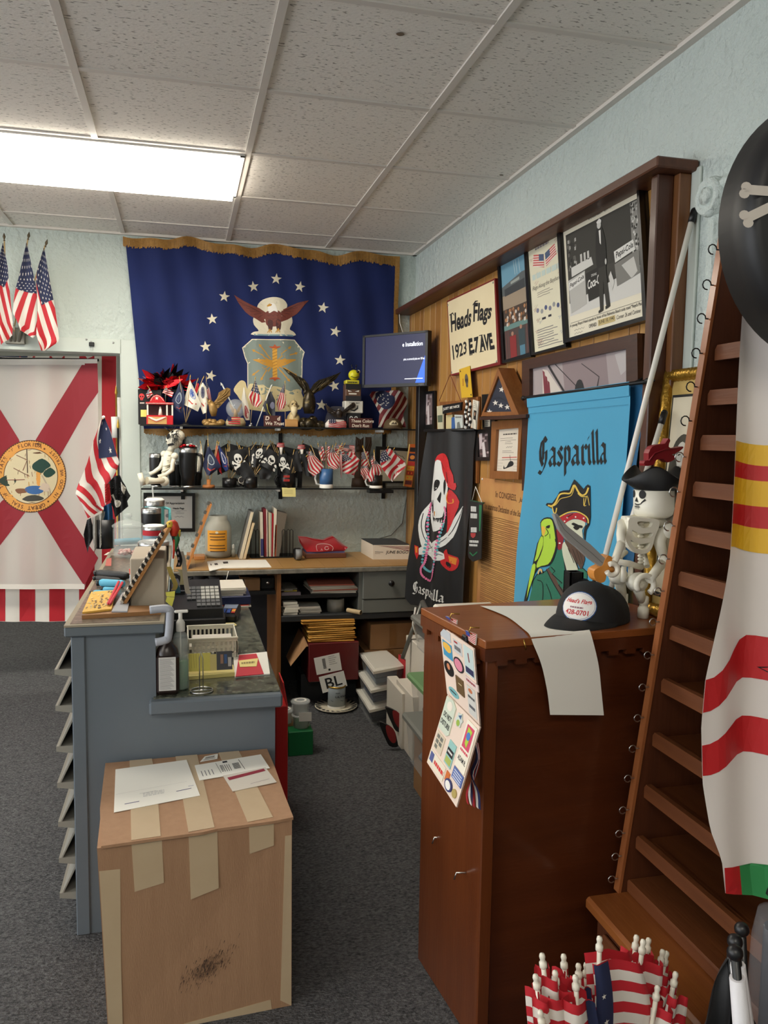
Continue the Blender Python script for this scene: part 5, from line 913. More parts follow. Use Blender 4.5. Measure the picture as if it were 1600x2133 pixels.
def dr_bw(b,S):
    g=lambda v:ink((v,v-2,v-8)); p=[(.04,.11),(.93,.105),(.965,.86),(.02,.80)]
    b.flat([(.03,.10),(.95,.10),(.97,.80),(.03,.80)],S,g(54),.0004); b.flat([(.03,.70),(.4,.66),(.97,.60),(.97,.81),(.03,.81)],S,g(206),.0006)
    b.flat([(.03,.1),(.9,.1),(.88,.45),(.60,.50),(.35,.5),(.03,.4)],S,g(46),.0008); b.flat([(.86,.11),(.95,.11),(.96,.5),(.86,.45)],S,g(132),.001)
    r=random.Random(8)
    for k in range(60):b.flat(ell(r.uniform(.86,.95),r.uniform(.12,.5),.012,.012,6),S,g(r.choice((30,60,200,170))),.0012+k*1e-6)
    for k in range(30):b.flat(rect(*(lambda x,y:(x,y,x+.02,y+.03))(r.uniform(.04,.14),r.uniform(.14,.42))),S,g(r.choice((30,160,90,20))),.0012+k*1e-6)
    b.flat([(.08,.40),(.34,.38),(.36,.45),(.08,.48)],S,g(206),.0014); [b.flat(rect(.2+.045*k,.32,.225+.045*k,.39),S,g(190),.0014) for k in range(3)]
    b.flat([(.03,.5),(.25,.47),(.25,.75),(.05,.79)],S,g(178),.0014); b.flat([(.04,.52),(.24,.48),(.24,.55),(.04,.59)],S,g(216),.0016); b.fit('Pepsi-Cola',WS(S,((.05,.53),(.235,.495),(.235,.54),(.05,.58))),g(40),0,0,1,1,.0018,.02,.2)
    b.flat([(.26,.50),(.50,.48),(.50,.72),(.28,.74)],S,g(20),.0016); b.fit('Coca-Cola',WS(S,((.275,.565),(.49,.54),(.49,.615),(.28,.64))),g(228),0,0,1,1,.0018,.02,.25); b.fit('DRINK',S,g(228),.33,.525,.4,.545,.0018)
    b.flat([(.63,.42),(.88,.39),(.9,.47),(.64,.51)],S,g(216),.0016); b.fit('Pepsi-Cola',WS(S,((.65,.43),(.875,.405),(.885,.46),(.655,.495))),g(40),0,0,1,1,.0018,.02,.2); b.flat([(.63,.52),(.95,.48),(.95,.66),(.65,.70)],S,g(120),.0015); b.flat([(.72,.55),(.88,.52),(.92,.64),(.84,.68)],S,g(190),.0017)
    # the standing man
    b.flat(smooth([(.425,.18),(.49,.18),(.51,.22),(.53,.30),(.535,.42),(.52,.52),(.42,.52),(.40,.40),(.41,.27)],2),S,g(18),.0022); b.flat([(.425,.50),(.52,.50),(.535,.68),(.55,.82),(.50,.82),(.48,.62),(.46,.84),(.42,.84),(.42,.65)],S,g(38),.0024)
    b.flat([(.455,.20),(.48,.20),(.475,.32),(.46,.30)],S,g(226),.0026); b.flat(ell(.462,.155,.026,.032,14),S,g(196),.0026); b.flat([(.432,.125),(.47,.105),(.495,.125),(.492,.145),(.44,.14)],S,g(214),.0028); b.flat([(.40,.845),(.46,.82),(.46,.85),(.40,.865)],S,g(26),.0026); b.flat([(.49,.825),(.545,.81),(.55,.835),(.49,.85)],S,g(26),.0026); b.flat(ell(.525,.47,.012,.025,8),S,g(190),.0028); b.flat([(.55,.60),(.58,.56),(.62,.66),(.58,.72)],S,g(200),.002)
    b.fit('DECEMBER  6,1941',S,ink((60,56,50)),.33,.04,.62,.075,.0008,.01); b.fit('A young Floyd Head stands in front of his Palmetto Beach soda stand "Floyd\'s Place,"',S,ink((40,38,36)),.02,.878,.98,.912,.0008,.006); b.line([(.03,.87),(.97,.87)],.003,S,ink((60,56,50)),.0008)
    b.flat(rect(.38,.915,.6,.965),S,ink((196,176,120)),.0006); b.fit('OPENED',S,ink((50,48,44)),.26,.928,.36,.958,.0008,.01); b.fit('JUNE 10, 1940',S,ink((60,52,40)),.39,.922,.59,.958,.0009,.01); b.fit('Corner 26 and Corinne',S,ink((70,66,60)),.62,.924,.93,.956,.0008,0,.3); [b.line([(.07+.012*j,y+.006*math.sin(j*2.1)) for j in range(n)],.003,S,ink((90,86,80)),.0008) for y,n in ((.94,12),(.97,10))]
framed('large black framed 1941 photograph of a man at a soda stand',r7((560,525),(1190,165),(1258,1262),(615,1440)),r7((586,546),(1178,228),(1226,1236),(636,1405)),mfk,dr_bw,d=.03,bg=(226,218,196))
# walnut framed painting behind the blue banner
def dr_paint(b,S):
    b.flat(rect(0,0,1,.5),S,ink((164,152,152)),.0003); b.flat([(.3,0),(.75,0),(.8,.5),(.35,.5)],S,ink((140,124,126)),.0005); b.flat([(.84,.02),(1,0),(1,.14),(.9,.2)],S,ink((180,174,174)),.0006); b.flat([(.10,.02),(.15,.04),(.35,.33),(.3,.5),(.1,.5)],S,ink((206,196,186)),.0006)
    [b.flat([(.10+.025*k,.03+.05*k),(.12+.025*k,.05+.05*k),(.16+.02*k,.45),(.13+.02*k,.45)],S,ink((120,44,56)),.0009+k*1e-5) for k in range(3)]; b.flat([(.2,.33),(.36,.40),(.34,.5),(.2,.5)],S,ink((44,50,84)),.0012); b.line([(.16,.0),(.4,.38)],.018,S,ink((40,38,40)),.0014); b.line([(.23,.0),(.44,.22)],.006,S,ink((40,38,40)),.0014); b.line([(.5,.04),(.68,.18),(.62,.42)],[.006,.008,.02],S,ink((52,46,50)),.0014)
    for x,y,s in ((.42,.40,.05),(.48,.28,.06),(.47,.42,.07)):b.flat(smooth([(x-s,y+s*2.2),(x-s*.7,y-s),(x,y-s*1.8),(x+s*.6,y-s),(x+s,y+s*2)],2),S,ink((34,36,38)),.0018)
    [b.line([(x,y),(x+.02,y+.03)],.008,S,ink((210,160,120)),.0016) for x,y in ((.6,.3),(.72,.35),(.8,.3),(.88,.4),(.66,.45))]
framed('walnut framed battle painting partly hidden by the blue banner',[(1104,752),(1349,695),(1353,1010),(1104,1022)],[(1120,769),(1325,727),(1328,985),(1120,996)],mfb,dr_paint,d=.035,bg=(150,140,142))
# triangular flag case on a small ledge
t=T('flag_case','triangular oak case with a folded starry navy flag','case'); XC=1.285; S=SX(XC); A=r8((1112,160),(1382,772),(890,782)); In=r8((1112,262),(1282,722),(930,730)); b=B(); b.prism(A,S,mfo,-.066,-.004); b.done('case_body',t)
for i in range(3):j=(i+1)%3; b=B(); b.prism([A[i],A[j],In[j],In[i]],S,mfo,-.004,.006); b.done('frame_bar',t)
b=B(); b.flat(In,S,mat('folded_navy',(34,38,54),.7),-.002); [b.flat(star(*r8(q)[0],6.3,a),S,m_flagwhite,.0005) for q,a in (((1140,440),.2),((1060,610),-.1),((1130,645),.1),((1212,665),-.1),((985,725),0))]; b.line(r8((1030,560),(1110,540),(1215,600)),1,S,ink((20,22,30)),.0002); b.done('folded_flag',t)
b=B(); zc=S(*r8((1000,782))[0]).z; b.bx(XC-.01,XF,S(*r8((1480,780))[0]).y,S(*r8((880,780))[0]).y,zc-.014,zc-.001,mfb); b.done('small_ledge',label='narrow dark ledge under the triangular flag case',cat='ledge')
# small frames under the sign
def dr_dark(b,S):r=random.Random(4); [b.flat(rect(*(lambda x,y:(x,y,x+.25,y+.08))(r.uniform(0,.7),r.uniform(.05,.9))),S,ink(r.choice(((60,44,44),(170,150,150),(110,84,84)))),.0004+k*1e-5) for k in range(24)]; b.flat([(.3,.4),(.5,.35),(.6,1),(.3,1)],S,ink((206,196,196)),.001); b.flat([(.05,0),(.35,0),(.3,.5),(.05,.7)],S,ink((196,180,182)),.001)
framed('small black framed reddish photo beside the black banner',r8((825,958),(1060,940),(1062,1352),(848,1352)),r8((872,1010),(1010,985),(1030,1305),(885,1305)),mfk,dr_dark,d=.02,bg=(70,54,54))
def dr_heli(b,S):
    bars(b,S,.2,.11,.8,.16,1,(90,84,76)); scrib(b,S,.08,.22,.92,.27,2,(110,100,90),.008); scrib(b,S,.3,.31,.7,.35,2,(110,100,90),.008); b.line([(.36+.03*j,.43+.02*math.sin(j*2)) for j in range(10)],.008,S,ink((40,40,44)),.0006); scrib(b,S,.2,.52,.8,.56,2,(100,90,84),.008); b.line([(.2,.68),(.85,.67)],.02,S,ink((190,80,70)),.0006); scrib(b,S,.03,.74,.3,.95,4,(150,140,130),.005); scrib(b,S,.7,.74,.97,.95,4,(150,140,130),.005)
    for v,c in ((.48,(150,40,40)),(.515,(230,226,220)),(.55,(30,30,32))):b.flat(rect(.88,v,1,v+.035),S,ink(c),.0006)
    k=ink((26,26,28)); b.flat(smooth([(.5,.80),(.58,.76),(.68,.77),(.72,.82),(.68,.87),(.55,.90),(.38,.94),(.30,.95),(.3,.93),(.42,.90)],2),S,k,.0008); b.line([(.58,.77),(.54,.62)],.015,S,k,.0008); b.line([(.2,.735),(.95,.72)],.008,S,k,.0008); b.flat([(.28,.94),(.3,.86),(.34,.93)],S,k,.0008)
framed('oak framed certificate with a helicopter silhouette',r8((1092,850),(1490,828),(1440,1592),(1062,1582)),r8((1152,955),(1442,930),(1420,1492),(1122,1482)),mfo,dr_heli,d=.03,bg=(216,206,190))
framed('tiny black framed label behind the triangular flag case',r8((915,505),(1080,490),(1085,940),(920,945)),r8((930,810),(1020,800),(1022,915),(935,920)),mfk,lambda b,S:scrib(b,S,.15,.2,.85,.8,4,(60,60,60),.06),X=XF-.001,d=.012,bg=(170,164,150))
t=T('nice_sign','black sign lettered JUST BE NICE above the black banner','sign'); S=SX(XF-.06); q=r8((400,642),(645,600),(632,705),(400,752)); b=B(); b.prism(q,S,m_black,0,.008); b.done('board',t); b=B(); b.fit('JUST BE NICE',WS(S,q),ink((224,220,210)),.04,.3,.92,.7,.009,.02); b.done('lettering',t)
for i,(q,c,lab) in enumerate((((320,655),(400,640),(400,950),(330,950),(226,220,190),'narrow framed cream picture left of the be nice sign') and (((320,655),(402,640),(402,950),(332,950)),(196,190,160),'narrow cream picture left of the be nice sign'),(((440,770),(520,760),(520,950),(440,950)),(206,190,140),'cream and yellow booklet under the be nice sign'),(((510,800),(552,790),(552,950),(510,950)),(50,90,150),'blue booklet under the be nice sign'),(((548,762),(650,765),(655,930),(560,950)),(190,196,190),'pale brochure under the be nice sign'),(((785,570),(857,592),(822,950),(762,925)),(226,220,204),'folded white leaflet with a small portrait beside the sign'))):
    b=B(); S=SX(XF-.03-.006*i); A=r8(*q); b.prism(A,S,mat('leaflet_%d'%i,c,.7),0,.006); Sx=WS(S,A)
    if i==4:b.flat(rect(.35,.35,.85,.68),Sx,ink((40,34,30)),.0066); b.flat(ell(.6,.48,.12,.07,10),Sx,ink((190,150,120)),.007); scrib(b,Sx,.2,.06,.8,.25,4,(130,126,116),.015,.0066)
    elif i==3:bars(b,Sx,.1,.12,.9,.3,1,(110,110,106),.0066); b.flat([(.3,.55),(.6,.5),(.75,1),(.2,1)],Sx,ink((110,114,110)),.0066)
    elif i==0:b.flat(rect(.1,.4,.9,.7),Sx,ink((90,100,80)),.0066)
    b.done('leaflet',label=lab,cat='leaflet')
t=T('bead_strands','black and white bead strands hanging beside the be nice sign','beads'); rnd=random.Random(2)
for s in range(2):
    b=B()
    for k in range(22):p=SX(XF-.09)(*r8((685+s*45+10*math.sin(k*.5),590+k*16))[0]); b.ball(p,.007,m_black if (k//2+s)%2 else m_white,6)
    b.done('strand',t)
# far corner: framed photo strip and black rail
framed('dark framed grey photo in the corner beneath the television',r8((140,470),(300,455),(300,950),(140,950)),r8((172,505),(276,490),(272,885),(172,895)),mfk,dr_dark,X=XF-.004,d=.012,bg=(120,104,104))
b=B(); y=P(877,900,X=XF-.03).y; b.bx(XF-.055,XF-.01,y-.03,y+.03,.95,P(877,812,X=XF-.03).z+.05,m_black,.003); b.done('black_rail',label='black upright post in the corner below the television',cat='post')
# parchment
t=T('parchment_poster','brown edged parchment copy of the Declaration beside the blue banner','poster'); S=SX(XF-.004); A=[(1003,994),(1125,1013),(1110,1385),(992,1318)]; b=B(); b.prism(A,S,mat('parchment',(206,160,92),.7,c2=(166,104,62),sc=4.5,amt=.8),0,.002); b.done('sheet',t); Sx=WS(S,A); b=B(); brn=(96,62,34)
[b.fit(s_,Sx,ink(brn),*r_,.0026,.012,sh_) for s_,r_,sh_ in (('In CONGRESS,',(.26,.07,.62,.115),0),('July 4, 1776',(.66,.08,.96,.115),.3),('The unanimous Declaration',(.06,.155,.5,.195),.1),('of the States of America',(.52,.16,.97,.195),.2))]
scrib(b,Sx,.05,.235,.98,.80,48,(128,88,46),.0045,.0026,7)
for k in range(20):x_,y_=.08+.16*(k%5)+.02*(k//5),.84+.04*(k//5); b.line([(x_+.012*j,y_+.008*math.sin(j*2.3+k)) for j in range(9)],.003,Sx,ink(brn),.0026)
b.done('lettering',t); [B().lathe([(0,.006),(.005,.005),(.005,0)],m_white,S(*q),8,Matrix.Rotation(-1.57,3,'Y')).done('tack',t) for q in ((1006,998),)]
# green and black pennant
t=T('green_pennant','small black pennant with green edge and white lettering','pennant'); S=SX(XF-.05); A=b1((818,830),(950,852),(935,1440),(905,1452),(845,1472),(800,1430),(795,1380)); b=B(); b.prism(A,S,m_blackcloth,0,.004); b.done('cloth',t); b=B(); gr=ink((40,110,70)); b.flat(b1((915,870),(945,875),(928,1150),(915,1150)),S,gr,.005); b.line(b1((815,1375),(850,1410),(895,1370)),3,S,gr,.005)
for q in (((828,885),(885,890),(885,955),(828,950)),((825,960),(895,965),(895,1025),(825,1020)),((828,1110),(890,1110),(890,1170),(828,1170)),((815,1245),(912,1250),(908,1280),(815,1275)),((812,1285),(900,1290),(898,1315),(812,1312))):bars(b,WS(S,b1(*q)),0,0,1,1.4,1,(210,210,206),.005)
b.flat(b1((825,1170),(880,1170),(875,1205),(850,1225),(828,1205)),S,ink((170,60,60)),.005); b.done('print',t); b=B(); b.tube([S(*b1((830,830))[0]),S(*b1((868,680))[0]),S(*b1((938,855))[0])],.002,m_white,5); b.done('cord',t); b=B(); b.tube([S(*b1((815,828))[0]),S(*b1((950,855))[0])],.004,mat('pennant_green',(30,84,54),.6),6); b.done('rod',t)
# ---- black pirate banner
nb=Vector((math.cos(math.radians(11)),math.sin(math.radians(11)),0)); pb=V(1.30,3.75,1.2)
def SK(px,py,h=0):
    d=RGT*((px-800)/F)-UPV*((py-1066.5)/F)+FWD; p=EYE+d*((pb-EYE).dot(nb)/d.dot(nb)); return p-nb*(h+.012*math.sin(px*.09+py*.006)+.006*math.sin(px*.2+2))
t=T('pirate_banner','black Gasparilla banner with a bandana skull over crossed swords','banner'); L=b1((345,82),(310,400),(270,750),(205,1150),(160,1550),(145,1850),(182,1928)); R=b1((870,72),(838,300),(835,700),(795,1100),(770,1500),(745,1850),(730,2010)); Lf,Rf=along(L),along(R)
b=B(); b.grid(lambda u,v:SK(*(Lf(v).lerp(Rf(v),u)+Vector((0,12*u*(1-u)*v)))),26,30,m_blackcloth); b.done('flag_cloth',t); b=B(); b.tube([SK(*b1((330,88))[0],.004),SK(*b1((885,76))[0],.004)],.007,m_blackmetal,8); b.done('rod',t)
b=B(); Wk=ink((216,216,212),.6); Kk=ink((16,16,18),.6); Rd=ink((190,32,36),.6); Pk=ink((214,110,150),.6); Tq=ink((90,160,170),.6); Or=ink((216,130,40),.6)
def D(pts,m,h,s=2):b.flat(b1(*(smooth(pts,s) if s else pts)),SK,m,h,7)
D([(300,950),(340,880),(372,835),(360,900),(330,1010),(318,1100),(330,1190),(385,1290),(470,1345),(540,1390),(548,1440),(500,1462),(420,1445),(330,1390),(285,1290),(262,1140),(270,1040)],Wk,.0012)
D([(705,885),(690,960),(665,1080),(630,1215),(560,1295),(480,1335),(420,1365),(330,1390),(262,1398),(265,1330),(350,1290),(450,1255),(540,1200),(590,1140),(640,1010),(675,930)],Wk,.0016)
for q in ([(700,900),(655,1060),(600,1190),(470,1290),(330,1345)],[(310,960),(292,1100),(330,1260),(430,1360),(530,1405)]):b.line(b1(*smooth(q,3,False)),1.2,SK,Kk,.002)
D([(445,410),(470,375),(520,380),(545,520),(600,640),(590,760),(580,880),(565,960),(555,1060),(510,1130),(440,1155),(390,1110),(365,1000),(372,900),(380,850),(372,820),(378,720),(395,600),(420,480)],Wk,.0022)
D([(430,640),(465,605),(500,615),(502,660),(470,715),(432,725),(418,690)],Kk,.0026); D([(545,640),(565,600),(580,640),(575,700),(555,770),(545,720)],Kk,.0026); D([(515,730),(522,760),(510,855),(490,830),(480,810)],Kk,.0026,0)
D([(400,960),(430,1000),(480,1010),(530,1000),(552,930),(545,1060),(480,1050),(420,1030)],Kk,.0026); D([(372,850),(410,820),(430,930),(395,960)],Kk,.0025)
for k in range(6):b.flat(b1((425+k*20,940),(441+k*20,940),(438+k*20,985),(430+k*20,990)),SK,Or if k==1 else Wk,.003); b.flat(b1((415+k*20,1060),(430+k*20,1062),(424+k*20,1020)),SK,Wk,.003)
D([(440,412),(475,350),(530,325),(585,345),(610,400),(620,480),(640,560),(640,670),(612,680),(585,630),(548,560),(525,490),(510,410),(470,395)],Rd,.0030); b.line(b1((515,420),(540,470),(590,530),(600,640)),1.2,SK,Kk,.0034); D([(595,660),(655,640),(650,715),(620,700)],Rd,.0032)
D([(600,730),(630,720),(675,840),(650,960),(620,1080),(578,1175),(590,1050),(588,900)],Rd,.0028); b.line(b1(*smooth([(600,740),(585,800),(600,850),(635,850),(635,810)],3,False)),1.8,SK,Or,.0036)
for pts,m in (([(372,860),(355,960),(340,1100),(350,1250),(335,1380),(320,1480),(285,1550),(300,1620),(370,1675),(430,1640),(450,1560),(470,1430),(480,1290),(520,1120),(570,980),(560,900)],Pk),([(345,1000),(345,1180),(320,1330),(300,1480),(330,1555),(385,1580),(440,1550),(455,1500),(490,1350),(510,1200),(545,1080)],Tq)):
    for q in smooth(pts,4,False):b.flat(ell(*b1(q)[0],2.3,2.6,8),SK,m,.004+random.uniform(0,.0006))
D([(220,1295),(262,1315),(262,1400),(240,1450),(222,1390)],Rd,.0024,0); D([(228,1310),(250,1320),(248,1380),(230,1375)],Or,.0028,0)
D([(540,1370),(575,1340),(585,1390),(660,1430),(665,1500),(640,1560),(590,1570),(530,1520),(510,1460),(548,1440)],Rd,.0024); D([(590,1410),(655,1440),(645,1510),(600,1480)],Or,.0028,0); D([(570,1470),(610,1500),(600,1540),(560,1500)],Kk,.0028)
GL={'G':(1.0,[[(.72,1.42),(.5,1.66),(.25,1.45),(.12,.95),(.16,.45),(.42,.05),(.72,.3),(.72,.85),(.5,.72)],[(.42,1.55),(.42,.35)],[(.02,-.3),(.3,-.42),(.55,-.12),(.72,.3)]]),'a':(.82,[[(.06,.86),(.28,1.02),(.52,.86)],[(.52,.95),(.52,.16),(.64,.0),(.78,.14)],[(.52,.58),(.18,.44),(.06,.24),(.22,.0),(.52,.2)]]),'s':(.64,[[(.5,.86),(.3,1.02),(.08,.8),(.5,.34),(.3,.0),(.02,.16)]]),'p':(.76,[[(.0,.86),(.15,1.02),(.15,-.55)],[(.15,.8),(.36,1.02),(.56,.82),(.56,.2),(.36,.0),(.15,.16)]]),'r':(.58,[[(.0,.86),(.15,1.02),(.15,.12),(.3,.0)],[(.15,.74),(.4,1.02),(.54,.84)]]),'i':(.42,[[(.0,.86),(.15,1.02),(.15,.14),(.28,.0),(.38,.1)],[(.1,1.32),(.2,1.46)]]),'l':(.42,[[(.0,1.58),(.15,1.76),(.15,.14),(.28,.0),(.38,.1)]])}
def blackletter(b,S,quad,m,h):
    W_=sum(GL[c][0] for c in 'Gasparilla'); Sx=WS(S,quad,W_,1.9); x=0
    for c in 'Gasparilla':
        for st in GL[c][1]:
            for a,e in zip(st,st[1:]):
                n=Vector((.13,.10)); A,E=Vector((x+a[0],1.8-a[1])),Vector((x+e[0],1.8-e[1])); n=Vector((.1,-.09)); b.flat([A+n,E+n,E-n,A-n],Sx,m,h)
        x+=GL[c][0]
blackletter(b,SK,b1((205,1665),(545,1790),(535,1915),(200,1790)),Wk,.003); b.done('print',t,label='skull, swords and beads print')
# ---- blue pirate banner
XBn=1.29
def SU(px,py,h=0):
    p=P(px,py,X=XBn); v=max(0,py-840)/400; return p+V(-h-v*(.010*math.sin(px*.045+py*.006)+.005*math.sin(px*.09-py*.012)),0,0)
t=T('blue_banner','sky blue Gasparilla banner with a bearded pirate and green parrot','banner'); m_sky=mat('sky_blue_nylon',(74,166,206),.5,sheen=.1,tl=.1); L=[(1099,826),(1101,864),(1096,930),(1090,1000),(1079,1100),(1070,1200),(1063,1262),(1058,1310)]; R=[(1313,795),(1313,845),(1309,920),(1303,1000),(1298,1080),(1293,1160),(1288,1240),(1284,1290)]; Lf,Rf=along(L),along(R)
b=B(); b.grid(lambda u,v:SU(*Lf(v).lerp(Rf(v),u)),24,30,m_sky); b.done('flag_cloth',t); b=B(); b.grid(lambda u,v:SU(*(Lf(v*.085)).lerp(Rf(v*.085),u),.004),12,2,m_sky); b.line([(1101,862),(1312,843)],.7,SU,ink((40,120,160)),.0046,20); b.done('sleeve',t)
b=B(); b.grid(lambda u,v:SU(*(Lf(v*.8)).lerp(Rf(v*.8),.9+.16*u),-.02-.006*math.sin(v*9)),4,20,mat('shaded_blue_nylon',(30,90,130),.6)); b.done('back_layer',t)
b=B(); a,e=SU(1093,829,0),SU(1345,795,0); b.tube([a,e],.006,m_blackmetal,8); b.lathe([(.006,0),(.011,.012),(.003,.045),(0,.05)],m_blackmetal,e,10,aim(e-a)); b.lathe([(.006,0),(.01,.012),(.003,.03),(0,.035)],m_blackmetal,a,10,aim(a-e)); b.tube([e.lerp(a,.08),e.lerp(a,.08)+V(.06,-.0,.03)],.004,m_blackmetal,6); b.done('rod',t)
b=B(); Kk=ink((18,18,20),.6); blackletter(b,SU,b2((420,1085),(1130,1010),(1135,1390),(415,1425)),Kk,.0014)
def G(pts,c,h,s=2):b.flat(b3(*(smooth(pts,s) if s else pts)),SU,ink(c,.6) if isinstance(c,tuple) else c,h,9)
def Gl(pts,c,w_,h,s=3):b.line(b3(*(smooth(pts,s,False) if s else pts)),w_,SU,ink(c,.6),h,9)
GRN,LIM,YEL,SKN=(44,116,92),(176,214,66),(222,190,84),(206,208,184)
G([(300,1770),(300,1480),(360,1390),(480,1360),(560,1290),(620,1090),(670,1060),(800,1200),(830,1330),(900,1320),(975,1370),(970,1500),(940,1770)],(20,20,22),.001,0)
G([(270,1770),(320,1480),(360,1410),(450,1390),(530,1340),(600,1110),(660,1080),(690,1450),(740,1600),(740,1765)],GRN,.0014,0); G([(500,1330),(530,1330),(740,1680),(735,1765),(690,1765),(640,1640)],(92,70,58),.0018,0); Gl([(505,1340),(620,1600),(690,1765)],(20,20,22),1.4,.0022)
G([(560,1310),(595,1360),(570,1390),(660,1510),(630,1530),(690,1620)],GRN,.0019,0); Gl([(560,1310),(595,1360),(570,1395),(660,1510),(630,1530),(720,1740)],(20,20,22),1.6,.0023,0); Gl([(370,1470),(440,1500),(450,1620),(430,1765)],(20,20,22),1.6,.0023); Gl([(500,1520),(545,1640),(560,1765)],(20,20,22),1.3,.0023)
G([(660,1040),(700,1000),(760,1180),(820,1330),(800,1420),(720,1420),(690,1300),(665,1160)],SKN,.0018); G([(820,1340),(900,1330),(970,1380),(970,1480),(830,1420)],GRN,.0018,0)
G([(690,1420),(755,1440),(750,1500),(735,1765),(750,1765),(760,1440)],(226,220,210),.0021,0); [G([(735,1530+80*k),(762,1530+80*k),(760,1570+80*k),(735,1575+80*k)],(170,40,46),.0024,0) for k in range(3)]
G([(600,880),(640,700),(690,670),(700,780),(680,900),(660,1070),(620,1090)],(140,30,44),.0018); G([(640,700),(720,660),(850,640),(960,700),(970,770),(900,735),(800,715),(710,760),(690,780)],(176,34,44),.0026); [G(ell(x,y,10,10,8),(230,226,220),.003,0) for x,y in ((693,745),(828,692),(922,708),(640,1015),(725,700))]; Gl([(720,700),(800,650)],(20,20,22),1.5,.003)
G([(690,780),(780,725),(860,725),(930,750),(935,800),(900,860),(915,985),(860,1020),(760,960),(700,880)],SKN,.0022); G([(770,780),(800,762),(860,790),(905,800),(905,830),(850,822),(800,800)],(20,20,22),.0026); G([(790,815),(840,800),(870,830),(840,855),(810,845)],(20,20,22),.0026)
G([(680,960),(760,960),(860,1020),(930,990),(925,1160),(935,1220),(880,1340),(830,1280),(770,1190),(720,1080)],(92,70,58),.0024); [Gl([(x,1080+10*k),(x+30,1170+12*k),(x+60,1260+8*k)],(40,30,26),1.2,.0028) for k,x in enumerate((720,770,820,860))]; G([(940,800),(990,780),(950,860),(938,990),(918,900)],(20,20,22),.0024)
G([(485,545),(500,520),(560,520),(610,440),(640,380),(690,365),(760,360),(790,290),(820,228),(850,260),(920,350),(945,310),(968,290),(992,310),(995,560),(998,690),(985,800),(960,780),(940,690),(840,625),(730,645),(640,690),(600,690),(570,600)],(20,20,22),.0030,0)
for q,w_ in (([(515,548),(560,555),(600,510),(640,420),(700,400),(770,400),(800,340),(825,300),(870,390),(910,425),(950,400),(975,330)],3.2),([(540,570),(600,540),(650,470),(720,450),(790,420),(825,310)],1.3),([(860,400),(900,440),(960,440)],1.6),([(930,550),(960,430),(985,550)],1.3),([(925,460),(925,550),(950,550)],1.3),([(640,690),(730,640),(840,625),(930,670),(970,720),(975,770)],2.4),([(560,560),(580,640),(600,640),(610,580)],2)):Gl(q,YEL,w_,.0034)
G([(420,760),(470,705),(550,700),(590,770),(610,900),(620,1040),(590,1200),(540,1290),(440,1310),(380,1330),(300,1480),(250,1765),(215,1770),(250,1560),(310,1250),(370,1020),(440,920),(430,840)],(20,20,22),.0034); G([(432,770),(475,722),(545,716),(575,770),(595,900),(606,1040),(575,1190),(530,1275),(440,1295),(365,1320),(375,1250),(430,1160),(470,1050),(470,930),(450,920),(440,840)],LIM,.0038)
G([(430,940),(465,940),(465,1040),(420,1140),(380,1210),(330,1240),(355,1150),(385,1030)],LIM,.0038); G([(300,1290),(350,1280),(330,1400),(280,1580),(255,1700),(270,1500)],LIM,.0038); G([(440,820),(470,805),(500,850),(475,930),(455,900)],(226,180,70),.0042); G([(500,810),(545,790),(540,830),(510,830)],(20,20,22),.0042); Gl([(500,830),(530,890),(490,930)],(20,20,22),1.4,.0042); Gl([(545,900),(550,960)],(60,90,30),1,.0042); Gl([(600,960),(605,1000)],(20,20,22),1,.0042); G([(380,1380),(410,1330),(450,1340),(450,1390),(420,1350),(395,1400)],(222,190,120),.0042)
b.done('print',t,label='pirate and parrot print')
# ---- white poles and the gold framed portrait
for tip,ft,lab,cap_ in (((1441,460),V(1.118,2.03,CH),'long white pole with black cap leaning on the right wall',.022),((1378,880),V(1.13,1.985,CH),'shorter white pole with black cap behind the toy skeleton',.025)):
    t=T('white_pole',lab,'pole'); a=P(*tip,X=1.375 if tip[1]<500 else 1.30); b0=P(1262 if tip[1]<500 else 1276,1180,Z=CH+.0) if 0 else ft; dd=(a-b0); b=B(); b.tube([b0,a],.008,mat('white_enamel',(236,232,222),.3),12); b.done('shaft',t); b=B(); b.tube([a-dd.normalized()*.005,a+dd.normalized()*.028],.0098,m_black,12); b.ball(a+dd.normalized()*.028,.0096,m_black,10); b.done('cap',t)
t=T('gold_framed_portrait','ornate gold framed old portrait photo leaning behind the rack','frame'); A=P(1347,1272,Z=CH+.004); Bq=P(1396,778,X=1.376); ey=(Bq-A); H_=ey.length; W_=A.y-1.722; S=PL(A,(.0,-1,0),ey); m_orn=mat('ornate_gold',(176,136,52),.32,.75,bump=1,bsc=70); n_=1
b=B(); b.prism(rect(0,0,W_,H_),S,m_groove,-.02*-1*0+.0,.004); b.done('backing',t)
for q0,q1 in (((0,0),(0,H_)),((0,H_),(W_,H_)),((W_,H_),(W_,0)),((W_,0),(0,0))):
    b=B(); d=Vector(q1)-Vector(q0); n=26; b.tube([S(*(Vector(q0)+d*k/n+Vector((.012 if q0[0]==q1[0]==0 else -.012 if q0[0]==q1[0] else 0,.012 if q0[1]==q1[1]==0 else -.012 if q0[1]==q1[1] else 0))),.01) for k in range(n+1)],[.016+.0022*(k%2) for k in range(n+1)],m_orn,10); b.done('frame_bar',t)
b=B(); b.flat(rect(.02,.02,W_-.0,H_-.02),S,ink((190,160,92)),.006); b.flat(rect(.034,.05,W_-.0,H_-.07),S,ink((20,20,20)),.007); b.flat(rect(.041,.062,W_-.0,H_-.078),S,ink((206,196,172)),.008); g=lambda v:ink((v,v-4,v-16))
yq=H_-.10; Wp=lambda x,y:(.044+x*.24,yq-y*.36)
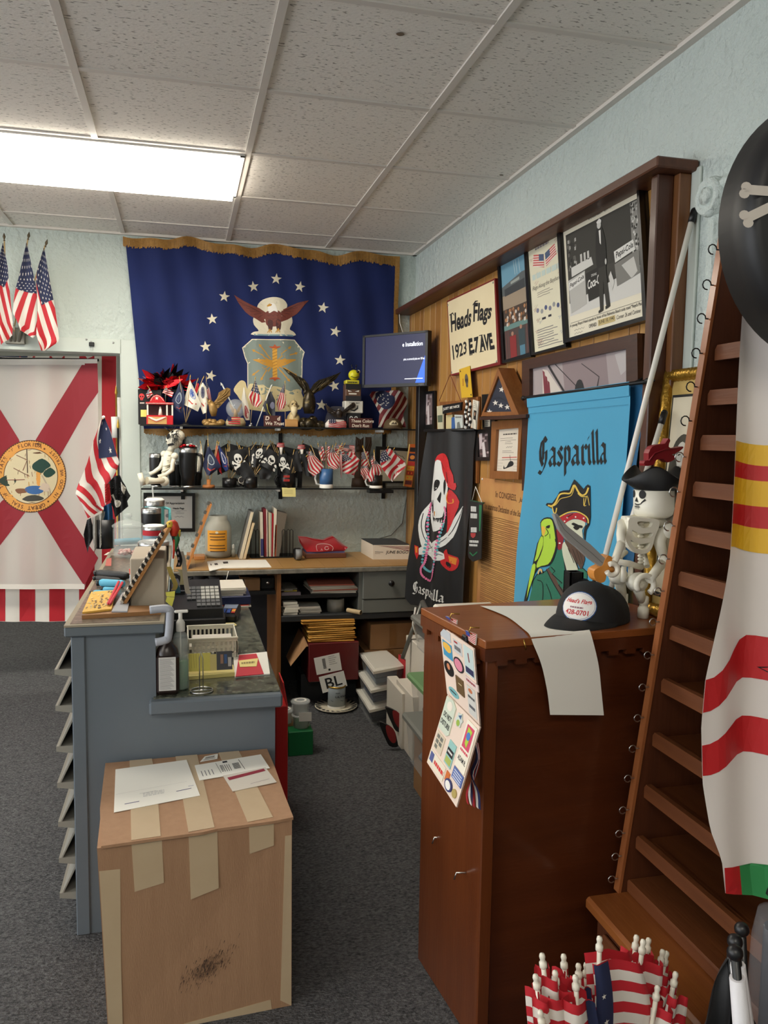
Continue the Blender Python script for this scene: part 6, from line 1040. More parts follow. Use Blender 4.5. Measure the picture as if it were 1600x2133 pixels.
b.flat([Wp(*q) for q in smooth([(.05,.42),(.12,.30),(.26,.24),(.38,.28),(.42,.42),(.40,.60),(.30,.56),(.12,.62),(.02,.60)],3)],S,g(62),.009); b.flat([Wp(*q) for q in smooth([(.16,.36),(.26,.30),(.36,.36),(.36,.48),(.28,.58),(.19,.50)],3)],S,g(204),.0098); b.flat([Wp(*q) for q in smooth([(-.05,1.0),(0,.74),(.16,.62),(.24,.56),(.32,.62),(.48,.72),(.52,1.0)],3)],S,g(222),.0094)
for q in (((.19,.41),(.24,.40)),((.29,.40),(.34,.41))):b.line([Wp(*a) for a in q],.004,S,g(50),.0104)
b.line([Wp(.22,.50),Wp(.27,.515),Wp(.32,.50)],.005,S,g(70),.0104); b.line([Wp(.265,.41),Wp(.26,.46)],.002,S,g(140),.0104)
def CLP(q,S,m,h):
    q=clip(q,1,0,W_-.004)
    if len(q)>2:b.flat(q,S,m,h)
CLP([Wp(*q) for q in smooth([(.48,.30),(.56,.10),(.70,.06),(.86,.12),(.90,.34),(.78,.52),(.58,.50)],3)],S,g(192),.0088); CLP([Wp(*q) for q in smooth([(.46,.24),(.54,.04),(.72,-.02),(.9,.06),(.92,.22),(.8,.12),(.6,.12)],3)],S,g(50),.0092); CLP([Wp(*q) for q in ((.45,1),(.5,.6),(.62,.5),(.85,.52),(1,.62),(1,1))],S,g(190),.0086); b.line([Wp(.56,.28),Wp(.62,.27)],.004,S,g(50),.0096); b.line([Wp(.58,.42),Wp(.68,.43)],.004,S,g(80),.0096)
b.done('portrait',t)
# ---- television in the corner
t=T('television','small television with a dark blue screen angled in the back corner','television'); q=[P(757,703,Y=4.60),P(893,684,Y=4.24),P(903,799,Y=4.24),P(770,813,Y=4.60)]; ex=(q[1]-q[0]); ex.z=0; nrm=V(-ex.y,ex.x,0).normalized(); nrm=-nrm if nrm.y>0 else nrm
W_=ex.length; ex.normalize(); zt,zb=(q[0].z+q[1].z)/2,(q[2].z+q[3].z)/2; o=V(q[0].x,q[0].y,0); tl2=.03; St=lambda u,v,h=0:V(*(o+ex*(u*W_+.012*(v-.5)*0)+nrm*h).xy,0)+V(0,0,zt+(zb-zt)*v+(.5-u)*-.0)
b=B(); b.prism(rect(0,0,1,1),St,m_black,-.03,0); b.done('case',t); b=B()
for r in (rect(0,0,1,.04),rect(0,.94,1,1),rect(0,0,.035,1),rect(.965,0,1,1)):b.prism(r,St,m_black,0,.006)
b.done('bezel',t); b=B(); ms=mat('lit_screen',(8,14,62),.35,emit=.4); b.flat(rect(.035,.04,.965,.94),St,ms,.001); lt=mat('lit_text',(226,230,240),.5,emit=1); b.fit('e Installation',St,lt,.62,.185,.92,.265,.0016,.012); b.fit('poles, to commercial poles over 100 feet,',St,lt,.64,.475,.955,.53,.0016,.01); b.line([(.66,.86),(.93,.86)],.012,St,lt,.0016); b.flat([(.82,.94),(.965,.42),(.965,.94)],St,mat('lit_blue',(40,90,220),.4,emit=1),.0014); b.done('screen',t,label='glowing blue slide'); b=B(); b.fit('VIZIO',St,ink((150,150,150)),.88,.955,.955,.985,.007); b.done('logo',t)
b=B(); c=St(.5,.5,-.03); b.box(c-nrm*.015,(.1,.03,.1),m_black,Matrix((ex,nrm,V(0,0,1))).transposed()); b.tube([c-nrm*.02,V(XP-.03,c.y+.1,c.z)],.014,m_black,8); b.box(V(XP-.012,c.y+.1,c.z),(.02,.1,.14),m_black); b.done('wall_mount',t)
b=B(); a=P(832,652,Y=YB-.05); b.tube([a,a+V(.005,0,-.06),a+V(.02,-.02,-.12)],.003,m_white,6); b.done('cable',label='short white cable hanging under the wooden ledge end',cat='cable')
# ================================================================ desk along the back wall
d1=crop(360,1020,6.154); d2=crop(580,1060,5.333); d3=crop(720,1240,5.714); d4=crop(560,1260,5)
ZD=.79; YD0=P(600,1184,Z=ZD).y
def pd(q,Z=ZD):return P(*q,Z=Z)
m_lam=mat('oak_laminate',(178,138,82),.45,c2=(150,110,58),sc=3,amt=1,stretch=(1,16,1),coat=.1); m_gdesk=mat('grey_desk_paint',(118,120,114),.5,c2=(104,106,102),sc=6,amt=1); m_dark=mat('dark_laminate',(40,42,44),.5)
xd0,xd1=CX1+.03,1.33
t=T('back_desk','oak topped desk with grey cubbies along the back wall','desk')
for k in range(12):x0=xd0+(xd1-xd0)*k/12; B().bx(x0+.0005,x0+(xd1-xd0)/12-.0005,YD0+.008,YB-.01,ZD-.004,ZD,m_lam).done('top_board',t)
b=B(); b.bx(xd0,xd1,YD0,YB-.01,ZD-.03,ZD-.004,mat('worn_grey_edge',(150,144,130),.6,c2=(100,96,88),sc=30,amt=.8),.003); b.done('edge',t)
xm=P(581,1300,Y=YD0+.02).x; B().bx(xm-.011,xm+.011,YD0+.02,YB-.02,0,ZD-.03,wood('divider_oak',(150,98,52),(126,78,38),'z')).done('divider',t)
b=B(); b.bx(xd0,xd1,YB-.03,YB-.012,0,ZD-.03,m_dark); b.done('shade_board',t)  # dark board added to keep the recess under the desk in shade
zs=P(660,1280,Y=YD0+.03).z; B().bx(xm+.011,xd1,YD0+.02,YB-.03,zs-.035,zs,m_dark,.004).done('lower_shelf',t)
zt2=P(660,1238,Y=YD0+.04).z; xt=P(750,1240,Y=YD0+.04).x; b=B(); b.bx(xm+.012,xt,YD0+.04,YB-.1,zt2-.02,zt2,m_black); b.done('paper_tray',t); B().bx(xm+.015,xm+.12,YD0+.03,YB-.2,zt2,zt2+.016,mat('mauve_folder',(100,88,96),.6)).done('folder',label='mauve folder in the upper desk tray',cat='folder')
zl=.655; B().bx(xd0,xm-.011,YD0+.08,YB-.03,zl-.02,zl,m_dark).done('cubby_shelf',t)
xa,xb=P(756,1200,Y=YD0+.02).x,xd1; za,zb_=P(800,1188,Y=YD0+.02).z,P(800,1247,Y=YD0+.02).z
b=B(); b.bx(xa-.02,xa,YD0+.03,YB-.1,zs,ZD-.03,m_gdesk); b.done('drawer_case',t); dw=B().bx(xa,xb,YD0+.012,YB-.1,zb_,za,m_gdesk,.004).done('drawer',t); b=B(); p=P(814,1214,Y=YD0+.01); b.lathe([(.008,0),(.012,.012),(.017,.016),(.017,.022),(0,.026)],m_black,p,16,Matrix.Rotation(math.pi/2,3,'X')); b.done('knob',dw)
B().bx(xa,xb,YD0+.016,YB-.1,zs,zb_-.004,m_gdesk,.003).done('drawer',t)
# on the desk: slanted card rack, blocks, jar, bottle
t=T('card_rack','slanted wooden card rack with clips at the left of the desk','rack'); a,e=P(389,1160,Y=4.40),P(439,1048,Y=4.52); a.z=ZD+.002; b=B(); u=(e-a).normalized(); n=V(u.z,0,-u.x); b.hexa([a-n*.006+V(0,-.06,0),a+n*.006+V(0,-.06,0),a+n*.006+V(0,.09,0),a-n*.006+V(0,.09,0),e-n*.006+V(0,-.06,0),e+n*.006+V(0,-.06,0),e+n*.006+V(0,.09,0),e-n*.006+V(0,.09,0)],wood('rack_pine',(196,132,66),(170,104,46),'z')); b.done('board',t)
for f in (.15,.33,.5,.68,.85,.99):c=a.lerp(e,f)-n*.012+V(0,-.03,0); b=B(); b.box(c,(.018,.05,.016),mat('clip_grey',(90,92,88),.4),(0,.4,0)); b.done('card_clip',t)
for i,(q0,q1,lab) in enumerate((((155,880),(270,805),'thicker small pine block behind the card rack foot'),((250,905),(410,832),'flat pine block beside the card rack'))):
    A=pd(d1((q0[0],q0[1]))[0]); w_=(q1[0]-q0[0])/6.154*K(A); b=B(); b.bx(A.x+.01,A.x+w_,A.y,A.y+.1,ZD+.0005,ZD+.022,wood('block_pine',(186,128,72),(160,100,50),'x'),.002); b.done('wood_block',label=lab,cat='block')
t=T('label_jar','big frosted plastic jar with an orange label on the desk','jar'); p=pd((455,1160)); k=K(p); m_fr=mat('frosted_plastic',(196,192,176),.35,alpha=.55); b=B(); b.lathe([(0,1*k),(24*k,1*k),(27*k,6*k),(27*k,62*k),(22*k,74*k),(19*k,78*k),(19*k,87*k),(18*k,87*k),(18*k,78*k),(25*k,62*k),(25*k,4*k),(0,4*k)],m_fr,p,28); b.done('jar_body',t); b=B(); b.lathe([(0,3*k),(24*k,3*k),(24*k,14*k),(0,15*k)],mat('jar_filling',(206,200,184),.8,c2=(130,120,104),sc=140,amt=.6),p,20); b.done('coins',t)
Sj=lambda u,v,h=0:p+V(math.sin(u)*(27.3*k+h),-math.cos(u)*(27.3*k+h),v*k); b=B(); b.grid(lambda u,v:Sj(-.95+1.6*u,15+43*v),14,4,mat('orange_label',(222,154,40),.6)); [b.flat(rect(-.75+.04*(i%3),50-6*i+6*(i>2)*-1,.5-.05*(i%2),52-6*i+6*(i>2)*-1),Sj,ink((90,60,30)),.0006,.2) for i in range(6)]; b.flat(ell(-.15,54,.12,2.5,10),Sj,ink((226,214,180)),.0006); b.done('label',t)
t=T('small_bottle','tiny dropper bottle between the jar and the leaning books','bottle'); p=pd((486,1160)); k=K(p); b=B(); b.lathe([(0,0),(4.5*k,0),(4.5*k,14*k),(2*k,17*k),(2*k,20*k),(0,20*k)],mat('pale_glass',(170,172,160),.2),p,14); b.done('body',t); b=B(); b.lathe([(2.6*k,18*k),(2.6*k,24*k),(1.5*k,27*k),(0,27*k)],m_white,p,12); b.done('cap',t)
# books: leaning pair and the wire rack
Yb=pd((505,1165)).y
def book(label,spine,dep,c,cover=None,txt=None,Y=None,tc=(40,60,50),pages=True):
    Y=Y or Yb; t=T('book',label,'book'); S=SY(Y); q=spine; zz=min(S(*x).z for x in q); sh=V(0,0,ZD+.001-zz) if abs(ZD-zz)<.03 else V(0,0,0); Sz=lambda u,v,h=0:S(u,v,h)+sh
    b=B(); b.prism(q,Sz,mat('spine_%d_%d_%d'%c,c,.6),-dep,0,mat('cover_%d_%d_%d'%(cover or c),cover or c,.55)); b.done('cover',t)
    if txt:b=B(); b.text(txt,WS(Sz,q),ink(tc),.5,.62,.16,.0008,'c',.01,2.6,rot=1.57*0); b.done('title',t)
book('cream spined flag book leaning left of the book rack',d1((1000,300),(1038,302),(892,905),(850,900)),.2,(226,214,186),(120,116,110)); book('shorter cream book leaning on the flag book',d1((1018,435),(1050,440),(936,896),(898,900)),.17,(222,200,160),(190,170,130))
t=T('wire_book_rack','black wire rack holding upright books on the desk','rack'); Yr=pd((570,1162)).y; Sr=SY(Yr)
for xs in ((1000,1020,1060),(1065,1085,1105),(1400,1420,1440),(1460,1480,1500),(1500,1520,1540)):
    b=B(); a=Sr(*d1((xs[0],860))[0]); c=Sr(*d1((xs[1],505))[0]); e=Sr(*d1((xs[2],860))[0]); a.z=e.z=ZD+.004; b.tube([a,V(a.x,a.y,c.z-.01),c,V(e.x,e.y,c.z-.01),e],.0022,m_blackmetal,6); b.done('wire_loop',t)
A,E=Sr(*d1((1000,860))[0]),Sr(*d1((1560,860))[0]); b=B(); b.bx(A.x,E.x,Yr-.01,Yr+.14,ZD,ZD+.006,m_blackmetal); b.done('rack_base',t)
for sp,c,cv,lab in ((((1118,270),(1152,270),(1165,855),(1122,855)),(222,214,196),None,'white and navy spined book at the left of the wire rack'),(((1160,232),(1195,224),(1212,862),(1178,866)),(120,24,38),None,'dark red book in the wire rack'),(((1196,226),(1212,240),(1218,850),(1204,850)),(220,210,196),None,'thin cream book right of the dark red book'),(((1226,275),(1244,275),(1256,855),(1232,855)),(216,206,176),None,'yellowed book in the middle of the wire rack'),(((1248,280),(1266,285),(1262,855),(1256,855)),(190,196,180),None,'pale green grey book in the wire rack'),(((1272,290),(1294,292),(1278,862),(1262,862)),(170,30,40),None,'red and white striped book in the wire rack'),(((1298,210),(1335,235),(1316,850),(1284,855)),(224,216,198),None,'tall cream catalogue in the wire rack'),(((1316,432),(1336,434),(1322,855),(1288,858)),(206,96,56),None,'short orange book in the wire rack'),(((1340,260),(1466,290),(1362,858),(1318,858)),(112,102,90),None,'grey patterned hardback leaning at the right of the wire rack')):
    q=list(sp); q[2]=(q[2][0],850); q[3]=(q[3][0],850); book(lab,d1(*q),.12,c,cv,Y=Yr+.012)
b=B(); b.flat(d1((1126,630),(1160,630),(1164,848),(1128,848)),SY(Yr+.0115),ink((50,54,110)),.0005); b.done('spine_band',bpy.data.objects['book.002'])
t=T('tape_dispenser','small grey and black tape dispenser beside the red cloth','dispenser'); p=pd((622,1167)); k=K(p); b=B(); b.box(p+V(0,.03,12*k),(16*k,.07,23*k),m_black,None,.008); b.done('body',t); b=B(); b.lathe([(5*k,-6*k),(11*k,-6*k),(11*k,6*k),(5*k,6*k)],mat('grey_plastic',(130,132,134),.4),p+V(0,.0,12*k),20,Matrix.Rotation(1.57,3,'Y')); b.done('tape_wheel',t)
t=T('letter_tray','brown tray with blue papers under the red cloth','tray'); A,E=pd(d2((300,555))[0]),pd(d2((755,545))[0]); b=B(); b.bx(A.x,E.x,A.y,A.y+.2,ZD+.0005,ZD+.03,mat('brown_tray',(106,62,44),.5),.004); b.done('tray',t); b=B(); b.bx(A.x+.01,E.x-.01,A.y+.005,A.y+.19,ZD+.03,ZD+.038,mat('blue_paper',(80,78,120),.7)); b.done('papers',t)
t=T('red_cloth','folded glossy red cloth with white printing on the desk tray','cloth'); S=SY(A.y+.01); m_rs=mat('red_satin',(160,24,34),.35,sheen=.2); out=d2((250,362),(340,368),(430,388),(540,402),(600,372),(640,357),(700,400),(772,455),(740,497),(500,502),(315,505),(262,420)); z0=ZD+.039; b=B(); zz=min(S(*q).z for q in out); Sz=lambda u,v,h=0:S(u,v,h)+V(0,0,z0-zz+.001)
b.grid(lambda u,v:(lambda q:Sz(q[0],q[1],.012*math.sin(9*u+4*v)-.13*(1-v)**2))(along(out[:8])(u).lerp(Vector(along([out[11],out[10],out[9],out[8],out[7]])(u)),v)),24,10,m_rs); b.prism(out,lambda u,v,h=0:Sz(u,v,h),m_rs,-.14,-.10); b.done('folded_cloth',t); b=B(); wq=ink((220,200,196)); b.line(d2(*smooth([(425,490),(415,440),(440,415),(540,415),(600,450),(590,490)],3,False)),1,Sz,wq,.02); b.line(d2(*ell(530,460,22,18,12)),1.2,Sz,wq,.02); b.line(d2((465,490),(472,465),(485,488)),1,Sz,wq,.02); b.done('print',t)
t=T('catalogue_box','white box of catalogues hand lettered JUNE BOGO with dark top','box'); Fp,Rp,Lp=pd(d2((1050,562))[0]),pd(d2((1452,560))[0]),pd(d2((918,486))[0]); Bp=Rp+Lp-Fp; H_=V(0,0,.085); b=B(); b.hexa([Fp,Rp,Bp,Lp,Fp+H_,Rp+H_,Bp+H_,Lp+H_],mat('cream_carton',(226,214,196),.6)); b.done('carton',t); b=B(); b.hexa([x+H_+V(0,0,.0005) for x in (Fp,Rp,Bp,Lp)]+[x+H_+V(0,0,.004) for x in (Fp,Rp,Bp,Lp)],mat('charcoal_card',(58,60,62),.6)); b.done('dark_lid',t)
ex=(Rp-Fp); W_=ex.length; S=PL(Fp,ex,(0,0,1)); b=B(); b.text('JUNE BOGO',S,ink((30,30,34)),W_*.36,.035,.024,.001,'l',.01,1,.2,1); [b.flat([(W_*(.1+.0*k),.083-.0*k),(W_,.05+.010*k),(W_,.054+.010*k)],S,ink((130,36,46)),.001) for k in range(3)]; b.line([(W_*.05,.045),(W_*.28,.043)],.003,S,ink((120,110,104)),.001); b.line([(W_*.05,.036),(W_*.2,.035)],.002,S,ink((120,110,104)),.001); b.done('lettering',t)
b=B(); q=d1((440,930),(590,910),(1190,905),(1265,1000),(1100,1005),(640,1012),(470,1052)); S=SZ(ZD); b.prism(q,S,m_paper,.0006,.004); b.done('paper_pile',label='spread white papers on the front of the oak desk',cat='papers'); t=bpy.data.objects['paper_pile']; b=B(); [b.flat(d1(*r),S,ink((70,66,64)),.0046) for r in (((640,935),(705,930),(712,955),(650,960)),((530,955),(570,950),(582,975),(540,978)),((480,960),(495,960),(500,980),(485,982)))]; b.done('print',t)
# in the desk cubbies
for i,(px,lab) in enumerate(((418,'dark mug at the back of the left desk cubby'),(450,'grey printed mug in the left desk cubby'))):
    t=T('mug',lab,'mug'); p=V(P(px,1220,Y=YD0+.2).x,YD0+.2-.04*i,zl); k=K(p); b=B(); b.lathe([(0,0),(14*k,0),(15*k,30*k),(13.5*k,30*k),(13*k,3*k),(0,3*k)],mat('dim_mug_%d'%i,(96,92,88) if i else (60,56,54),.4),p,20); b.done('cup',t); b=B(); b.tube([p+V(-14*k,0,24*k),p+V(-22*k,0,22*k),p+V(-23*k,0,10*k),p+V(-14*k,0,6*k)],2*k,mat('dim_mug_1',(96,92,88)),6); b.done('handle',t)
t=T('small_carton','small brown carton in the left desk cubby','box'); A,E=P(511,1242,Y=YD0+.1),P(542,1217,Y=YD0+.1); b=B(); b.bx(A.x,E.x,YD0+.1,YD0+.22,zl,zl+E.z-A.z,m_card,.002); b.done('carton',t); b=B(); b.hexa([V(A.x-.03,YD0+.11,zl+E.z-A.z),V(E.x,YD0+.11,zl+E.z-A.z+.001),V(E.x,YD0+.2,zl+E.z-A.z+.001),V(A.x-.03,YD0+.2,zl+E.z-A.z),V(A.x-.03,YD0+.11,zl+E.z-A.z+.012),V(E.x,YD0+.11,zl+E.z-A.z+.004),V(E.x,YD0+.2,zl+E.z-A.z+.004),V(A.x-.03,YD0+.2,zl+E.z-A.z+.012)],m_carddark); b.done('lid',t)
t=T('webcam_box','black square speaker box in the left desk cubby','speaker'); A,E=P(543,1222,Y=YD0+.13),P(572,1202,Y=YD0+.13); b=B(); b.bx(A.x,E.x,YD0+.13,YD0+.2,zl,E.z,m_black,.004); b.done('case',t); b=B(); b.lathe([(0,.004),(.008,.004),(.012,0)],m_steel,V((A.x+E.x)/2,YD0+.129,(zl+E.z)/2),14,Matrix.Rotation(1.57,3,'X')); b.done('cone',t)
b=B(); a=P(476,1190,Y=YD0-.002); b.tube([a,a+V(-.01,-.002,-.04),a+V(-.014,.01,-.1)],.002,m_white,6); b.done('cable',label='white cable hanging from the oak desk edge',cat='cable')
rnd=random.Random(12)
def papers(label,px0,px1,y,Z,n,dy,cols,Y0,dep,name='paper_stack',skew=.01):
    t=T(name,label,'papers')
    for k in range(n):
        A,E=P(px0,y,Y=Y0),P(px1,y,Y=Y0); b=B(); b.box(((A.x+E.x)/2+rnd.uniform(-skew,skew),Y0+dep/2+rnd.uniform(0,skew),Z+dy*(k+.5)),(E.x-A.x-rnd.uniform(0,skew),dep,dy*.9),mat('sheet_%d_%d_%d'%cols[k%len(cols)],cols[k%len(cols)],.8),(0,0,rnd.uniform(-.08,.08))); b.done('sheet',t)
papers('loose bundle of papers in the upper desk tray',650,746,1225,zt2,7,.007,((226,220,206),(200,192,180),(196,110,90),(216,208,192)),YD0+.05,.24)
papers('yellow and grey papers on the mauve folder',589,616,1226,zt2+.0165,3,.006,((206,190,80),(150,146,138),(120,116,108)),YD0+.05,.2)
papers('neat stack of small white paper packs on the lower desk shelf',590,622,1270,zs,5,.0145,((230,226,212),),YD0+.035,.12); papers('crumpled white papers beside the white paper packs',626,672,1270,zs,5,.008,((214,208,196),(190,184,172)),YD0+.05,.16)
t=T('tape_roll','large roll of grey duct tape on the lower desk shelf','tape'); p=V(P(699,1270,Y=YD0+.11).x,YD0+.11,zs); k=K(p); b=B(); b.lathe([(11*k,0),(18*k,0),(18*k,26*k),(11*k,26*k),(11*k,0)],mat('duct_tape',(170,166,156),.4,c2=(150,146,136),sc=20,amt=1),p,28); b.done('roll',t); b=B(); b.lathe([(9.5*k,1*k),(11*k,1*k),(11*k,25*k),(9.5*k,25*k)],m_carddark,p,24); b.done('core',t)
t=T('mailing_tube','short cardboard tube lying before the grey drawer','tube'); a,e=P(724,1262,Y=YD0+.05),P(752,1275,Y=YD0-.02); a.z=zs+.014; e.z=zs+.012; b=B(); b.tube([a,e],.0125,mat('tube_card',(196,172,132),.7),16,False); b.tube([a,e],.0105,mat('tube_inner',(120,100,72),.8),16,False); b.done('tube',t)
# ================================================================ on the floor under and beside the desk
t=T('red_box','dark red carton marked BL under the desk','box'); zb=.155; Yq=YD0-.01; A,E=P(643,1440,Y=Yq),P(748,1336,Y=Yq); b=B(); b.bx(A.x,E.x,Yq,Yq+.3,zb,E.z,mat('dark_red_carton',(108,26,26),.35,c2=(92,20,22),sc=6,amt=1,coat=.3),.004); b.done('carton',t); S=SY(Yq); b=B(); b.prism(d4((520,752),(778,685),(818,842),(562,920)),S,m_paper,0,.0015); b.fit('BL',WS(S,d4((520,752),(778,685),(818,842),(562,920))),ink((24,24,26)),.2,.18,.84,.82,.0022,.012); b.done('paper_sign',t)
b=B(); q=d4((468,555),(733,497),(762,675),(500,730)); b.prism(q,S,m_paper,0,.0012); Sx=WS(S,q); [b.flat(rect(.3,.15+.05*k,.42,.18+.05*k),Sx,ink((60,60,60)),.0018) for k in range(12)]; scrib(b,Sx,.55,.1,.92,.55,5,(120,118,112),.02,.0018); b.flat(rect(.48,.78,.56,.9),Sx,ink((30,30,30)),.0018); b.done('shipping_label',t); b=B(); b.hexa([V(A.x,Yq+.02,E.z-.02),V(A.x,Yq+.25,E.z-.02),V(A.x-.012,Yq+.25,E.z-.02),V(A.x-.012,Yq+.02,E.z-.02),V(A.x-.02,Yq+.05,E.z+.03),V(A.x-.02,Yq+.25,E.z+.03),V(A.x-.1,Yq+.2,E.z-.12),V(A.x-.1,Yq,E.z-.12)],m_card); b.done('open_flap',t)
B().bx(A.x-.02,E.x+.02,Yq+.16,Yq+.32,0,zb,m_dark).done('plinth',label='dark low box under the red BL carton',cat='box')
t=T('envelope_stack','stack of padded yellow envelopes on the red BL carton','envelopes'); m_env=[mat('envelope_%d'%i,c,.6) for i,c in enumerate(((206,150,60),(190,134,48),(214,164,76)))]
for k in range(11):b=B(); b.box(((A.x+E.x)/2-.012+rnd.uniform(-.008,.008)-(.02 if k>8 else 0),Yq+.14,E.z+.006+k*.0115),(E.x-A.x-.02+(.04 if k>8 else 0),.26,.0095),m_env[k%3],(0,rnd.uniform(-.02,.02),rnd.uniform(-.05,.05)),.004); b.done('envelope',t)
for i,(q0,q1,z0,lab) in enumerate((((760,1372),(866,1352),0,'lower brown carton in the corner behind the plastic bins'),((772,1350),(866,1310),.30,'upper brown taped carton in the corner behind the plastic bins'))):
    A,E=P(*q0,Y=YD0+.05),P(*q1,Y=YD0+.05); t=T('brown_carton',lab,'box'); b=B(); zc0=z0; zc1=(.30 if i==0 else .45); b.bx(A.x,E.x,YD0+.06,YD0+.4,zc0,zc1-.002,m_carddark,.003); b.done('carton',t); b=B(); c=(A.x+E.x)/2; b.bx(c-.02,c+.02,YD0+.0585,YD0+.06,zc0+.02,zc1-.004,mat('brown_tape',(140,100,60),.3)); b.done('tape_strip',t)
# paint can on a painted plate
t=T('painted_plate','round plate with black and white leaf pattern on the carpet','plate'); p=P(700,1474,Z=0); k=K(p); b=B(); b.lathe([(0,.002),(28*k,.002),(44*k,.012),(44*k,.016),(28*k,.006),(0,.006)],mat('plate_cream',(216,206,182),.5),p,40); b.done('dish',t); b=B(); Kk=ink((26,26,26))
Spl=lambda u,v,h=0:p+V(math.cos(u)*v*k,math.sin(u)*v*k,.0066+(max(0,v-28)/16)*.010+h)
for i in range(22):a=i/22*6.283; b.flat([(a,30),(a+.09,34),(a+.2,43),(a+.04,43.5),(a-.03,37)],Spl,Kk,.002)
b.done('leaf_pattern',t)
t=T('paint_can','grey quart paint can standing on the leaf plate','can'); k=K(p); q=p+V(.003,.0,.0065); b=B(); b.lathe([(0,0),(18.5*k,0),(18.5*k,45*k),(17.5*k,46*k),(15*k,44*k),(0,44*k)],mat('can_label',(150,158,160),.4),q,28); b.done('can',t); b=B(); b.lathe([(18.7*k,43*k),(19.4*k,44.5*k),(18.7*k,46.5*k),(17*k,46.5*k)],m_brass,q,28); b.lathe([(18.7*k,0),(19*k,1*k),(18.7*k,5*k)],m_white,q,28); b.done('rim',t); Sc=lambda u,v,h=0:q+V(math.sin(u)*(18.6*k+h),-math.cos(u)*(18.6*k+h),v*k); b=B(); b.text('ULTRA',Sc,ink((50,54,60)),-.35,24,5.2,.0006,'l',.02,.09,0,1); b.line([(-.3+.05*i,17+1.5*math.sin(i*1.1)) for i in range(7)],1.2,Sc,ink((70,76,84)),.0006); bars(b,Sc,-.3,33,.2,36,1,(90,96,100)); b.done('lettering',t)
# three clear bins with white lids
zl0=.30; cn=[P(*q,Z=zl0) for q in ((778,1397),(845,1384),(805,1352),(749,1358))]; off=(V(-.02,-.01,0),V(-.012,0,0),V(0,0,0)); m_bin=mat('bin_plastic',(206,208,206),.3,alpha=.22); m_lid=mat('bin_lid',(230,226,214),.35)
ctr_=sum(cn,V(0,0,0))/4
for i,(lab,c) in enumerate((('bottom clear plastic bin of dark goods with white lid',(40,44,58)),('middle clear plastic bin of folded navy cloth with white lid',(44,60,90)),('top clear plastic bin with white lid by the red carton',(120,134,150)))):
    t=T('plastic_bin',lab,'bin','stacked clear bins'); z0,z1=i*.1,i*.1+.088; f=lambda q,s,z:V(ctr_.x+(q.x-ctr_.x)*s,ctr_.y+(q.y-ctr_.y)*s,z)+off[i]
    b=B(); b.hexa([f(q,.80,z0+.001) for q in cn]+[f(q,.93,z1-.004) for q in cn],m_bin); b.done('tub',t); b=B(); b.hexa([f(q,1.0,z1-.008) for q in cn]+[f(q,1.0,z1+.006) for q in cn],m_lid); b.hexa([f(q,.84,z1+.006) for q in cn]+[f(q,.82,z1+.009) for q in cn],m_lid); b.done('lid',t)
    n=(4,6,2)[i]
    for j in range(n):b=B(); zz=z0+.005+j*.062/n; b.hexa([f(q,.66,zz) for q in cn]+[f(q,.68,zz+.052/n) for q in cn],mat('bin_goods_%d'%i,c,.7)); b.done('contents',t)
# plastic tubs, green box, red box
t0=P(590,1462,Z=.13)
for i,(px,py,z,lab) in enumerate(((628,1490,.12,'lower clear plastic tape tub on the green box'),(626,1490,.185,'upper clear plastic tape tub on the green box'),(596,1470,.13,'clear plastic tape tub behind the counter end'))):
    t=T('plastic_tub',lab,'tub','clear plastic tubs'); p=V(P(px,1450,Y=3.72).x,3.72+(.05 if i==2 else 0),z); b=B(); b.lathe([(0,.001),(.038,.001),(.042,.058),(.046,.060),(.044,.062),(.039,.058),(.035,.004),(0,.004)],m_clearplastic,p,24); b.done('tub',t); b=B(); b.lathe([(0,.063),(.04,.064),(.047,.062),(.047,.056)],m_clearplastic,p,24); b.lathe([(.02,.0655),(.03,.0655)],m_white,p,20); b.done('lid',t)
t=T('green_box','green carton with a white label beside the counter','box'); A,E=P(601,1512,Y=3.66),P(653,1462,Y=3.66); b=B(); b.bx(A.x,E.x,3.66,3.86,0,.118,mat('green_carton',(20,110,60),.4),.003); b.done('carton',t); b=B(); b.prism(d4((312,1122),(445,1118),(445,1210),(315,1215)),SY(3.66),m_paper,0,.001); b.done('label',t)
t=T('red_shoe_box','open bright red carton leaning behind the counter end','box'); A,E=P(573,1565,Y=3.05),P(600,1470,Y=3.05); m_rc=mat('red_carton',(196,36,34),.45); b=B(); b.bx(A.x,E.x,3.05,3.25,0,E.z,m_rc,.003); b.done('carton',t); b=B(); b.hexa([V(E.x-.006,3.05,E.z),V(E.x,3.05,E.z),V(E.x,3.22,E.z),V(E.x-.006,3.22,E.z),V(E.x-.02,3.06,E.z+.09),V(E.x-.015,3.06,E.z+.09),V(E.x-.015,3.2,E.z+.09),V(E.x-.02,3.2,E.z+.09)],m_rc); b.done('lid_flap',t)
bpy.data.objects['plastic_tub.002'].location.y+=0
B().bx(P(583,1450,Y=3.8).x,P(612,1450,Y=3.8).x,3.74,3.9,0,.129,m_card).done('brown_carton',label='low brown carton behind the green box',cat='box')
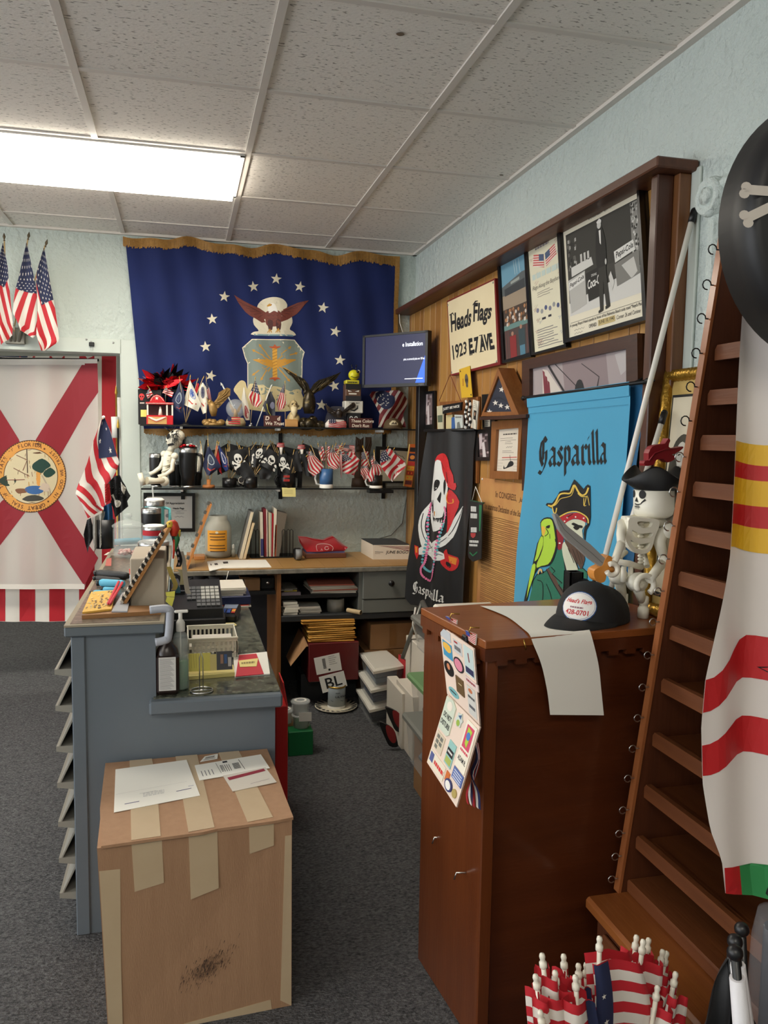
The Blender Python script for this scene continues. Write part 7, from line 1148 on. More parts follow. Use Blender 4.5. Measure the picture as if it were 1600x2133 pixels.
# white cartons, grey lidded bins, slippers, tripod
for i,(x0,x1,y0,y1,h_,lab) in enumerate(((836,858,1446,1562,None,'short narrow white carton nearest the plastic bins'),(858,886,1453,1585,None,'short wide white carton beside the wooden cabinet'),(872,900,1348,1452,None,'tall white carton behind the short white cartons'))):
    p=P(x0,y1,Z=0) if i<2 else V(P(872,1452,Y=3.75).x,3.75,0); q=P(x1,y1+6,Y=p.y); zt=P(x0,y0,Y=p.y).z; t=T('white_carton',lab,'box','white cartons'); b=B(); b.bx(p.x,q.x,p.y,p.y+(.3 if i<2 else .25),0,zt,mat('white_carton',(222,214,200),.5),.003); b.done('carton',t); b=B(); b.bx(p.x-.001,q.x+.001,p.y-.001,p.y+.02,zt-.03,zt+.0005,mat('white_carton',(222,214,200))); b.done('flap',t)
m_gl=mat('grey_lid',(120,120,114),.45)
for i,(px,py,Y,hz_,zt,lm,lab) in enumerate(((893,1312,3.25,.12,None,m_gl,'clear bin with a grey lid stacked behind the cabinet'),(948,1292,2.9,.10,None,m_lid,'white lidded bin on top of the stack behind the cabinet'),(888,1446,2.95,.14,None,mat('green_lid',(110,146,100),.45),'clear bin with a green lid behind the sticker boards'),(880,1540,2.75,.16,None,m_gl,'bottom clear bin with grey lid behind the sticker boards'))):
    a=P(px,py,Y=Y); w_=.26; t=T('storage_bin',lab,'bin','bins behind the cabinet'); z1=a.z; b=B(); b.box((a.x+w_/2,Y+.14,z1-.01),(w_,.30,.03),lm,None,.008); b.done('lid',t); b=B(); x0,x1,y0,y1,zb=a.x+.015,a.x+w_-.015,Y+.01,Y+.27,max(0,z1-.025-hz_); dx=.012
    b.hexa([V(x0+dx,y0+dx,zb),V(x1-dx,y0+dx,zb),V(x1-dx,y1-dx,zb),V(x0+dx,y1-dx,zb),V(x0,y0,z1-.024),V(x1,y0,z1-.024),V(x1,y1,z1-.024),V(x0,y1,z1-.024)],m_bin); b.done('tub',t); b=B(); b.box(((x0+x1)/2,(y0+y1)/2,zb+.03),(.16,.18,.05),mat('bin_mixed_%d'%i,((150,120,110),(180,180,176),(130,110,120),(120,124,130))[i],.7),None,.02); b.done('contents',t)
    if i in (1,):B().bx(x0+.03,x1-.02,y0,y1,P(893,1312,Y=3.25).z+.006,zb,m_card).done('support_carton',label='brown carton between the two bins behind the cabinet',cat='box')
    elif i==0:B().bx(x0+.02,x1,y0,y1,0,zb,mat('white_carton',(222,214,200))).done('white_carton',label='large white carton under the grey lidded bin',cat='box')
    elif i==2:B().bx(x0+.02,x1,y0+.05,y1,0,zb,m_carddark).done('brown_carton',label='brown carton under the green lidded bin',cat='box')
t=T('flag_leaflet','cream leaflet with red stripes resting on the bins','leaflet'); S=SY(2.92); q=d3((920,835),(1010,765),(1185,870),(1190,960),(1205,1110)); q=d3((918,840),(1005,768),(1195,985),(1205,1112)); q=d3((918,840),(1005,768),(1200,890),(1205,1112)); b=B(); b.prism(q,S,m_paper,0,.003); [b.flat(d3((1020+40*k,775+26*k),(1045+40*k,790+26*k),(1075+40*k,770+26*k),(1050+40*k,758+26*k)),S,m_red,.004) for k in range(3)]; b.done('paper',t)
for i,(o,lab) in enumerate((((470,1325),'upper red soled slipper leaning on the plastic bins'),((390,1500),'lower red soled slipper on the carpet by the bins'))):
    t=T('slipper',lab,'slipper','red soled slippers'); x,y=o; S=SY(3.70-.05*i); zz=S(*d3((x,y+300))[0]).z; q=d3(*smooth([(x,y),(x+60,y+10),(x+170,y+80),(x+210,y+200),(x+215,y+285),(x+120,y+275),(x+70,y+180),(x+30,y+90)],3)); b=B(); b.prism(q,S,m_black,0,.02,m_black); b.done('sole_edge',t); b=B(); b.flat(d3(*smooth([(x+75,y+35),(x+130,y+40),(x+185,y+110),(x+195,y+220),(x+150,y+235),(x+95,y+150)],3)),S,mat('slipper_red',(150,40,40),.7),.022); b.done('red_insole',t)
t=T('easel_leg','grey folding easel frame below the black banner','easel'); m_al=mat('grey_aluminium',(130,130,124),.4,.6); a=P(868,1262,Y=3.9); b=B(); b.tube([a+V(.03,0,.02),P(838,1372,Y=3.9)*1],.011,m_al,8); b.done('leg',t); b=B(); b.tube([a+V(.03,0,.02),P(912,1320,Y=3.7)],.014,m_al,8); b.done('leg',t); b=B(); b.tube([P(866,1265,Y=3.85),P(860,1300,Y=3.85),P(874,1345,Y=3.85)],.005,m_white,6); b.done('white_cord',t)
b=B(); xq=P(838,1372,Y=3.9); b.bx(P(846,1380,Y=4.0).x,P(872,1380,Y=4.0).x,4.0,4.15,0,P(850,1378,Y=4.0).z,mat('white_red_carton',(214,200,190),.5),.003); b.bx(P(846,1380,Y=4.0).x-.002,P(849,1380,Y=4.0).x,3.998,4.15,0,P(850,1378,Y=4.0).z,m_red); b.done('appliance_box',label='white and red printed carton behind the stacked bins',cat='box')
# certificate on the wall under the lower shelf
t=T('certificate_frame','black framed certificate of appreciation on the back wall','frame'); S=SY(YB-.001); out=q6((96,780),(632,785),(632,1185),(96,1185)); inn=q6((135,815),(602,815),(602,1150),(135,1150))
for i in range(4):j=(i+1)%4; b=B(); b.prism([out[i],out[j],inn[j],inn[i]],S,mfk,0,.02); b.done('frame_bar',t)
b=B(); b.flat(inn,S,ink((196,194,186)),.006); Kk=ink((40,40,42)); b.text('Of Appreciation',S,Kk,*q6((325,900))[0],6,.007,'l',.02); b.text('Heads Flags',S,Kk,*q6((400,952))[0],5,.007,'l',.03); [b.line(q6((a,y),(c,y)),.5,S,ink((110,110,110)),.007) for a,c,y in ((390,545,968),(420,520,990),(430,515,1000),(440,480,978))]; b.line(q6(*[(420+12*k,1030+6*math.sin(k*1.9)) for k in range(9)]),.6,S,ink((90,90,96)),.007); b.flat(ell(*q6((345,1020))[0],4,4),S,ink((120,120,124)),.007); b.done('certificate',t)
b=B(); a=P(838,1060,Y=YB-.01); b.tube([P(850,1020,Y=YB-.01),P(838,1090,Y=YB-.01),P(815,1115,Y=YB-.01),P(790,1122,Y=YB-.01)],.0025,mat('grey_cable',(110,108,100),.6),6); b.done('cable',label='thin grey cable running down the back wall corner',cat='cable')
# ================================================================ on the grey counter
ke=crop(120,1020,5.333); kc=crop(300,1200,5)
pl=lambda q:P(*q,Z=LZ); pu=lambda q:P(*q,Z=CZ+.001); ZU2=CZ+.001
# lower top: bottles, spike, basket, notes
t=T('brown_bottle','dark brown bottle with a white text label on the lower counter','bottle'); p=pl((349,1452))+V(0,.035,0); k=K(p); m_br=mat('brown_bottle',(40,27,24),.3); b=B(); b.box(p+V(0,0,44*k),(48*k,38*k,87*k),m_br,None,8*k); b.lathe([(23*k,84*k),(21*k,96*k),(12*k,106*k),(10*k,112*k),(0,112*k)],m_br,p,24,None,True,1,.8); b.done('body',t)
b=B(); S=PL(p+V(0,-19.2*k,0),(1,0,0),(0,0,1)); b.prism(rect(-17*k,12*k,17*k,82*k),S,mat('bottle_label',(206,204,200),.6),0,.0006); [b.line([(-15*k,(78-2.6*i)*k),((14-(i*7%9))*k,(78-2.6*i)*k)],.7*k,S,ink((110,110,114)),.0010) for i in range(25)]; b.done('label',t)
t=T('grey_clamp','pale grey C-shaped clamp handle gripping the raised counter','clamp'); Sc=SY(CY0-.04); b=B(); pts=smooth(kc((60,352),(200,338),(262,350),(272,400),(255,620),(225,665),(120,690)),4,False); b.tube([Sc(*q) for q in pts],.012,mat('pale_grey_plastic',(168,172,182),.4),10); b.done('handle',t)
t=T('sanitizer_bottle','clear pump bottle of green soap beside the brown bottle','bottle'); p=pl((377,1434)); k=K(p); b=B(); b.lathe([(0,1*k),(16*k,1*k),(17*k,5*k),(17*k,100*k),(13*k,115*k),(7*k,122*k),(7*k,128*k)],mat('clear_bottle',(220,228,224),.08,alpha=.3),p,24); b.done('body',t); b=B(); b.lathe([(0,2*k),(15.5*k,2*k),(15.5*k,60*k),(0,60*k)],mat('green_soap',(110,168,120),.15,alpha=.75),p,20); b.done('soap',t)
b=B(); b.lathe([(9*k,122*k),(9*k,140*k),(6*k,145*k),(4*k,147*k),(4*k,160*k),(0,160*k)],m_white,p,16); b.box(p+V(2*k,0,163*k),(28*k,7*k,6*k),m_white,None,2*k); b.tube([p+V(0,0,122*k),p+V(0,0,30*k)],1.4*k,m_white,6); b.done('pump',t)
t=T('receipt_spike','steel wire receipt holder on the lower counter','holder'); p=pl((420,1440)); k=K(p); b=B(); b.tube([p+V(math.cos(i/20*6.283)*23*k,math.sin(i/20*6.283)*23*k,.003) for i in range(21)],.0022,m_steel,6); b.tube([p+V(-23*k,0,.003),p+V(23*k,0,.003)],.002,m_steel,6); b.done('ring_base',t); b=B(); b.tube([p+V(-4*k,0,.003),p+V(-4*k,0,70*k),p+V(-1*k,0,84*k),p+V(3*k,0,70*k),p+V(3*k,0,.003)],.0016,m_steel,6); b.done('wire_loop',t)
t=T('white_basket','white slotted plastic basket on the lower counter','basket'); A,E=pl((392,1376)),pl((494,1372)); m_wp=mat('white_plastic',(226,222,206),.4); y0=A.y; y1=y0+.2; hb=.075
for nm,ax in (('front_wall',0),('back_wall',1)):
    b=B(); yy=(y0,y1)[ax]; n=11; b.bx(A.x,E.x,yy,yy+.004,LZ+.06,LZ+hb,m_wp,.001); b.bx(A.x,E.x,yy,yy+.004,LZ+.001,LZ+.025,m_wp); [b.bx(A.x+(E.x-A.x)*i/n-.003,A.x+(E.x-A.x)*i/n+.004,yy,yy+.004,LZ+.02,LZ+.062,m_wp) for i in range(n+1)]; b.bx(A.x-.004,E.x+.004,yy-.004,yy+.006,LZ+hb-.004,LZ+hb+.002,m_wp,.001); b.done(nm,t)
for xx in (A.x,E.x):b=B(); b.bx(xx-.002,xx+.002,y0,y1,LZ+.001,LZ+hb,m_wp); b.done('side_wall',t)
b=B(); b.bx(A.x,E.x,y0,y1,LZ+.0005,LZ+.004,m_wp); b.done('floor',t); papers('papers inside the white basket',396,485,1370,LZ+.005,4,.012,((226,220,206),(206,200,190)),y0+.03,.12,'basket_papers')
def sheet(label,quad,S,m,th=.0015,h=0,draw=None,name='paper_note',cat='note'):
    b=B(); b.prism(quad,S,m,h,h+th)
    if draw:Sx=WS(S,quad); draw(b,lambda u,v,hh=0:Sx(u,v,h+th+.0005+hh))
    return b.done(name,label=label,cat=cat)
S=SZ(LZ); m_redp=mat('red_card',(196,44,60),.7); m_sty=mat('pale_yellow',(232,214,140),.8)
sheet('white sheets under the red note on the lower counter',kc((930,835),(1280,800),(1312,1030),(945,1060)),S,m_paper,.004,.0005); sheet('crimson note lying on white sheets on the lower counter',kc((990,842),(1170,826),(1248,1038),(955,1066)),S,m_redp,.002,.005)
sheet('pale yellow sticky note on the crimson note',kc((985,905),(1190,880),(1172,965),(1000,972)),S,m_sty,.001,.0078,lambda b,S_:bars(b,S_,.12,.35,.85,.75,1,(150,130,80),0))
yb=S(*kc((700,1050))[0]).y; Sv=PL((0,yb,LZ),(1,0,0),(0,.45,1)); lx=lambda q:pl(kc((q,1050))[0]).x
for i,(x0,x1,hh,m,lab) in enumerate(((458,700,.058,m_yellow,'yellow sticky pad leaning on the white basket'),(690,775,.052,m_sty,'second yellow slip leaning on the white basket'),(760,925,.06,mat('photo_card',(60,60,66),.5),'dark photo card leaning on the white basket'))):
    b=B(); b.prism(rect(lx(x0),.02,lx(x1),hh+.02),Sv,m,.002+.001*i,.004+.001*i)
    if i==0:[b.line([(lx(x0)+.004+.008*j,.03),(lx(x0)+.002+.008*j,.075)],.0012,Sv,ink((206,190,90)),.0046) for j in range(6)]
    if i==2:b.flat(rect(lx(800),.04,lx(830),.07),Sv,ink((170,130,110)),.0068); b.flat(rect(lx(840),.04,lx(870),.07),Sv,ink((70,100,150)),.0068); b.flat(rect(lx(880),.03,lx(915),.06),Sv,ink((200,196,190)),.0068)
    b.done('leaning_card',label=lab,cat='card')
sheet('long yellow and white envelopes stacked before the basket',kc((458,1010),(930,960),(945,1045),(465,1085)),S,mat('manila',(222,206,130),.7),.012,.0005)
# register, card reader, paper tray
t=T('cash_register','black cash register keyboard on the lower counter','register'); A,E=pl((388,1328)),pl((470,1322)); m_reg=mat('register_black',(24,25,28),.35); b=B(); b.bx(CX1+.02,E.x,A.y-.0,A.y+.38,LZ+.001,LZ+.07,m_reg,.004); b.done('cash_drawer',t); z0=LZ+.07; yk=A.y+.02; kb=[V(CX1+.025,yk,z0),V(E.x-.01,yk,z0),V(E.x-.01,yk+.3,z0),V(CX1+.025,yk+.3,z0),V(CX1+.025,yk,z0+.035),V(E.x-.01,yk,z0+.035),V(E.x-.01,yk+.3,z0+.10),V(CX1+.025,yk+.3,z0+.10)]; b=B(); b.hexa(kb,m_reg); b.done('body',t)
Sk=Q3(kb[7],kb[6],kb[5],kb[4],(0,-.22,1)); kg=mat('grey_key',(166,166,160),.5); kd=mat('dark_key',(84,86,88),.5)
for i in range(7):
    for j in range(6):
        if i<2 and j>3:continue
        b=B(); u,v=.34+i*.09,.30+j*.11; b.prism(rect(u,v,u+.075,v+.085),Sk,kg if (i>2 and j<4) else kd,0,.006); b.done('key',t)
b=B(); b.prism(rect(.04,.05,.30,.5),Sk,mat('display_grey',(70,74,76),.2),0,.012); b.done('display',t)
t=T('card_reader','black card terminal with coloured keys beside the register','terminal'); p=pl(kc((905,470))[0]); b=B(); R=rotz(-.2)@Matrix.Rotation(.12,3,'X'); b.box(p+V(0,.06,.022),(.075,.15,.035),m_reg,R,.008); b.done('case',t); Sr=PL(p+V(0,.06,.022)+R@V(-.032,-.06,.0185),R@V(1,0,0),R@V(0,1,0)); cols=((60,90,170),(60,90,170),(220,120,60))
for i in range(9):b=B(); b.prism(rect(.004+(i%3)*.02,.006+(i//3)*.017,.019+(i%3)*.02,.019+(i//3)*.017),Sr,ink(cols[i%3] if i%3<2 else ((200,60,50),(226,170,60),(230,130,60))[i//3]),0,.003); b.done('key',t)
b=B(); b.prism(rect(.004,.065,.06,.115),Sr,mat('reader_screen',(120,130,150),.2),0,.001); b.done('screen',t); sheet('yellow sticky note under the card terminal',kc((848,490),(935,488),(968,512),(860,548)),S,m_sty,.001,.0005)
t=T('navy_box','flat navy box with papers stacked on it behind the register','box'); A=pl(kc((815,330))[0]); E=pl(kc((1118,330))[0]); b=B(); b.bx(CX1+.16,E.x,A.y,A.y+.22,LZ+.012,LZ+.05,mat('navy_carton',(30,40,84),.45),.003); b.done('carton',t); papers('white forms with binder clips on the navy box',402,512,1260,LZ+.0505,6,.006,((228,222,210),(214,208,196)),A.y+.005,.22,'form_stack',.012); papers('white and red flyers under the navy box',440,522,1270,LZ+.0005,2,.005,((220,214,202),(196,80,70)),A.y-.01,.2,'flyer_stack')
# raised top: display box, slanted pin board, parrot, jar, tumblers, rolled goods
t=T('display_carton','plain pale cardboard box on the raised counter','box'); A,E=pu((272,1264)),pu((344,1262)); zt=P(344,1163,Y=A.y).z; b=B(); b.bx(A.x,E.x,A.y,A.y+.3,ZU2,zt,mat('pale_carton',(176,164,146),.7),.003); b.done('carton',t)
t=T('pin_board','slanted wooden board of clipped pins leaning on the pale box','board'); Ybd=A.y-.03; a,e=pu((257,1262)),P(354,1100,Y=Ybd+.25); a=V(a.x,Ybd,ZU2+.004); e=V(P(354,1100,Y=Ybd).x,Ybd,P(354,1100,Y=Ybd).z); u=(e-a).normalized(); n=V(-u.z,0,u.x); m_pb=wood('pin_board_pine',(182,130,70),(156,102,48),'z'); b=B(); b.hexa([a-n*.005,a+n*.005,a+n*.005+V(0,.24,0),a-n*.005+V(0,.24,0),e-n*.005,e+n*.005,e+n*.005+V(0,.24,0),e-n*.005+V(0,.24,0)],m_pb); b.done('board',t)
for i in range(26):f=.06+.034*i; c=a.lerp(e,f)+n*.011; b=B(); b.box(c+V(0,.02+.01*(i%2),0),(.006,.05,.012),m_black if i%2 else mat('pin_card',(196,186,170),.6),Matrix.Rotation(-.7,3,'Y')); b.done('pin',t)
t=T('toy_parrot','red and yellow toy parrot perched atop the pin board','toy'); p=e+V(.012,.02,.0); k=K(p); mrd,mye,mgr=mat('parrot_red',(206,60,36),.4),mat('parrot_yellow',(226,186,60),.4),mat('parrot_green',(40,110,60),.45)
b=B(); b.tube([p+V(0,0,-18*k),p+V(1*k,0,-4*k),p+V(-2*k,0,8*k),p+V(-3*k,0,15*k)],[7*k,11*k,10*k,5*k],mrd,14); b.done('body',t); b=B(); b.ball(p+V(-8*k,-4*k,6*k),8.5*k,mye,12); b.tube([p+V(-13*k,-6*k,6*k),p+V(-21*k,-7*k,-2*k)],[4*k,1*k],mat('parrot_beak',(70,50,40),.4),8); b.ball(p+V(-9*k,-12*k,9*k),1.4*k,m_black,6); b.done('head',t)
b=B(); b.tube([p+V(4*k,2*k,-6*k),p+V(6*k,2*k,-26*k),p+V(2*k,2*k,-50*k)],[6*k,6*k,2*k],mgr,8); b.tube([p+V(9*k,2*k,-6*k),p+V(10*k,2*k,-20*k)],[5*k,3*k],mye,8); b.done('wing',t); b=B(); b.tube([p+V(2*k,2*k,-26*k),p+V(-2*k,2*k,-66*k)],[4*k,1.5*k],mrd,8); b.done('tail',t)
# ribbons hanging between pin board and register
for i,(pts,c,lab) in enumerate((((1290,520),(1320,650),(1350,780),(1350,860),(20,20,24),'black lanyard with white print hanging from the parrot') and ([(1285,500),(1320,640),(1360,780),(1340,860)],(24,24,28),'black printed lanyard hanging below the parrot'),([(1370,690),(1400,800),(1420,980),(1440,1120),(1460,1160)],(206,198,184),'white ribbon lanyard hanging beside the pale box'),([(1235,860),(1270,960),(1310,1060),(1290,1120)],(196,176,96),'yellow ribbon lanyard hanging beside the pale box'),([(1270,1000),(1330,1090),(1340,1150)],(60,110,130),'teal ribbon lanyard hanging beside the pale box'),([(1250,900),(1350,890),(1390,960),(1380,1060)],(190,180,140),'cream ribbon loop beside the pale box'),([(1300,940),(1370,1000),(1390,1120)],(30,30,40),'dark ribbon lanyard beside the pale box'))):
    b=B(); Sr=SY(2.95+.03*i); q=[Sr(*x) for x in ke(*smooth(pts,4,False))]; w_=.012; vs=[]
    for x in q:vs+=[x-V(w_*.7,-.006,0),x+V(w_*.7,.006,0),x+V(w_*.7,.009,0),x-V(w_*.7,-.009,0)]
    fs=[]
    for j in range(len(q)-1):o=4*j; fs+=[(o,o+1,o+5,o+4),(o+2,o+3,o+7,o+6),(o+1,o+2,o+6,o+5),(o+3,o,o+4,o+7)]
    b.add(vs,fs,ink(c)); [b.line([(1322+6*j,640+60*j),(1340+6*j,640+60*j)],30,lambda u,v,h=0:Sr(*ke((u,v))[0],h),ink((214,190,196)),.012) for j in range(4)] if i==0 else None; b.done('lanyard',label=lab,cat='lanyard')
for q,lab in ((((1200,1140),(1305,1125),(1300,1190),(1210,1185)),'upper lime sticky note beside the pale box'),(((1215,1190),(1300,1195),(1270,1302),(1200,1240)),'lower lime sticky note beside the pale box')):sheet(lab,ke(*q),SY(2.62),mat('lime_note',(216,212,90),.8),.001)
t=T('candy_jar','lidded glass jar with pink candy on the raised counter','jar'); p=pu((268,1143)); p=V(P(268,1143,Y=3.75).x,3.75,ZU2); k=K(p); m_jg=mat('jar_glass',(226,234,230),.05,alpha=.14); b=B(); b.lathe([(0,1*k),(29*k,1*k),(31*k,5*k),(31*k,58*k),(28*k,62*k),(27*k,62*k),(29*k,57*k),(29*k,5*k),(0,4*k)],m_jg,p,28); b.done('glass',t); b=B(); b.lathe([(32*k,62*k),(33*k,66*k),(22*k,74*k),(8*k,78*k),(5*k,81*k),(8*k,85*k),(7*k,90*k),(0,91*k)],mat('lid_glass',(206,214,210),.06,alpha=.28),p,28); b.done('lid',t)
for i in range(40):a=rnd.uniform(0,6.28); r=rnd.uniform(0,24)*k; b=B(); b.ball(p+V(math.cos(a)*r,math.sin(a)*r,(6+rnd.uniform(0,9))*k),4.2*k,mat('pink_candy_%d'%(i%3),((214,160,150),(226,190,180),(190,120,116))[i%3],.5),6,(1.3,.8,.7),rotz(a)); b.done('candy',t)
def T2(label,px,y0,y1,rp,Y,**kw):p=V(P(px,1150,Y=Y).x,Y,ZU2); k=K(p); z1=P(px,y0,Y=Y).z; return tumbler(label,p,rp*k,z1-ZU2,**kw)
m_tq=mat('turquoise_tumbler',(110,196,200),.4); T2('turquoise tumbler with handle, white lid and straw on the raised counter',323,1042,1120,20,4.02,m=m_tq,lid=m_white,handle=-.1,straw=1,taper=.8); T2('black tumbler with steel rim before the turquoise tumbler',316,1058,1120,20,3.88,m=m_tum); T2('pale blue tumbler with a red band and white lid',321,1096,1140,22,3.62,m=mat('pale_blue_tumbler',(130,160,176),.4),lid=m_white,taper=.9); T2('wide black tumbler with clear lid nearest on the raised counter',320,1128,1160,31,3.30,m=m_tum,lid=m_clearplastic,taper=.86)
t=bpy.data.objects['tumbler.007']; b=B(); p=V(P(321,1150,Y=3.62).x,3.62,ZU2); k=K(p); z1=P(321,1096,Y=3.62).z-ZU2; b.lathe([(22.4*k,z1*.75),(22.4*k,z1*.9)],m_red,p,24); b.done('red_band',t)
S=SZ(CZ+.001)
def koozie(label,q0,q1,w_,m):
    a,e=S(*ke(q0)[0]),S(*ke(q1)[0]); b=B(); a.z=e.z=CZ+.001+w_; b.tube([a,a.lerp(e,.1),a.lerp(e,.9),e],[w_*.7,w_,w_,w_*.7],m,12); b.tube([a-V(.012,0,.002),a],w_*.8,m_black,8); b.done('rolled_banner',label=label,cat='roll',group='rolled goods on the raised counter')
m_tqf=mat('turquoise_fabric',(92,176,206),.6); [koozie(*q) for q in (('long black rolled banner with red tag on the raised counter',(440,965),(790,1000),.014,m_blackcloth),('black roll just before the long black banner',(430,1010),(700,1040),.010,m_blackcloth),('thickest turquoise roll with a yellow stripe',(470,1075),(740,1090),.014,m_tqf),('middle turquoise roll on the raised counter',(510,1135),(660,1145),.009,m_tqf),('front turquoise roll with dark end',(400,1165),(640,1172),.008,m_tqf),('turquoise roll behind the glass jar',(610,620),(930,600),.016,m_tqf))]
sheet('worn brown folder on the front of the raised counter',ke((270,1440),(610,1330),(1150,1330),(1150,1385),(620,1420)),S,mat('brown_folder',(150,106,62),.7),.012,0,None,'folder','folder')
def dr_env(b,S_):
    r=random.Random(8)
    for i in range(46):x,y=r.uniform(.1,.95),r.uniform(.05,.85); b.flat(ell(x,y,.05,.03,7,r.uniform(0,3)),S_,ink(r.choice(((150,116,70),(196,176,130),(110,90,64),(220,190,120)))),.0004+i*2e-5)
t_=sheet('yellow envelope strewn with small tokens at the counter corner',ke((275,1430),(375,1195),(650,1175),(600,1390)),S,mat('amber_envelope',(222,176,80),.7),.006,.013,dr_env,'envelope','envelope')
for q0,q1,lab,m in (((560,1365),(680,1110),'red pen lying at the foot of the pin board',m_redp),((580,1365),(720,1120),'second red pen beside the pin board',m_redp)):b=B(); a,e=S(*ke(q0)[0],.026),S(*ke(q1)[0],.028); b.tube([a,a.lerp(e,.04),e],[.0015,.0045,.0045],m,8); b.done('pen',label=lab,cat='pen')
sheet('grey card leaning at the foot of the pin board',ke((600,1410),(720,1200),(830,1160),(775,1410)),S,mat('grey_card',(160,160,164),.6),.004,.013,None,'card','card')
for i,(q,c,lab) in enumerate((((520,725),(560,700),(800,700),(790,728),(214,206,192),'') and (((515,728),(560,698),(810,698),(800,730)),(206,196,180),'strip of printed cards before the glass jar'),(((530,850),(545,770),(600,760),(595,850)),(170,90,80),'small red sticker on the raised counter top'))):sheet(lab,ke(*q),S,ink(c),.001,.0005,(lambda b,S_:[b.flat(rect(.05+.24*j,.1,.2+.24*j,.9),S_,ink((70,50,48)),0) for j in range(4)]) if i==0 else None,'printed_cards','cards')
t=T('marker_cup','pale cup of red and black markers behind the pin board','cup'); p=V(P(*ke((850,930))[0],Y=3.0).x,3.0,ZU2); k=K(p); b=B(); b.lathe([(0,0),(9*k,0),(9*k,26*k),(8*k,26*k),(8*k,2*k),(0,2*k)],mat('pale_cup',(180,190,204),.4),p,16); b.done('cup',t)
for i in range(4):b=B(); a=p+V((i-1.5)*3*k,0,4*k); b.tube([a,a+V((i-1.5)*2*k,0,34*k)],2.6*k,(mrd,m_black)[i%2],8); b.done('marker',t)
# ================================================================ on the wooden cabinet
# toy skeleton (built about the plane y = 1.93)
YK=1.93; SKE=SY(YK); k=K(SKE(1330,1130)); g4=lambda x,y,h=0:P(*b4((x,y))[0],Y=YK-h); u5=k/5
mS=mat('skeleton_ivory',(242,238,222),.4); t=T('toy_skeleton','large ivory toy skeleton sitting on the wooden cabinet with a black hat','toy')
def tb(b,pts,rs):b.tube([g4(*q) for q in pts],[r*u5 for r in rs],mS,14)
b=B(); hc=g4(1110,740); b.lathe([(0,-150*u5),(150*u5,-148*u5),(190*u5,-120*u5),(205*u5,-60*u5),(205*u5,140*u5),(0,150*u5)],mS,hc,32,Matrix.Rotation(-.04,3,'Y')); b.done('head',t); hR=206*u5
Sh=lambda u,v,h=0:hc+V(math.sin(u/205)*(hR+h),-math.cos(u/205)*(hR+h),v*u5)
b=B(); K2=ink((22,22,24)); U=-320
b.flat(ell(U+84,96,42,44,18),Sh,K2,.0012,14); b.flat(ell(U-56,96,36,42,16),Sh,K2,.0012,14); b.flat([(U+8,66),(U+36,14),(U-20,20)],Sh,K2,.0012,14); b.line([(U-20,-4),(U+25,-14),(U+70,-2),(U+104,36)],10,Sh,K2,.0012,14); b.line([(U+74,8),(U+122,46)],[8,22],Sh,K2,.0014,14)
b.line([(U-20,-34),(U+60,-36)],8,Sh,K2,.0012,14); [b.flat(rect(U-12+18*i,-60,U-7+18*i,-2),Sh,K2,.0014,14) for i in range(4)]; b.done('face_print',t)
b=B(); b.lathe([(0,-40*u5),(125*u5,-40*u5),(125*u5,40*u5),(0,40*u5)],mS,g4(1070,880,-.0),24); b.done('neck',t)
b=B(); b.plate(b4(*smooth([(820,885),(960,888),(1105,905),(1122,970),(1080,1080),(1050,1190),(1000,1248),(900,1255),(815,1190),(778,1100),(800,1000)],3)),[b4(*smooth(q,3)) for q in ([(900,925),(970,922),(1050,935),(1030,985),(960,990),(910,965)],[(845,1012),(890,1035),(960,1048),(1055,1040),(1035,1090),(950,1100),(865,1078)],[(828,1115),(875,1142),(960,1155),(1030,1140),(1005,1200),(930,1215),(855,1180)])],SY(YK-.035),mS,0,.02); b.done('ribcage_plate',t)
b=B(); [b.ball(g4(975,950+34*i,.035),30*u5,mS,10,(1.2,1,.62)) for i in range(14)]; b.done('spine',t); b=B(); b.tube([g4(970,900,.01),g4(975,1050,.0),g4(960,1220,.01)],[130*u5,150*u5,100*u5],mat('ivory_inner',(206,198,170),.5),16); b.done('back_plate',t)
b=B(); tb(b,((800,930,.03),(860,910,.03),(1110,930,.03),(1200,960,.02)),(60,40,40,60)); b.done('shoulders',t)
b=B(); b.lathe([(0,-60*u5),(75*u5,-60*u5),(75*u5,60*u5),(0,60*u5)],mS,g4(1255,1035,.04),22,Matrix.Rotation(1.3,3,'X')); tb(b,((1180,1020,.03),(1170,1150,.04),(1200,1280,.05)),(80,62,48)); b.ball(g4(1215,1340,.05),64*u5,mS,14); tb(b,((1205,1350,.05),(1110,1480,.08),(1060,1540,.09)),(50,46,46)); b.done('arm',t)
b=B(); b.tube([g4(1020+90*math.cos(a),1590+95*math.sin(a),.09) for a in [math.radians(x) for x in range(-220,61,20)]],30*u5,mS,10); b.done('clip_hand',t)
b=B(); tb(b,((790,950,.02),(765,1060,.05),(770,1160,.09)),(58,44,40)); tb(b,((770,1160,.09),(720,1300,.10),(690,1360,.11)),(44,40,40)); b.done('arm',t); b=B(); b.tube([g4(675+58*math.cos(a),1430+60*math.sin(a),.12) for a in [math.radians(x) for x in range(-120,161,20)]],26*u5,mS,10); b.done('clip_hand',t)
b=B(); tb(b,((700,1345,.04),(850,1370,.05),(985,1410,.04)),(28,34,28)); tb(b,((800,1400,.05),(790,1560,.05)),(26,26)); tb(b,((870,1400,.05),(870,1540,.05)),(26,26)); tb(b,((820,1250,.0),(700,1345,.04)),(26,26)); tb(b,((1010,1280,.0),(1040,1400,.03)),(30,30)); b.done('pelvis',t)
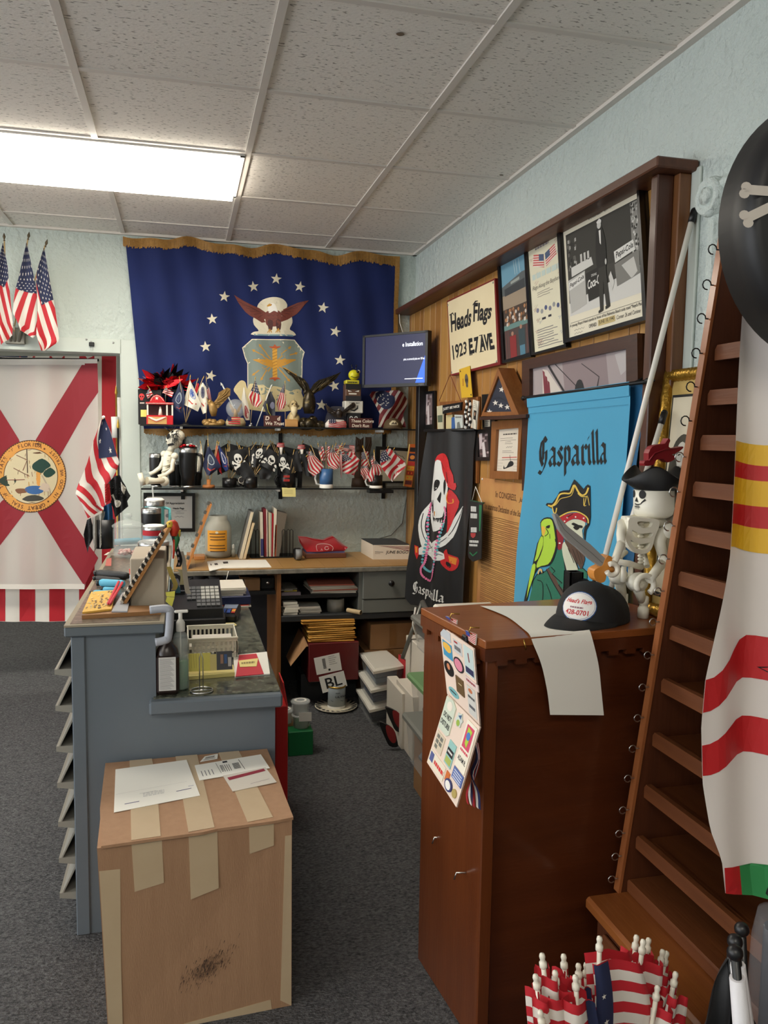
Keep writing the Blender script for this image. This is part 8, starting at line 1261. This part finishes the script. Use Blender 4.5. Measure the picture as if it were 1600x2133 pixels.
b=B(); b.lathe([(0,-55*u5),(95*u5,-55*u5),(95*u5,55*u5),(0,55*u5)],mS,g4(935,1560,.06),24,Matrix.Rotation(1.35,3,'X')); tb(b,((940,1580,.06),(965,1680,.055),(990,1760,.05)),(78,52,44)); zf=CH+.001; ft=g4(1000,1900,.05); b.lathe([(0,0),(58*u5,0),(58*u5,100*u5),(44*u5,112*u5),(44*u5,140*u5),(50*u5,142*u5),(50*u5,215*u5),(40*u5,225*u5),(0,225*u5)],mS,V(ft.x,ft.y,zf),22); b.done('leg',t)
b=B(); b.lathe([(0,-50*u5),(85*u5,-50*u5),(85*u5,50*u5),(0,50*u5)],mS,g4(740,1500,.02),22,Matrix.Rotation(1.35,3,'X')); tb(b,((745,1510,.02),(770,1640,.0),(790,1740,.0)),(70,52,46)); p=g4(790,1900,0); b.lathe([(0,0),(56*u5,0),(56*u5,95*u5),(44*u5,110*u5),(44*u5,215*u5),(0,215*u5)],mS,V(p.x,p.y,zf),20); b.done('leg',t)
# tricorne hat with feather
t=T('pirate_hat','black three-cornered hat with a red feather on the toy skeleton','hat'); m_hat=mat('black_felt',(16,16,18),.5); b=B(); c=g4(1120,560); brim=lambda a:(330 if math.cos(a)<0 else 330)*u5*(1-.18*abs(math.sin(1.5*a))); n=48; vs=[]; fs=[]
for i in range(n):
    a=i/n*2*math.pi; ca,sa=math.cos(a),math.sin(a); r=(310+50*math.cos(3*(a-1.03)))*u5; lift=(.5-.5*math.cos(3*(a-1.03))); z1=(70+140*lift)*u5
    vs+=[c+V(ca*200*u5,sa*200*u5,-40*u5),c+V(ca*r,sa*r,z1-20*u5),c+V(ca*(r-22*u5),sa*(r-22*u5),z1),c+V(ca*170*u5,sa*170*u5,30*u5)]
for i in range(n):
    j=(i+1)%n; [fs.append((4*i+q,4*j+q,4*j+q+1,4*i+q+1)) for q in range(3)]
b.add(vs,fs,m_hat,True); b.done('brim',t); b=B(); b.lathe([(195*u5,-40*u5),(190*u5,60*u5),(150*u5,110*u5),(0,125*u5)],m_hat,c,28); b.done('crown',t)
b=B(); fq=[(990,350),(990,300),(1030,290),(1030,220),(1070,150),(1140,130),(1200,120),(1235,65),(1255,90),(1235,150),(1290,170),(1380,150),(1385,170),(1320,220),(1270,235),(1305,250),(1295,285),(1230,315),(1180,280),(1110,290),(1090,330),(1060,345)]; b.prism(b4(*smooth(fq,2)),SY(YK-.03),mat('feather_red',(136,24,34),.45),-.012,.012); b.tube([g4(1060,300,.045),g4(1120,220,.045),g4(1230,180,.045),g4(1370,165,.043)],[8*u5,7*u5,6*u5,2*u5],mat('feather_red',(136,24,34)),6); b.done('feather',t)
# cutlass
t=T('toy_cutlass','grey toy cutlass with an orange guard held by the skeleton','sword'); Sw=SY(YK-.10); m_bl=mat('blade_grey',(156,156,153),.4); b=B(); b.prism(b4((62,855),(92,850),(130,905),(200,980),(300,1060),(440,1170),(600,1325),(545,1400),(420,1310),(300,1200),(190,1110),(120,1020),(90,950)),Sw,m_bl,-.008,.008); b.line(b4((85,880),(160,1010),(290,1130),(440,1250),(560,1360)),1,Sw,ink((104,104,102)),.009); b.done('blade',t)
m_og=mat('orange_plastic',(208,138,62),.4); b=B(); b.prism(b4(*smooth([(610,1280),(650,1300),(650,1350),(600,1450),(580,1540),(530,1560),(475,1520),(465,1440),(520,1400),(560,1380),(580,1330)],3)),Sw,m_og,-.022,.012); b.done('guard',t); b=B(); b.tube([Sw(*b4((580,1360))[0]),Sw(*b4((690,1460))[0])],.012,m_og,10); b.done('grip',t)
# cap, black box, paper edge
def dr_patch(b,S_):
    el=lambda r,s:ell(.12,.52,r*.9,s,24); b.flat(el(.62,.42),S_,ink((60,96,150)),.0012,.15); b.flat(el(.59,.39),S_,ink((232,228,222)),.0018,.15); b.flat(el(.56,.365),S_,ink((90,130,180)),.0022,.15); b.flat(el(.55,.355),S_,ink((232,228,222)),.0026,.15)
    r_=ink((196,40,50)); b.fit("Head's Flags",S_,r_,-.30,.70,.54,.54,.0032,.02,.25); bars(b,S_,-.1,.44,.3,.51,1,(150,110,120),.0032); b.fit('428-0701',S_,r_,-.22,.40,.46,.27,.0032,.02,.1)
cp=P(1262,1300,Z=CH+.004)+V(.0,.03,0); capmesh('black mesh-back cap with a white oval shop patch on the cabinet',V(cp.x+.004,cp.y+.045,CH+.002),.104,-1.0,mat('black_twill',(22,22,23),.75),dr_patch,'baseball_cap',0,mat('black_mesh',(34,34,35),.85,bump=1,bsc=400))
t=T('black_box','open black square tube holder behind the cap','holder'); A=P(1190,1256,Z=CH); S=SY(2.0); a,e=S(*b4((243,1465))[0]),S(*b4((380,1465))[0]); b=B(); h_=a.z-CH; w_=e.x-a.x
for q in ((a.x,a.x+.004,2.0,2.0+w_),(e.x-.004,e.x,2.0,2.0+w_),(a.x,e.x,2.0,2.004),(a.x,e.x,1.996+w_,2.0+w_)):b.bx(*q,CH+.001,a.z,m_black)
b.done('walls',t); b=B(); b.bx(a.x,e.x,2.0,2.0+w_,CH+.0005,CH+.004,m_black); b.done('bottom',t); b=B(); b.lathe([(0,.02),(.016,.016),(.02,.006),(.02,0)],m_blackmetal,V(e.x,2.0,CH+.07),16,Matrix.Rotation(1.57,3,'X')); b.done('knob',t)
# ================================================================ sticker boards on the cabinet side
s6=crop(880,1250,4.741); m_pk=mat('pale_pink_board',(228,206,190),.6)
def board(label,quad,Xs,h=.003):c=[P(*q,X=x) for q,x in zip(s6(*quad),Xs)]; n=(c[1]-c[0]).cross(c[3]-c[0]).normalized(); n=-n if n.x>0 else n; t=T('sticker_board',label,'board','sticker boards'); S_=Q3(*c,n); b=B(); b.grid(lambda u,v:S_(u,v,0),10,14,m_pk,False); b.grid(lambda u,v:S_(u,v,-h),10,14,m_pk,False); b.done('board',t); return t,S_
t1,Sa=board('upper pink board of stickers hanging on the cabinet side',((168,240),(508,478),(566,1245),(244,925)),(.655,.66,.655,.64)); t2,Sb2=board('lower pink board of stickers with a DO NOT DISTURB tag',((250,930),(569,1252),(335,2048),(44,1600)),(.638,.652,.60,.585))
def stick(t,S_,poly,c,h=.0015,draw=None,nm='sticker'):
    b=B(); b.prism(poly,S_,ink(c,.4),0,h)
    if draw:draw(b,lambda u,v,hh=0:S_(u,v,h+.0004+hh))
    b.done(nm,t)
tx=lambda s,x,y,sz,c=(30,30,34),rot=0,sx=1:(lambda b,S_:b.text(s,S_,ink(c),x,y,sz,0,'c',.02,sx,0,-1,rot))
stick(t1,Sa,rect(.02,.02,.34,.16),(196,200,204)); stick(t1,Sa,rect(.06,.20,.34,.42),(70,150,190),.0015,lambda b,S_:b.flat(smooth([(.1,.22),(.3,.22),(.32,.3),(.22,.34),(.08,.3)],2),S_,ink((226,176,70)),0)); stick(t1,Sa,rect(.42,.06,.66,.24),(206,206,206),.0015,lambda b,S_:(bars(b,S_,.45,.08,.55,.12,1,(180,40,40),0),b.flat(rect(.45,.14,.63,.2),S_,ink((110,110,112)),0)))
stick(t1,Sa,ell(.52,.40,.15,.10,20),(40,36,40),.0015,lambda b,S_:b.flat(ell(.52,.40,.12,.08,20),S_,ink((214,130,150)),0)); stick(t1,Sa,ell(.18,.58,.15,.10,20),(22,22,24),.0015,lambda b,S_:b.flat(ell(.18,.55,.05,.045,12),S_,ink((206,130,90)),0)); stick(t1,Sa,rect(.72,.04,.97,.42),(200,216,214),.0015,lambda b,S_:(b.flat(rect(.74,.32,.96,.40),S_,ink((40,40,80)),0),b.line([(.84,.12),(.86,.24)],.03,S_,ink((130,60,60)),0)))
stick(t1,Sa,rect(.40,.58,.62,.80),(104,80,50),.003,lambda b,S_:b.line([(.48,.66),(.58,.66)],.012,S_,ink((206,190,150)),0)); stick(t1,Sa,ell(.26,.88,.16,.055,18),(120,176,180),.0015,lambda b,S_:bars(b,S_,.16,.865,.36,.895,1,(30,30,34),0)); stick(t1,Sa,rect(.72,.46,1.06,.55),(226,206,200),.003,lambda b,S_:bars(b,S_,.75,.485,1.0,.53,1,(150,60,70),0)); stick(t1,Sa,rect(.72,.58,.95,.95),(206,204,198),.0015,lambda b,S_:(bars(b,S_,.74,.70,.93,.75,1,(60,60,64),0),b.flat(ell(.82,.63,.06,.03,10),S_,ink((190,110,70)),0),b.flat(rect(.75,.82,.92,.86),S_,ink((90,90,96)),0)))
stick(t2,Sb2,[(.02,.02),(.22,.0),(.34,.06),(.36,.42),(.30,.46),(.04,.46)],(206,214,196),.003,lambda b,S_:(b.fit('DO NOT',S_,ink((40,44,44)),.08,.20,.32,.27,0,.02),b.fit('DISTURB',S_,ink((40,44,44)),.06,.31,.33,.38,0,.02),b.flat(ell(.18,.10,.08,.06,16),S_,ink((232,222,206)),0)))
stick(t2,Sb2,rect(.05,.50,.30,.74),(214,200,176),.002,lambda b,S_:[b.flat(rect(.08+.1*(i%2),.53+.07*(i//2),.16+.1*(i%2),.58+.07*(i//2)),S_,ink((110,110,100)),0) for i in range(5)]); stick(t2,Sb2,star(.50,.14,.10,.3,6,.75),(206,214,206),.003,lambda b,S_:(b.flat(ell(.5,.18,.05,.04,10),S_,ink((150,176,70)),0),b.flat([(.46,.1),(.54,.06),(.54,.12)],S_,ink((60,90,130)),0)))
stick(t2,Sb2,rect(.42,.44,.62,.74),(150,196,190),.002,lambda b,S_:(b.flat(rect(.43,.53,.61,.62),S_,ink((24,24,28)),0),bars(b,S_,.45,.56,.59,.6,1,(230,226,220),.0004),b.flat(rect(.44,.64,.6,.72),S_,ink((170,180,90)),0))); stick(t2,Sb2,rect(.70,.04,.98,.62),(238,230,212),.003,lambda b,S_:(b.flat(rect(.74,.08,.94,.36),S_,ink((206,70,100)),0),b.flat([(.78,.1),(.9,.12),(.86,.34),(.8,.3)],S_,ink((170,200,60)),.0004),b.flat(ell(.84,.2,.05,.05,10),S_,ink((70,120,190)),.0008),b.fit('ADAM R.',S_,ink((30,30,36)),.73,.47,.95,.53,0,.02),bars(b,S_,.73,.385,.95,.43,1,(206,70,90),0)))
stick(t2,Sb2,rect(.70,.64,.98,.78),(90,110,170),.002,lambda b,S_:[b.line([(.73,.67+.03*i),(.95,.67+.03*i)],.012,S_,ink((214,216,226)),0) for i in range(4)]); stick(t2,Sb2,rect(.03,.78,.52,.96),(232,222,200),.002,lambda b,S_:(bars(b,S_,.2,.85,.5,.93,1,(206,50,50),0),b.flat(rect(.05,.8,.16,.92),S_,ink((80,90,140)),0))); stick(t2,Sb2,ell(.70,.90,.10,.07,18),(54,58,110),.004,lambda b,S_:b.flat(ell(.70,.90,.075,.05,18),S_,ink((230,228,220)),0)); stick(t2,Sb2,rect(.56,.78,.66,.90),(206,110,50),.002); stick(t2,Sb2,ell(.88,.90,.06,.05,14),(176,156,90),.003)
for q,lab in (((290,225),'small enamel striped flag magnet at the cabinet back corner'),((482,365),'small enamel striped flag magnet near the cabinet front corner')):
    t=T('flag_magnet',lab,'magnet'); x,y=q; Sm=SX(.672); A=s6((x-48,y-68),(x+60,y-28),(x+50,y+80),(x-45,y+10)); Sq=WS(Sm,A); b=B(); b.prism(rect(0,0,1,1),Sq,m_flagwhite,0,.003); [b.flat(rect(0,i/6,1,i/6+.08),Sq,m_red,.0034) for i in range(6)]; b.flat(rect(0,0,.45,.5),Sq,mat('flag_blue',(50,66,140),.6),.0038); b.done('flag_plate',t)
    b=B(); o=Sm(*s6((x+40,y-40))[0]); b.tube([o+V(.01,0,.012),o+V(-.012,0,.014),o+V(-.016,0,.004),o+V(-.008,0,-.004)],.0018,m_brass,6); b.done('hook',t); b=B(); o=Sm(*s6((x-40,y+40))[0]); b.box(o+V(-.004,0,0),(.012,.03,.03),m_black,None,.003); b.done('clip',t)
rnd=random.Random(17)
for i,c in enumerate(((170,30,40),(226,222,214),(34,40,84),(170,30,40),(226,222,214),(34,40,84))):
    b=B(); Sr=SX(.665-.003*i); x=430+22*i; q=s6(*smooth([(540-6*i,1400),(555-4*i,1560),(520-8*i,1720),(x+10,1900),(x+rnd.uniform(0,30),2010+10*i)],4,False)); vs=[]; ps=[Sr(*z) for z in q]
    for z in ps:vs+=[z+V(0,-.006,0),z+V(0,.006,.0),z+V(.0015,.006,0),z+V(.0015,-.006,0)]
    fs=[]
    for j in range(len(ps)-1):o=4*j; fs+=[(o,o+1,o+5,o+4),(o+2,o+3,o+7,o+6),(o+1,o+2,o+6,o+5),(o+3,o,o+4,o+7)]
    b.add(vs,fs,ink(c)); b.done('ribbon',label=('red','white','navy')[i%3]+' ribbon hanging behind the sticker boards'+(', inner strand' if i>2 else ', outer strand'),cat='ribbon',group='ribbons on the cabinet side')
# ================================================================ right foreground
# white banner flag with yellow and red bands
def SWf(px,py,h=0):p=P(px,py,Y=1.18); return p+V(0,-h-.025*math.sin(px*.022+py*.0016)-.012*math.sin(px*.05+1),0)
t=T('striped_banner','long white hanging flag with yellow, red and green bands before the rack','flag'); Lp=[(1574,652),(1562,770),(1550,900),(1538,1040),(1528,1160),(1500,1300),(1478,1420),(1472,1520),(1478,1640),(1494,1740),(1514,1800),(1520,1868)]; Lf=along(Lp); XM=1690
def ly(y):v=0; return Lf(min(1,max(0,next((i+(y-Lp[i][1])/(Lp[i+1][1]-Lp[i][1]) for i in range(len(Lp)-1) if y<=Lp[i+1][1]),len(Lp)-1)/(len(Lp)-1))))[0]
m_wn=mat('white_nylon',(226,218,212),.5,tl=.15); b=B(); b.grid(lambda u,v:(lambda y:SWf(ly(y)+(XM-ly(y))*u,y))(652+1216*v),20,60,m_wn); b.done('flag_cloth',t)
def band(y0,y1,m,w0,w1,wv=0):
    b=B(); n=14
    for i in range(n):
        u0,u1=i/n,(i+1)/n; f=lambda u,y,w_:y+w_*(3*u*u-2*u**3 if u<1 else 1); a0,a1=f(min(1,u0*2.2),y0,w0),f(min(1,u1*2.2),y0,w0); c0,c1=f(min(1,u0*2.2),y1,w1),f(min(1,u1*2.2),y1,w1); X=lambda u,y:ly(y)+(XM-ly(y))*u
        b.flat([(X(u0,a0),a0),(X(u1,a1),a1),(X(u1,c1),c1),(X(u0,c0),c0)],SWf,m,.0015,30)
    return b.done('band',t)
m_yb=mat('yellow_nylon',(224,176,40),.5); m_rb=mat('red_nylon',(186,32,36),.5); m_gb=mat('green_nylon',(46,130,72),.5)
band(918,960,m_yb,10,12); band(960,994,m_rb,12,10); band(994,1050,m_yb,10,8); band(1050,1092,m_rb,8,12); band(1092,1140,m_yb,12,16); band(1420,1490,m_rb,-90,-70); band(1560,1625,m_rb,-60,-50); b=B(); b.flat([(1518,1815),(1552,1812),(1556,1872),(1520,1868)],SWf,m_rb,.0015,30); b.flat([(1552,1812),(1600,1800),(1720,1795),(1720,1868),(1556,1872)],SWf,m_gb,.0015,30); b.done('corner_panel',t); b=B(); b.flat([(1592,1395),(1640,1380),(1660,1410),(1620,1412)],SWf,ink((20,20,22)),.002); b.flat(smooth([(1596,1850),(1610,1825),(1650,1820),(1650,1868),(1600,1868)],2),SWf,ink((20,20,22)),.0025); b.done('print',t)
b=B(); a=P(1577,640,Y=1.18); b.tube([a+V(-.01,0,.004),a+V(.15,.0,.02),V(rx(a.z+.03)+.03,1.18,a.z+.03)],.007,mat('blue_rod',(30,50,110),.4),8); b.done('banner_rod',label='blue rod from the wooden rack carrying the white hanging flag',cat='rod')
# round black skull cover
t=T('skull_disc','round black cover with white skull and crossbones at the picture edge','disc'); Yd=1.05; c=P(1796,466,Y=Yd); k=K(c); R_=284*k; Sd=SY(Yd); b=B(); b.lathe([(0,.02),(R_*.93,.02),(R_*.985,.012),(R_,0),(R_,-.06),(0,-.06)],mat('black_vinyl',(20,20,22),.5),c,72,Matrix.Rotation(math.pi/2,3,'X')); b.done('cover',t); b=B(); Wd=ink((216,206,196),.6); h=.0212
skc=(1650,372); b.flat(ell(*skc,68,62,30),Sd,Wd,h); b.flat([(1598,400),(1702,400),(1694,448),(1606,448)],Sd,Wd,h+.0004); [b.flat(ell(x,385,17,17,16),Sd,ink((20,20,22)),h+.0008) for x in (1628,1672)]
for q in (((1540,404),(1760,420)),((1536,462),(1690,388),(1760,340))):b.line(q,20,Sd,Wd,h+.0002)
for x,y in ((1534,398),(1530,412),(1530,456),(1538,472),(1765,412),(1765,428)):b.flat(ell(x,y,11,10,12),Sd,Wd,h+.0003)
b.done('skull_print',t); b=B(); b.tube([c+V(0,.03,R_-.01),V(c.x,c.y+.03,ZC-.002)],.004,m_blackmetal,8); b.done('hanging_cord',t)
# bunch of striped stick flags in the near foreground
GF='furled striped flags standing before the rack'; rnd=random.Random(41); s7=crop(1080,1880,3.077)
mw_st=mat('white_plastic_staff',(226,220,204),.35)
tips=[((152,340),0),((122,440),1),((110,475),-1),((290,345),2),((235,450),-1),((365,480),-2),((385,405),1),((435,400),2),((485,400),3),((535,415),2),((520,230),0),((730,370),2),((757,222),3),((800,250),1),((835,240),3),((925,315),2),((950,325),3),((1008,458),-1),((892,545),-2),((140,705),-3)]
words=('leftmost tall','small front left','leaning front left','folded','left front','low middle','first of three middle','second of three middle','third of three middle','short','tall leaning centre','hidden centre','tallest rear','rear centre','rear right','right rear','far right rear','rightmost front','lower right','lowest left')
base=V(P(1270,2300,Y=1.22).x,1.24,0)
stn=T('flag_bucket','dark bucket below the frame holding the furled striped flags','bucket'); b=B(); b.lathe([(0,.002),(.10,.002),(.12,.20),(.115,.20),(.095,.01),(0,.01)],m_black,base,24); b.done('pail',stn)
for i,(tp,dz) in enumerate(tips):
    Y=1.24+.018*dz; S_=SY(Y); a=S_(*s7(tp)[0]); foot=base+V((a.x-base.x)*.38,.02*dz*.7,.02); d=(a-foot).normalized(); t=T('furled_flag',words[i]+' furled striped flag on a white staff in the foreground','flag',GF); b=B(); b.tube([foot,a-d*.006],.0044,mw_st,10); b.done('staff',t); b=B(); b.lathe([(.0048,-.02),(.0068,-.018),(.0068,-.009),(.0046,-.008),(.0044,-.003),(.0056,.002),(.0044,.007),(0,.009)],mw_st,a-d*.004,12,aim(d)); b.done('finial',t)
    wd=.030 if i not in (10,4,5,8,13) else (.085,.055,.05,.055,.045)[(10,4,5,8,13).index(i)]; top=a-d*.024; bot=foot.lerp(a,.28); ph=rnd.uniform(0,6); sd=V(1,0,0); off=(1.25 if i==10 else rnd.uniform(-.3,.5))*wd*.6
    nv=30; f=lambda u,v,h=0:top.lerp(bot,v)+sd*(off*(.3+.7*v)+math.sin((u-.5)*math.pi*(1.0))*wd*(.55+.5*v)+wd*.12*math.sin(6*v+ph))+V(0,-.016-abs(math.cos((u-.5)*math.pi))*.012-.008*math.sin(u*9+ph)-h,-.10*abs(u-.3)*wd*10*.3)
    b=B(); n_=19; b.grid(lambda u,v:f(u,v),8,n_*3,lambda u,v:m_red if int(v*n_+.6*0)%2==0 else m_flagwhite); b.grid(lambda u,v:f(u,v)+V(0,.03,0),4,n_*3,lambda u,v:m_red if int(v*n_)%2==0 else m_flagwhite)
    b.done('flag_cloth',t)
    if i in (10,5,1,6):b=B(); uu=(.02,.62,.1,.5)[(10,5,1,6).index(i)]; v0=.0; b.grid(lambda u,v:f(uu+u*.34,v*.7+v0*(1-v),.003),3,14,m_navy); [b.flat(star(uu+.17+.06*math.sin(j),.15+.13*j,.05),lambda u,v,h=0:f(u,.15+.13*j+(v-.15-.13*j)*.3,h),m_flagwhite,.005) for j in range(4)]; b.done('star_panel',t)
# black furled flags and wrapped poles in the corner
for i,(tp,ft,r,lab) in enumerate(((s7((1388,322))[0],(1640,2300),.012,'black ball-topped pole in front at the picture corner'),(s7((1388,250))[0],(1650,2300),.012,'black ball-topped pole behind the front one in the corner'),(s7((1432,172))[0],(1600,2300),.012,'tall black ball-topped pole in the picture corner'))):
    Y=1.02+.05*i; a=P(*tp,Y=Y); f=V(P(*ft,Y=Y).x,Y,.0); d=(a-f).normalized(); t=T('black_pole',lab,'pole','black poles in the corner'); b=B(); b.tube([f,a],.007,m_black,10); b.done('shaft',t); b=B(); b.ball(a,.0125,m_black,14); b.done('ball_finial',t)
    if i<2:b=B(); q0,q1=a.lerp(f,.06),a.lerp(f,.6); b.tube([q0,q0.lerp(q1,.5),q1],[.012,.016,.018],mat('white_sleeve',(214,212,216),.4,bump=.6,bsc=30),10); b.done('white_sleeve',t)
t=T('black_furled_flag','black furled flag fanning out at the bottom corner','flag'); Sf2=SY(1.10); L=s7((1350,340),(1250,520),(1140,790),(1080,1000)); R=s7((1375,345),(1430,600),(1540,800),(1600,1000)); S_=cloth(L,R,Sf2,.02,2.2,.3); b=B(); b.grid(lambda u,v:S_(u,v),20,16,m_blackcloth); b.done('flag_cloth',t); b=B(); b.tube([Sf2(*s7((1362,340))[0]),V(P(1580,2300,Y=1.12).x,1.12,0)],.007,m_black,8); b.done('shaft',t)
t=T('plastic_wrap','clear plastic wrapped bundle at the right picture edge','bundle'); Y=1.16; a=P(1598,1905,Y=Y); b=B(); n=22; vs=[]; b.lathe([(.045,-.9+a.z*0-.0),(.05,-.5),(.047,-.2),(.043,-.05),(.035,.0),(.012,.012),(0,.016)],mat('cling_plastic',(206,208,212),.12,alpha=.12,bump=1.5,bsc=18),V(a.x+.025,Y,a.z),n); b.done('wrap',t); b=B(); b.tube([V(a.x+.03,Y,.0),V(a.x+.028,Y,a.z-.03)],.026,mat('dark_goods',(24,26,40),.6),12); b.done('contents',t)
settle()
